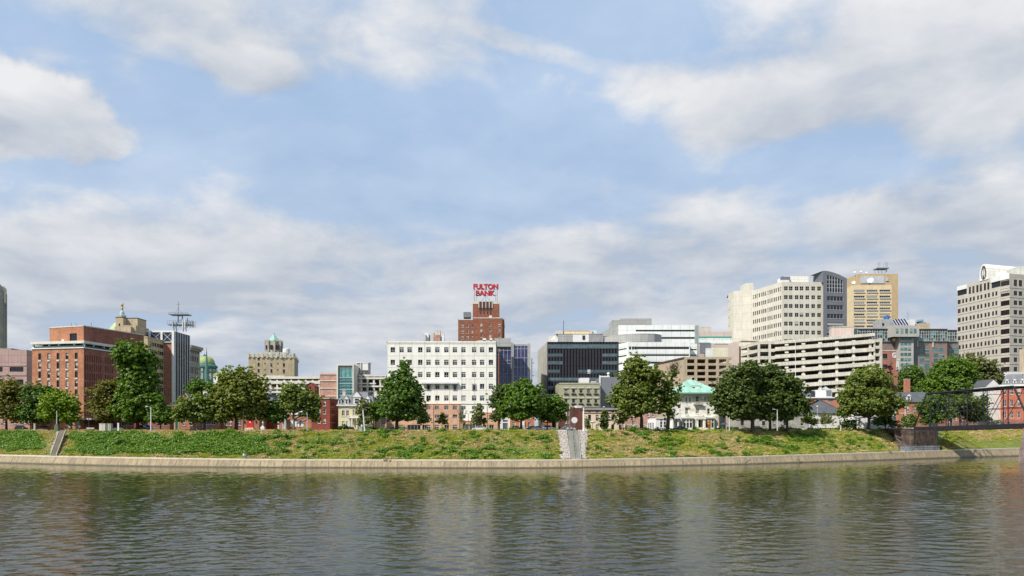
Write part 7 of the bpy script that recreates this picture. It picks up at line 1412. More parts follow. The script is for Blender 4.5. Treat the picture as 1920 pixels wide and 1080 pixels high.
T_('small_tree', 'right of two small round trees before the grey roofed house', 1548, YT(1548, 26), [(1549, 780, 9, 7), (1544, 788, 8, 7), (1555, 789, 8, 7)], 'grey', .1, deep=False, dens=1.4, hole=.1)
T_('park_tree', 'big broad sycamore left of the stone bridge abutment', 1629, YT(1629, 19), [(1632, 705, 28, 18), (1612, 715, 24, 18), (1655, 716, 20, 18), (1600, 735, 24, 18), (1640, 738, 32, 20), (1668, 745, 20, 16), (1592, 758, 18, 14), (1582, 772, 13, 11), (1625, 758, 28, 15), (1656, 762, 24, 13), (1688, 755, 13, 10), (1580, 748, 12, 12)], 'mid', .58, leaf=.26)
T_('park_tree', 'dark purple green tree under right side of the sycamore', 1660, YT(1660, 24), [(1660, 780, 14, 11), (1650, 790, 13, 9), (1670, 792, 12, 8)], 'elm', .2)
T_('back_tree', 'green tree behind the gabled brick house chimney', 1705, 350, [(1706, 702, 22, 17), (1690, 715, 16, 15), (1722, 712, 18, 16), (1705, 725, 24, 14)], 'deep', .4, group=None)
T_('back_tree', 'largest bright green tree behind the bridge truss', 1785, 338, [(1790, 688, 28, 20), (1770, 698, 24, 20), (1808, 698, 24, 20), (1755, 718, 24, 18), (1785, 718, 34, 20), (1815, 722, 26, 18), (1740, 735, 18, 14), (1770, 742, 26, 14), (1805, 745, 26, 14)], 'bright', .5, leaf=.29, group=None)
T_('back_tree', 'pale thin leafed tree between bright tree and arched tower', 1845, 345, [(1828, 680, 18, 14), (1848, 690, 20, 17), (1864, 705, 16, 14), (1840, 712, 18, 14), (1878, 712, 11, 9), (1820, 668, 8, 6)], 'pale' if False else 'grey', .35, hole=.28, leaf=.32, group=None, twigs=8)
T_('park_tree', 'green tree behind the first truss panel of the bridge', 1752, YT(1752, 34), [(1750, 752, 20, 13), (1738, 770, 15, 14), (1765, 772, 20, 14), (1745, 788, 16, 10), (1722, 765, 8, 10)], 'deep', .3, group='trees behind the bridge')
T_('park_tree', 'tree with forked trunk behind the middle of the bridge truss', 1800, YT(1800, 34), [(1800, 755, 24, 14), (1785, 768, 18, 12), (1818, 765, 20, 15), (1830, 780, 14, 12), (1838, 755, 13, 14)], 'elm', .4, group='trees behind the bridge', fork=5)
T_('park_tree', 'small dark tree at right end of leafy mass behind bridge', 1846, YT(1846, 36), [(1845, 752, 8, 12), (1842, 770, 11, 12), (1848, 784, 9, 9)], 'deep', .2, group='trees behind the bridge')
def shrub(name, label, px, Y, lobes, kind, group=None, cat='shrub', dens=2.2, leaf=.2, zb=GZ):
    x0 = WX(px, Y); k = Y/FX; L_ = [(WX(q[0], Y)-x0, 0, WZ(q[1], Y)-zb, q[2]*k, (q[3] if len(q) > 3 else q[2])*k) for q in lobes]
    me = crown_mesh(L_, LF[kind], int(px), leaf, dens); me.name = 'shrub'; o = bpy.data.objects.new(name, me); C.objects.link(o); o.location = (x0, Y, zb); return tag(o, label, cat, group)
shrub('evergreen_shrub', 'pointed green arborvitae left of pair before gabled brick house', 1698, YT(1698, 26), [(1698, 795, 8, 8), (1697, 785, 6, 9)], 'bright'); shrub('evergreen_shrub', 'tall green arborvitae beside the brick house right corner', 1712, YT(1712, 27), [(1710, 795, 9, 9), (1708, 783, 7, 10), (1714, 786, 6, 8)], 'deep')
shrub('yellow_shrub', 'yellow green low shrub at foot of abutment wall fence', 1686, YT(1686, 24), [(1686, 798, 6, 4)], 'lime'); shrub('pale_shrub', 'pale round shrub left of the chestnut trunk', 431.5, YT(431, 22), [(431.5, 803, 5.5, 3.6)], 'pale')
shrub('clipped_hedge', 'dark clipped hedge before yellow house left window', 644, 247, [(638, 802, 6, 5), (646, 801, 7, 5.5), (652, 803, 4, 4.5)], 'hedge', cat='hedge'); shrub('clipped_shrub', 'round dark shrub at yellow house steps', 660, 246, [(660, 804, 5.5, 4.5)], 'hedge'); shrub('dark_shrubs', 'dark shrub mass right of leaning white pole', 695, 247, [(688, 803, 6, 5), (697, 803, 8, 5), (704, 804, 5, 4)], 'hedge')
for i, (p0, p1, q) in enumerate(((1272, 1284, 'left of the blue sign panel'), (1286, 1303, 'left of the portico steps'), (1320, 1332, 'right of the portico steps'), (1334, 1352, 'right of the orange carving'))):
    n_ = 3; shrub('clipped_hedge', 'clipped green mansion hedge '+q, (p0+p1)/2, YH_(1300, 41), [(p0+(p1-p0)*(j+.5)/n_, 804.2-.0*j, (p1-p0)/n_*.7, 3.6) for j in range(n_)], 'hedge', 'hedges before the mansion', 'hedge')
for i, (p0, p1, q) in enumerate(((1476, 1501, 'below the dark stone hall window'), (1512, 1526, 'under the left small round tree'), (1528, 1576, 'under the right small round tree'), (1600, 1618, 'left of sycamore trunk'))):
    n_ = max(2, int((p1-p0)/5)); shrub('low_hedge', 'low dark hedge along the park edge '+q, (p0+p1)/2, YT((p0+p1)/2, 29), [(p0+(p1-p0)*(j+.5)/n_, 805, 3.8, 3.2) for j in range(n_)], 'hedge', 'low hedges along the park', 'hedge')
shrub('bank_shrub', 'grey stump-like shrub near top of the bank below portico house', 537, YS(537)+13, [(537, 819, 4, 5)], 'elm', zb=8.6)
shrub('dark_hedge', 'tall black green yew mass between small tree and sycamore', 1592, YT(1592, 24), [(1588, 795, 9, 11), (1600, 794, 10, 12), (1578, 799, 6, 7)], 'hedge', cat='hedge')
shrub('house_shrubs', 'low shrubs below bridge beside white gable wall', 1862, 312, [(1850, 792, 5, 5), (1860, 793, 6, 4.5), (1870, 792, 6, 5), (1879, 794, 4, 4)], 'deep')
# ------------------------------------------------------------------ bridge
br = thing('truss_bridge', 'black steel truss footbridge reaching the bank at the right', 'bridge', (153, 285, 11)); Bx0, By0 = 153.2, 284.5; Bx1, By1 = 166.0, 238.5
BL = math.hypot(Bx1-Bx0, By1-By0); bd_ = ((Bx1-Bx0)/BL, (By1-By0)/BL); bn = (-bd_[1], bd_[0])   # bn points to the far (right) truss
ZD = lambda s: 10.9+1.25*min(1.15, s/BL)
def BP(s, v, z): return (Bx0+bd_[0]*s+bn[0]*v, By0+bd_[1]*s+bn[1]*v, z)
WB = 7.0; HT = 12.6; NP = 6
def truss(v, s0, L_, n):
    a = MB(); ps = [s0+L_*i/n for i in range(n+1)]; zt_ = lambda s: ZD(s)+HT
    P0, P1 = BP(ps[0], v, ZD(ps[0])), BP(ps[-1], v, ZD(ps[-1])); T0, T1 = BP(ps[1]-L_/n*.25, v, zt_(ps[1])), BP(ps[-2]+L_/n*.25, v, zt_(ps[-2]))
    a.bar(P0, T0, .50); a.bar(P1, T1, .50); a.bar(T0, T1, .50); a.bar(P0, P1, .45)
    a.build('truss_chords', M_bridge, br)
    for i in range(1, n):
        q = ps[i]; a = MB(); a.bar(BP(q, v, ZD(q)), BP(q, v, zt_(q)), .28); a.build('truss_post', M_bridge, br)
    a = MB()
    m_ = n/2
    for i in range(1, n):
        q = ps[i]
        if i < m_: a.bar(BP(q, v, zt_(q)), BP(ps[i+1], v, ZD(ps[i+1])), .16); a.bar(BP(ps[i-1] if i > 1 else ps[1], v, zt_(ps[1]) if i > 1 else zt_(ps[1])), BP(ps[i+1], v, ZD(ps[i+1])), .13); a.bar(BP(q+1, v, ZD(q)), BP(q+1.6, v, zt_(q)), .04)
        if i > m_: a.bar(BP(q, v, zt_(q)), BP(ps[i-1], v, ZD(ps[i-1])), .16); a.bar(BP(ps[i], v, ZD(q)), BP(ps[i-1], v, zt_(q)), .05)
        if i == m_: a.bar(BP(q, v, ZD(q)), BP(ps[i-1], v, zt_(q)), .13); a.bar(BP(q, v, ZD(q)), BP(ps[i+1], v, zt_(q)), .13)
    a.bar(BP(ps[0], v, ZD(0)+HT*.45), BP(ps[-1], v, ZD(L_)+HT*.45), .15)
    a.build('tie_rods', M_bridge, br)
    return ps, zt_
for s0, L_ in ((0, BL-.4), (BL+.4, 60)):
    for v in (0, WB): ps, ztf_ = truss(v, s0, L_, NP)
    for q in ps[1:-1]:
        a = MB()
        a.bar(BP(q, 0, ztf_(q)), BP(q, WB, ztf_(q)), .26); a.bar(BP(q, 0, ztf_(q)-2), BP(q, WB, ztf_(q)-2), .12)
        for i in range(4): a.bar(BP(q, WB*i/4, ztf_(q)-(0 if i % 2 else 2)), BP(q, WB*(i+1)/4, ztf_(q)-(2 if i % 2 else 0)), .06)
        a.build('portal_frame', M_bridge, br); a = MB(); a.bar(BP(q, 0, ZD(q)-.8), BP(q, WB, ZD(q)-.8), .3); a.build('floor_beam', M_bridge, br)
    a = MB()
    for i in range(1, NP-1): a.bar(BP(ps[i], 0, ztf_(ps[i])), BP(ps[i+1], WB, ztf_(ps[i+1])), .05); a.bar(BP(ps[i], WB, ztf_(ps[i])), BP(ps[i+1], 0, ztf_(ps[i+1])), .05)
    for t_ in (.45,): a.bar(BP(ps[0]+2.3, 0, ZD(0)+HT*t_), BP(ps[0]+2.3, WB, ZD(0)+HT*t_), .12)
    a.build('cross_bracing', M_bridge, br)
    a = MB(); n_ = 24
    for i in range(n_):
        sa, sb = s0-.8+(L_+1.6)*i/n_, s0-.8+(L_+1.6)*(i+1)/n_; za, zb2 = ZD(sa), ZD(sb)
        for (v0, v1, d0, d1) in ((-.5, WB+.5, -.35, 0), (-.6, -.3, -1.25, .35), (WB+.3, WB+.6, -1.25, .35)):
            lo = [BP(sa, v0, za+d0), BP(sb, v0, zb2+d0), BP(sb, v1, zb2+d0), BP(sa, v1, za+d0)]; hi = [BP(sa, v0, za+d1), BP(sb, v0, zb2+d1), BP(sb, v1, zb2+d1), BP(sa, v1, za+d1)]
            for k_ in range(4): j = (k_+1) % 4; a.poly([lo[k_], lo[j], hi[j], hi[k_]])
            a.poly(hi); a.poly(lo[::-1])
    a.build('deck', M_bridge, br); a = MB()
    for v in (.35, WB-.35):
        for hgt in (.55, .95, 1.35): a.bar(BP(s0, v, ZD(s0)+hgt), BP(s0+L_, v, ZD(s0+L_)+hgt), .06)
        for i in range(31): q = s0+L_*i/30; a.bar(BP(q, v, ZD(q)), BP(q, v, ZD(q)+1.38), .04)
    a.build('railing', mat('grey railing steel', (.12, .125, .14), .5), br)
# pier
pr = thing('bridge_pier', 'tapered brown stone bridge pier standing in the river at right edge', 'bridge pier', (Bx1+3, By1, 0)); m_pier = mat('weathered pier stone', (.20, .15, .135), .95, .25, 'brick', (1.6, .8), .06, streak=.3)
a = MB()
def frustum(a, s_, v0, v1, z0, z1, hl0, hl1, out0, out1):
    lo = [BP(s_-hl0, v0-out0, z0), BP(s_-hl0, v1+out0, z0), BP(s_+hl0, v1+out0, z0), BP(s_+hl0, v0-out0, z0)]; hi = [BP(s_-hl1, v0-out1, z1), BP(s_-hl1, v1+out1, z1), BP(s_+hl1, v1+out1, z1), BP(s_+hl1, v0-out1, z1)]
    for k_ in range(4): j = (k_+1) % 4; a.poly([lo[j], lo[k_], hi[k_], hi[j]])
    a.poly(hi)
frustum(a, BL, -1.4, WB+1, -2.5, ZD(BL)-1.2, 1.7, 1.2, 2.8, .6); a.build('shaft', m_pier, pr); a = MB(); frustum(a, BL, -.3, WB+1, ZD(BL)-1.2, ZD(BL)-.85, 1.5, 1.5, .5, .5); a.build('cap', M_conc, pr); a = MB(); frustum(a, BL, -.3, WB+1, -2.5, .35, 2.3, 2.2, 2.4, 2.3); a.build('footing', m_pier, pr)
# abutment
ab = thing('bridge_abutment', 'dark brown stone abutment under the bridge with pale lower courses', 'abutment', (152, 282, 3)); m_ab = mat('brown abutment stone', (.085, .052, .042), .95, .38, 'brick', (1.3, .65), .07, (.13, .11, .09), streak=.5, col2=(.17, .13, .09), nscale=.8); m_ab2 = mat('pale abutment courses', (.36, .37, .39), .9, .2, 'brick', (1.6, .65), .1, (.12, .12, .12), streak=.3)
Yl_, Yr_ = YS(1713)+4.2, YS(1758)+4.2; Ya = Yl_; zl = lerp(ZT, 1735)-.3; zs = ZP(836, Ya)
x0, x1 = WX(1713, Yl_), WX(1677, YS(1677)+14); yl = YS(1677)+14; xr = WX(1759, Yr_)
a = MB(); a.prism([(x0, Yl_), (xr, Yr_), (xr+2, 292), (x0, 292)], zs, 9.95); a.build('front_wall', m_ab, ab); a = MB(); a.prism([(x0-.15, Yl_-.35), (xr+.35, Yr_-.35), (xr+2.3, 291), (x0, 291)], zl, zs); a.build('lower_courses', m_ab2, ab)
a = MB(); xm, ym = WX(1690, YS(1690)+4.6), YS(1690)+4.6
a.poly([(xm, ym, zl), (x0, Yl_, zl), (x0, Yl_, GZ+.55), (x1, yl, GZ+.55), (x1-.5, yl-1, GZ-3)]); a.poly([(x1, yl, GZ+.55), (x0, Yl_, GZ+.55), (x0, 292, GZ+.55), (x1, 292, GZ+.55)]); a.poly([(x1, 292, GZ-1), (x1, yl, GZ-1), (x1, yl, GZ+.55), (x1, 292, GZ+.55)])
a.build('wing_wall', m_ab, ab); a = MB(); a.bar((x1, yl, GZ+.65), (x0, Yl_-.1, GZ+.65), .3); a.build('coping', M_conc, ab); a = MB(); a.poly([(xm-.3, ym-.3, zl), (x0, Yl_-.3, zl), (x0, Yl_-.3, zs), (xm-.4, ym+.2, zs)]); a.build('lower_courses', m_ab2, ab)
fn = thing('approach_fence', 'black iron fence on the left bridge approach', 'fence', (x1, yl, GZ+.6)); a = MB()
for i in range(26): s_ = i/25; X, Yq = x1+(x0-x1)*s_-1.0, yl+(Ya-yl)*s_; a.bar((X, Yq, GZ+.6), (X, Yq, GZ+2.0), .045)
a.build('pickets', M_dark, fn); a = MB(); a.bar((x1-1, yl, GZ+2.0), (x0-1, Ya, GZ+2.0), .06); a.bar((x1-1, yl, GZ+.85), (x0-1, Ya, GZ+.85), .05); a.build('rails', M_dark, fn)
# ------------------------------------------------------------------ lamp posts, poles, signs, benches
def post(name, label, cat, px, py_top, Y, r, m, head=None, base=None, lean=0, zb=GZ, group=None):
    t = thing(name, label, cat, (WX(px, Y), Y, zb), group); h_ = ZP(py_top, Y)-zb; a = MB(); lx = lean/FX*Y; a.tube([(0, 0, 0), (lx, 0, h_)], [r*1.25, r*.8], 8); a.build('pole', m, t, org=(0, 0, 0))
    if head:
        a = MB(); 
        if head == 'arm': a.bar((lx, 0, h_-.05), (lx-1.0, 0, h_+.12), .05); a.box(lx-1.45, lx-.75, -.16, .16, h_+.02, h_+.22)
        if head == 'cap': a.tube([(lx, 0, h_-.1), (lx, 0, h_+.25)], [.2, .28], 8)
        if head == 'disc': a.lathe((lx, 0, h_), [(0, -.45), (.5, -.38), (.95, -.1), (.95, .05), (.3, .3), (0, .3)], 14)
        if head == 'globe': a.lathe((lx, 0, h_), [(.0, -.3), (.25, -.2), (.33, 0), (.25, .22), (0, .32)], 10)
        a.build('lamp_head', M_mlight if head != 'globe' else M_white, t, org=(0, 0, 0))
    if base == 'box': a = MB(); a.box(-.55, .55, -.4, .4, -.1, 1.5); a.box(-.35, .35, -.3, .3, 1.5, 2.0); a.build('green_cabinet', mat('green cabinet', (.13, .17, .09), .6), t, org=(0, 0, 0))
    if base == 'foot': a = MB(); a.tube([(0, 0, 0), (0, 0, .6)], [r*2.2, r*1.8], 8); a.build('foot', m, t, org=(0, 0, 0))
    return t
LP = 'slim lamp posts in the park'
post('lamp_post', 'grey pole with green cabinet at its foot beside left stairs', 'lamp post', 106.5, 770, YT(106, -3), .13, M_mlight, None, 'box')
post('lamp_post', 'thin white lamp post in front of green conical tree', 'lamp post', 283, 763, YT(283, -4), .13, M_white, 'arm', None, group=LP)
post('lamp_post', 'grey lamp post under the right side of the forked tree', 'lamp post', 576, 777, YT(576, 4), .11, M_mlight, 'cap', group=LP)
post('leaning_pole', 'white pole leaning left beside a grey cabinet before yellow house', 'pole', 684, 769, YT(684, -4), .16, M_white, None, lean=-3.5)
post('street_pole', 'thin dark street pole at left part of white office base', 'pole', 813, 759, YT(813, 30), .08, M_dark, None, 'foot'); post('street_pole', 'thin dark street pole right of the silver car', 'pole', 914, 762, YT(914, 30), .08, M_dark, None, 'foot'); post('street_pole', 'pale short pole in front of the glass entrance', 'pole', 878.5, 776, YT(878, 24), .08, M_metal)
post('white_pole', 'white pole at the left corner of side street', 'pole', 1068, 763, YT(1068, 30), .14, M_white); post('white_pole', 'tall white pole at the top of white stones beside the stairs', 'pole', 1094.5, 764, YT(1094, -7.8), .17, M_white, None, 'foot')
post('street_lamp', 'lamp with wide disc head before the peach corner house', 'street lamp', 1111, 791, YT(1111, 26), .07, M_brown, 'disc'); post('street_lamp', 'thin white lamp above the arched garages', 'street lamp', 1185.5, 782, YT(1185, 30), .06, M_mlight, 'arm')
post('lamp_post', 'pale lamp post in front of the dark elms', 'lamp post', 1457.5, 768, YT(1457, -5), .14, M_mlight, 'arm', group=LP); post('lamp_post', 'short white post right of the mansion under elm branches', 'pole', 1367.5, 782, YT(1367, -3), .10, M_white); post('lamp_post', 'short white post right of the small round trees', 'pole', 1576.5, 797, YT(1576, 6), .12, M_white)
post('street_lamp', 'thin lamp on the roof line of the grey roofed house', 'street lamp', 1532.5, 762, YT(1532, 32), .08, M_mlight, 'globe'); post('street_lamp', 'black lantern post by the abutment fence', 'street lamp', 1679, 777, YT(1679, 20), .08, M_dark, 'cap'); post('street_pole', 'dark pole with crossbar left of the red church door', 'pole', 456.5, 772, YT(456, 14), .12, M_brown, None); post('street_lamp', 'dark thin pole left end of the deck garage roof', 'pole', 587.5, 684, 334, .07, M_mlight, 'arm', zb=ZP(706, 334))
post('street_lamp', 'tall thin white pole in front of art deco tower', 'pole', 505.5, 681, 318, .09, M_mlight, 'arm'); post('tall_pole', 'tall white pole before the long ramped garage', 'pole', 1491.5, 640, 318, .12, M_white); post('tall_pole', 'pale pole before garage above the white roof house', 'pole', 1540.5, 690, 305, .07, M_mlight)
# round white sign on post by side street
t = thing('round_sign', 'white rounded sign board above the side street corner', 'sign', (WX(1077, 246), 246, GZ)); a = MB(); a.tube([(0, 0, 0), (0, 0, 3)], .08, 6); a.build('post', M_metal, t, org=(0, 0, 0)); a = MB(); a.tube([(0, -.12, 3.4), (0, .12, 3.4)], 1.0, 20); a.build('board', M_white, t, org=(0, 0, 0))
# traffic signals
def signal(label, px, py, Y, arm, m):
    t = thing('traffic_signal', label, 'traffic light', (WX(px, Y), Y, GZ)); z = ZP(py, Y)-GZ; a = MB(); a.tube([(arm, 0, 0), (arm, 0, z+.4)], .1, 6); a.bar((arm, 0, z+.3), (0, 0, z+.3), .06); a.build('pole_arm', M_metal, t, org=(0, 0, 0)); a = MB(); a.box(-.22, .22, -.15, .15, z-.6, z+.5); a.build('signal_head', m, t, org=(0, 0, 0))
M_sig = mat('signal yellow', (.62, .36, .02), .5)
signal('yellow traffic signal beside brick hotel corner', 158.6, 772, 252, 1.4, M_sig); signal('left of two yellow traffic signals under the sycamore', 1636, 773, 282, -6, M_sig); signal('right of two yellow traffic signals under the sycamore', 1666, 773, 282, 2.2, M_sig)
# cabinets, blocks, benches
def boxthing(name, label, cat, p0, p1, py, Y, m, dep=1.2, bev=True, zb=GZ):
    x0, x1 = WX(p0, Y), WX(p1, Y); t = thing(name, label, cat, ((x0+x1)/2, Y, zb)); h_ = ZP(py, Y)-zb; w2 = (x1-x0)/2; a = MB(); a.box(-w2, w2, 0, dep, 0, h_*.93); a.build('body', m, t, org=(0, 0, 0)); a = MB(); a.box(-w2-.06, w2+.06, -.06, dep+.06, h_*.93+.003, h_); a.build('lid', m, t, org=(0, 0, 0)); return t
boxthing('utility_cabinet', 'pale grey utility cabinet beside leaning pole', 'utility box', 673, 679, 800, YT(676, -4), mat('pale cabinet', (.36, .40, .34), .6)); boxthing('stone_block', 'large cream stone block in shade near the hotel entrance', 'stone block', 186, 197, 794, YT(190, 6), M_concl, 1.5); boxthing('stone_block', 'cream marker stone left of the green cabinet pole', 'marker', 63, 65.5, 794, YT(64, 4), M_concl, .5); boxthing('stone_block', 'grey block right of the cream stone block', 'stone block', 202, 208, 794, YT(205, 6), M_conc, 1.0)
boxthing('white_sign_board', 'pale blue grey sign board before mansion hedge', 'sign board', 1282, 1290.5, 802, YH_(1286, 36), mat('pale blue board', (.45, .54, .56), .6), .2)
def monument(label, px, Y, hpx, m):
    t = thing('monument', label, 'monument', (WX(px, Y), Y, GZ)); h_ = hpx*Y/FX; a = MB(); a.box(-.6, .6, -.6, .6, 0, h_*.35); a.box(-.45, .45, -.45, .45, h_*.35, h_*.42); a.build('pedestal', m, t, org=(0, 0, 0)); a = MB(); a.lathe((0, 0, h_*.42), [(.3, 0), (.25, h_*.2), (.3, h_*.35), (.14, h_*.45), (.16, h_*.52), (0, h_*.58)], 8); a.build('statue', m, t, org=(0, 0, 0))
monument('white stone monument between church and portico house', 493, YT(493, 22), 19, M_white)
t = thing('orange_carving', 'tall orange carved wooden sculpture before the mansion', 'sculpture', (WX(1329.5, 244), 244, GZ)); m_or = mat('orange wood', (.38, .12, .02), .6, .3, nscale=3)
a = MB(); a.lathe((0, 0, 0), [(.7, 0), (.55, .4), (.3, .8), (.42, 1.5), (.5, 2.1), (.25, 2.5), (.3, 2.9), (.16, 3.3), (0, 3.5)], 10); a.tube([(0, 0, 1.9), (.5, 0, 2.4), (.35, 0, 3.2)], [.18, .14, .06], 6); a.tube([(0, 0, 1.7), (-.55, 0, 2.1), (-.4, 0, 2.9)], [.18, .14, .06], 6); a.build('carved_figure', m_or, t, org=(0, 0, 0)); a = MB(); a.lathe((0, 0, -.01), [(.9, 0), (.9, .25), (0, .25)], 12); a.build('plinth', M_brown, t, org=(0, 0, 0))
def bench(label, px, Y, w_=1.8, m=M_mlight):
    t = thing('park_bench', label, 'bench', (WX(px, Y), Y, GZ), 'park benches facing the river'); a = MB()
    for i in range(3): a.box(-w_/2, w_/2, -.25+.17*i, -.11+.17*i, .43, .47)
    a.build('seat', m, t, org=(0, 0, 0)); a = MB()
    for i in range(3): a.box(-w_/2, w_/2, .28+.03*i, .31+.03*i, .55+.15*i, .66+.15*i)
    a.build('backrest', m, t, org=(0, 0, 0))
    for s_ in (-1, 1): a = MB(); a.box(s_*w_*.42-.04, s_*w_*.42+.04, -.22, .3, 0, .43); a.box(s_*w_*.42-.04, s_*w_*.42+.04, .31, .36, .4, .95); a.build('leg', M_dark, t, org=(0, 0, 0))
def picnic(label, px, Y):
    t = thing('picnic_table', label, 'picnic table', (WX(px, Y), Y, GZ)); m = M_mlight; a = MB(); a.box(-1.4, 1.4, -.4, .4, .74, .79); a.build('tabletop', m, t, org=(0, 0, 0))
    for s_ in (-1, 1): a = MB(); a.box(-1.4, 1.4, s_*.75-.14, s_*.75+.14, .43, .47); a.build('bench_seat', m, t, org=(0, 0, 0)); a = MB(); a.bar((s_*.9, -.85, 0), (s_*.9, .2, .74), .06); a.bar((s_*.9, .85, 0), (s_*.9, -.2, .74), .06); a.bar((s_*.9, -.85, .4), (s_*.9, .85, .4), .05); a.build('trestle', m, t, org=(0, 0, 0))
picnic('grey picnic table below tallest tree beside a white sign', 222, YT(222, 6)); bench('long pale bench before the hotel entrance canopy', 168, YT(168, 8), 2.4, M_concl); bench('bench under the feathery locust tree', 362, YT(362, 3), 1.8, M_dark); bench('bench right of the locust trunk cluster', 390, YT(390, 3), 1.8, M_dark); bench('bench in shade left of the big linden trunk', 728, YT(728, 10), 1.8, M_dark); bench('bench right of the big linden trunk', 762, YT(762, 8), 1.8, M_dark); bench('bench near the big trunk by arched garages', 1168, YT(1168, 16), 2.2, M_dark)
boxthing('white_notice', 'small white notice behind the grey picnic table', 'notice board', 220, 223, 793, YT(222, 12), M_white, .1)
def umbrella(label, px, Y):
    t = thing('patio_umbrella', label, 'umbrella', (WX(px, Y), Y, GZ)); a = MB(); a.tube([(0, 0, 0), (0, 0, 2.5)], .04, 6); a.build('pole', M_dark, t, org=(0, 0, 0)); a = MB(); a.lathe((0, 0, 2.0), [(1.2, 0), (.7, .35), (0, .6)], 8); a.build('canopy', M_white, t, org=(0, 0, 0))
umbrella('white patio umbrella right of the mansion beneath elm', 1358, 246)
# ------------------------------------------------------------------ cars
CARS = {}
def carmesh(kind, col, cm):
    k = (kind, col)
    if k in CARS: return CARS[k]
    if kind == 'sedan': prof_b = [(-2.3, .32), (-2.32, .62), (-2.2, .86), (-1.35, .95), (1.0, .92), (1.9, .80), (2.25, .62), (2.28, .32)]; cab = [(-1.55, .93), (-.95, 1.38), (.35, 1.42), (1.15, .92)]
    else: prof_b = [(-2.35, .36), (-2.38, .75), (-2.3, 1.05), (1.0, 1.05), (1.95, .95), (2.25, .72), (2.3, .36)]; cab = [(-2.2, 1.04), (-1.95, 1.72), (.3, 1.74), (1.05, 1.04)]
    a = MB(); w_ = .88
    def loft(a, pr_, w0, w1, mi=0):
        n = len(pr_); L0 = [(x, -w0 if z < 1.0 else -w1, z) for x, z in pr_]; R0 = [(x, -y, z) for x, y, z in L0]
        a.poly(L0[::-1], mi); a.poly(R0, mi)
        for i in range(n): j = (i+1) % n; a.poly([L0[i], L0[j], R0[j], R0[i]], mi)
    loft(a, prof_b, w_, w_*.96); cr = [(x*.93, z) for x, z in cab]; top = [(x, z) for x, z in cab]
    L0 = [(x, -(w_*.92 if i in (0, 3) else w_*.72), z) for i, (x, z) in enumerate(cab)]; R0 = [(x, -y, z) for x, y, z in L0]; g_ = MB()
    a.poly([L0[1], L0[2], R0[2], R0[1]]); g_.poly(L0[::-1]); g_.poly(R0); g_.poly([L0[0], L0[1], R0[1], R0[0]]); g_.poly([L0[2], L0[3], R0[3], R0[2]])
    for (i, j) in ((0, 1), (1, 2), (2, 3)):
        for S_ in (L0, R0): a.bar(S_[i], S_[j], .045)
    mxx = (cab[1][0]+cab[2][0])/2
    for s_ in (-1, 1): a.bar((mxx, s_*w_*.73, cab[1][1]), (mxx, s_*w_*.93, cab[0][1]), .04)
    wh = MB(); wh.tube([(0, -.1, 0), (0, .1, 0)], .33, 16); hub = MB(); hub.tube([(0, -.12, 0), (0, .12, 0)], .19, 12)
    lt = MB(); lt.box(-.04, .04, -.16, .16, -.08, .08)
    CARS[k] = (a.mesh('body', [cm]), g_.mesh('windows', [G_dark]), wh.mesh('tyre', [M_dark]), hub.mesh('rim', [M_mlight]), lt.mesh('headlight', [M_white]), lt.mesh('tail_light', [M_red])); return CARS[k]
def paint(n_, c): m = mat(n_, c, .3, .03, spec=.6, streak=0); return m
PC = {'silver white': paint('silver white paint', (.62, .63, .64)), 'black': paint('black paint', (.02, .02, .024)), 'dark blue': paint('dark blue paint', (.02, .03, .07)), 'grey': paint('grey paint', (.16, .17, .18)), 'white': paint('white car paint', (.7, .7, .7)), 'dark red': paint('dark red paint', (.14, .02, .02)), 'silver': paint('silver paint', (.38, .39, .40))}
def car(label, px, col, kind='sedan', k=36.5, flip=0, rz=None):
    Y = YS(px)+k; t = thing('parked_car', label, 'car', (WX(px, Y), Y, GZ+.01), 'cars along the riverside street'); m = carmesh(kind, col, PC[col])
    sl = math.degrees(math.atan2(YS(px+10)-YS(px-10), WX(px+10, YS(px+10))-WX(px-10, YS(px-10)))); t.rotation_euler = (0, 0, R((sl if rz is None else rz)+(180 if flip else 0)))
    for nm, me in (('body', m[0]), ('windows', m[1])): obj_of(me, nm, t)
    for x in (-1.4, 1.4):
        for y in (-.82, .82): o = obj_of(m[2], 'wheel', t); o.location = (x, y, .33); h_ = obj_of(m[3], 'rim', o)
    for y in (-.6, .6): o = obj_of(m[4], 'headlight', t); o.location = (2.2, y, .68); o = obj_of(m[5], 'tail_light', t); o.location = (-2.28, y, .78)
car('silver white sedan parked in front of the white office entrance', 899, 'silver white', flip=1, k=31); car('dark blue car in shade left of the green cabinet pole', 84, 'grey', k=36); car('silver car behind the left cabinet pole in deep shade', 94.5, 'silver', 'sedan', 38); car('dark car under the green conical tree', 268, 'black', 'wagon', 36); car('white van like car behind the conical tree near the green door', 279.5, 'white', 'wagon', 40)
car('grey car under the double trunk tree', 1010, 'grey', 'sedan', 37); car('black car right of the double trunk tree', 968, 'dark blue', 'sedan', 36); car('silver car left of the side street tree trunk', 1028, 'silver', 'wagon', 38, rz=30); car('white car at the mouth of the side street', 1065, 'white', 'sedan', 36); car('dark blue sedan in front of mansion hedge', 1276, 'dark blue', 'sedan', 22); car('dark grey car between small garden tree and side street', 1000, 'grey', 'sedan', 40)
car('black car under elms left of the pale lamp post', 1420, 'black', 'sedan', 37); car('dark car in shade beneath the small left trees', 40, 'black', 'wagon', 37)
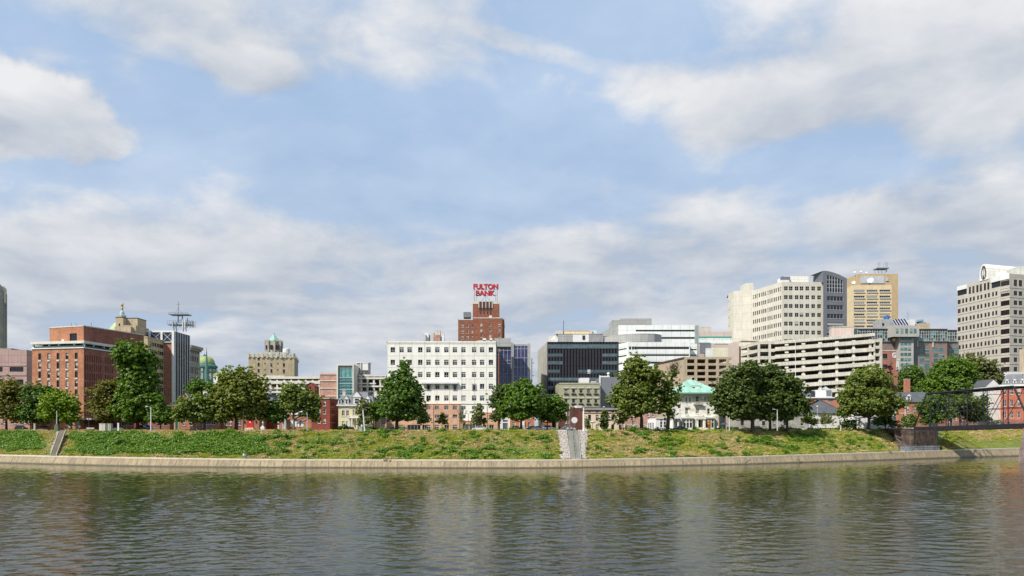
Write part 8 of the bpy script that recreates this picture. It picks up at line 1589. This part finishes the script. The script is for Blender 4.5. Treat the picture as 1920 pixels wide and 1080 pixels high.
# ------------------------------------------------------------------ people
def person(label, px, Y, z, shirt, trou, pose='stand', face=0, h_=1.72, held=None):
    t = thing('person', label, 'person', (WX(px, Y), Y, z)); t.rotation_euler = (0, 0, R(face)); st = {'stand': (.05, .02), 'walk': (.28, -.25), 'sit': (.1, .1)}[pose]
    hip = .92 if pose != 'sit' else .47; V, E, Rr = [], [], []
    def add(p, r, par=None): V.append(p); Rr.append(r); (E.append((par, len(V)-1)) if par is not None else None); return len(V)-1
    p0 = add((0, 0, hip), .15); ch = add((0, -.02, hip+.28), .145, p0); sh = add((0, 0, hip+.50), .13, ch); nk = add((0, 0, hip+.60), .055, sh); hd = add((0, -.02, hip+.68), .075, nk); h2 = add((0, -.02, hip+.78), .10, hd); add((0, -.01, hip+.86), .06, h2)
    for s_, f_ in ((-1, st[0]), (1, st[1])):
        a = add((s_*.19, 0, hip+.49), .065, sh); b_ = add((s_*.25, f_*.6, hip+.22), .048, a); c_ = add((s_*.24, -.14-f_*.3, hip+.02), .035, b_); add((s_*.23, -.19-f_*.3, hip-.06), .04, c_)
        lg = add((s_*.10, 0, hip-.07), .10, p0)
        if pose == 'sit': kn = add((s_*.13, -.42, hip), .075, lg); fo = add((s_*.13, -.46, .09), .05, kn)
        else: kn = add((s_*.11, -f_*.6-.03, hip*.52), .07, lg); fo = add((s_*.11, f_*1.0, .09), .05, kn)
        add((s_*.12, (V[fo][1])-.15, .05), .045, fo)
    me = bpy.data.meshes.new('body'); me.from_pydata([(x*h_/1.78, y*h_/1.78, z_*h_/1.78) for x, y, z_ in V], E, []); o = obj_of(me, 'body', t)
    sk = o.modifiers.new('skin', 'SKIN'); 
    if not me.skin_vertices: 
        bpy.context.view_layer.update()
    lay = me.skin_vertices[0].data if me.skin_vertices else None
    if lay:
        for i, r_ in enumerate(Rr): lay[i].radius = (r_, r_)
        lay[0].use_root = True
    o.modifiers.new('sub', 'SUBSURF').levels = 1; o.modifiers['sub'].render_levels = 1
    m, n, b = newmat('clothing '+shirt[0]+' '+trou[0]); tcn = n.new('ShaderNodeTexCoord').outputs['Object']; zz2 = n.sep(tcn)[2]; c = n.mix(n.m('GREATER_THAN', zz2, (hip+.02)*h_/1.78), trou[1], shirt[1]); c = n.mix(n.m('GREATER_THAN', zz2, (hip+.60)*h_/1.78), c, (.42, .25, .17)); n.put(b.inputs['Base Color'], c); me.materials.append(m)
    k_ = h_/1.78; a = MB(); a.lathe((0, .01, (hip+.76)*k_), [(.115*k_, 0), (.12*k_, .06*k_), (.085*k_, .13*k_), (0, .155*k_)], 10); a.build('hair', M_brown, t, org=(0, 0, 0))
    return t
RED, WHT, BLK, BLU, GRY = ('red', (.55, .03, .05)), ('white', (.7, .7, .68)), ('black', (.02, .02, .025)), ('blue', (.05, .09, .22)), ('grey', (.22, .22, .23))
def onbank(px, d): return YS(px)+d, prof(px, d)
Y_, z_ = onbank(457.5, 2.6); person('person in pale shirt standing on the river wall below knotweed', 457, Y_, z_+.13, WHT, GRY, 'stand'); Y_, z_ = onbank(460, 2.6); person('person in grey standing right beside the pale one on the river wall', 461.5, Y_, z_+.13, GRY, BLU, 'walk', 40)
person('person in red jacket leaning on the bridge railing', 1797, BP(22, 1.2, 0)[1], ZD(22), RED, WHT, 'walk', 90); person('person in white shirt walking on the bridge at right', 1897, BP(39, 1.2, 0)[1], ZD(39)+.05, WHT, BLK, 'walk', 90)
for q in (bpy.data.objects[n_] for n_ in [o.name for o in bpy.data.objects if o.name.startswith('person')][-2:]):
    s_ = 22 if 'red jacket' in q['label'] else 39; p = BP(s_, 1.0, ZD(s_)+.02); q.location = p
person('person in black standing near the bench by arched garages', 1163, YT(1163, 17), GZ, BLK, BLK, 'stand'); person('person in dark red sitting on bench by arched garages', 1168.5, YT(1168, 16), GZ, ('dark red', (.25, .03, .03)), BLK, 'sit'); person('person in dark clothes under the locust tree by the bench', 369, YT(369, 5), GZ, BLK, GRY, 'walk', 60); person('person in white standing at mansion hedge below umbrella', 1346, 246, GZ, WHT, BLK, 'stand'); person('seated person in black by the white patio umbrella', 1355, 245, GZ, BLK, GRY, 'sit'); person('person in pale shirt near stone block by the hotel entrance', 149.5, YT(150, 8), GZ, GRY, BLK, 'walk', 30); person('person in dark clothes by the white office left bench', 758, YT(758, 12), GZ, BLK, BLU, 'walk', -60)
# the sloped lamp posts on the white garage roof and a few floating items of the river bank
tk = MB(); 
for i in range(3): tk.tube([(i*.5, 0, 0), (i*.5+.6, .1, .25)], [.16, .1], 6)
o = tk.build('driftwood', M_barkl, None, org=(0, 0, 0)); o.location = (WX(1665, YS(1665)+3), YS(1665)+3, lerp(ZT, 1665)+.15); tag(o, 'grey driftwood on the coping near the abutment', 'driftwood')
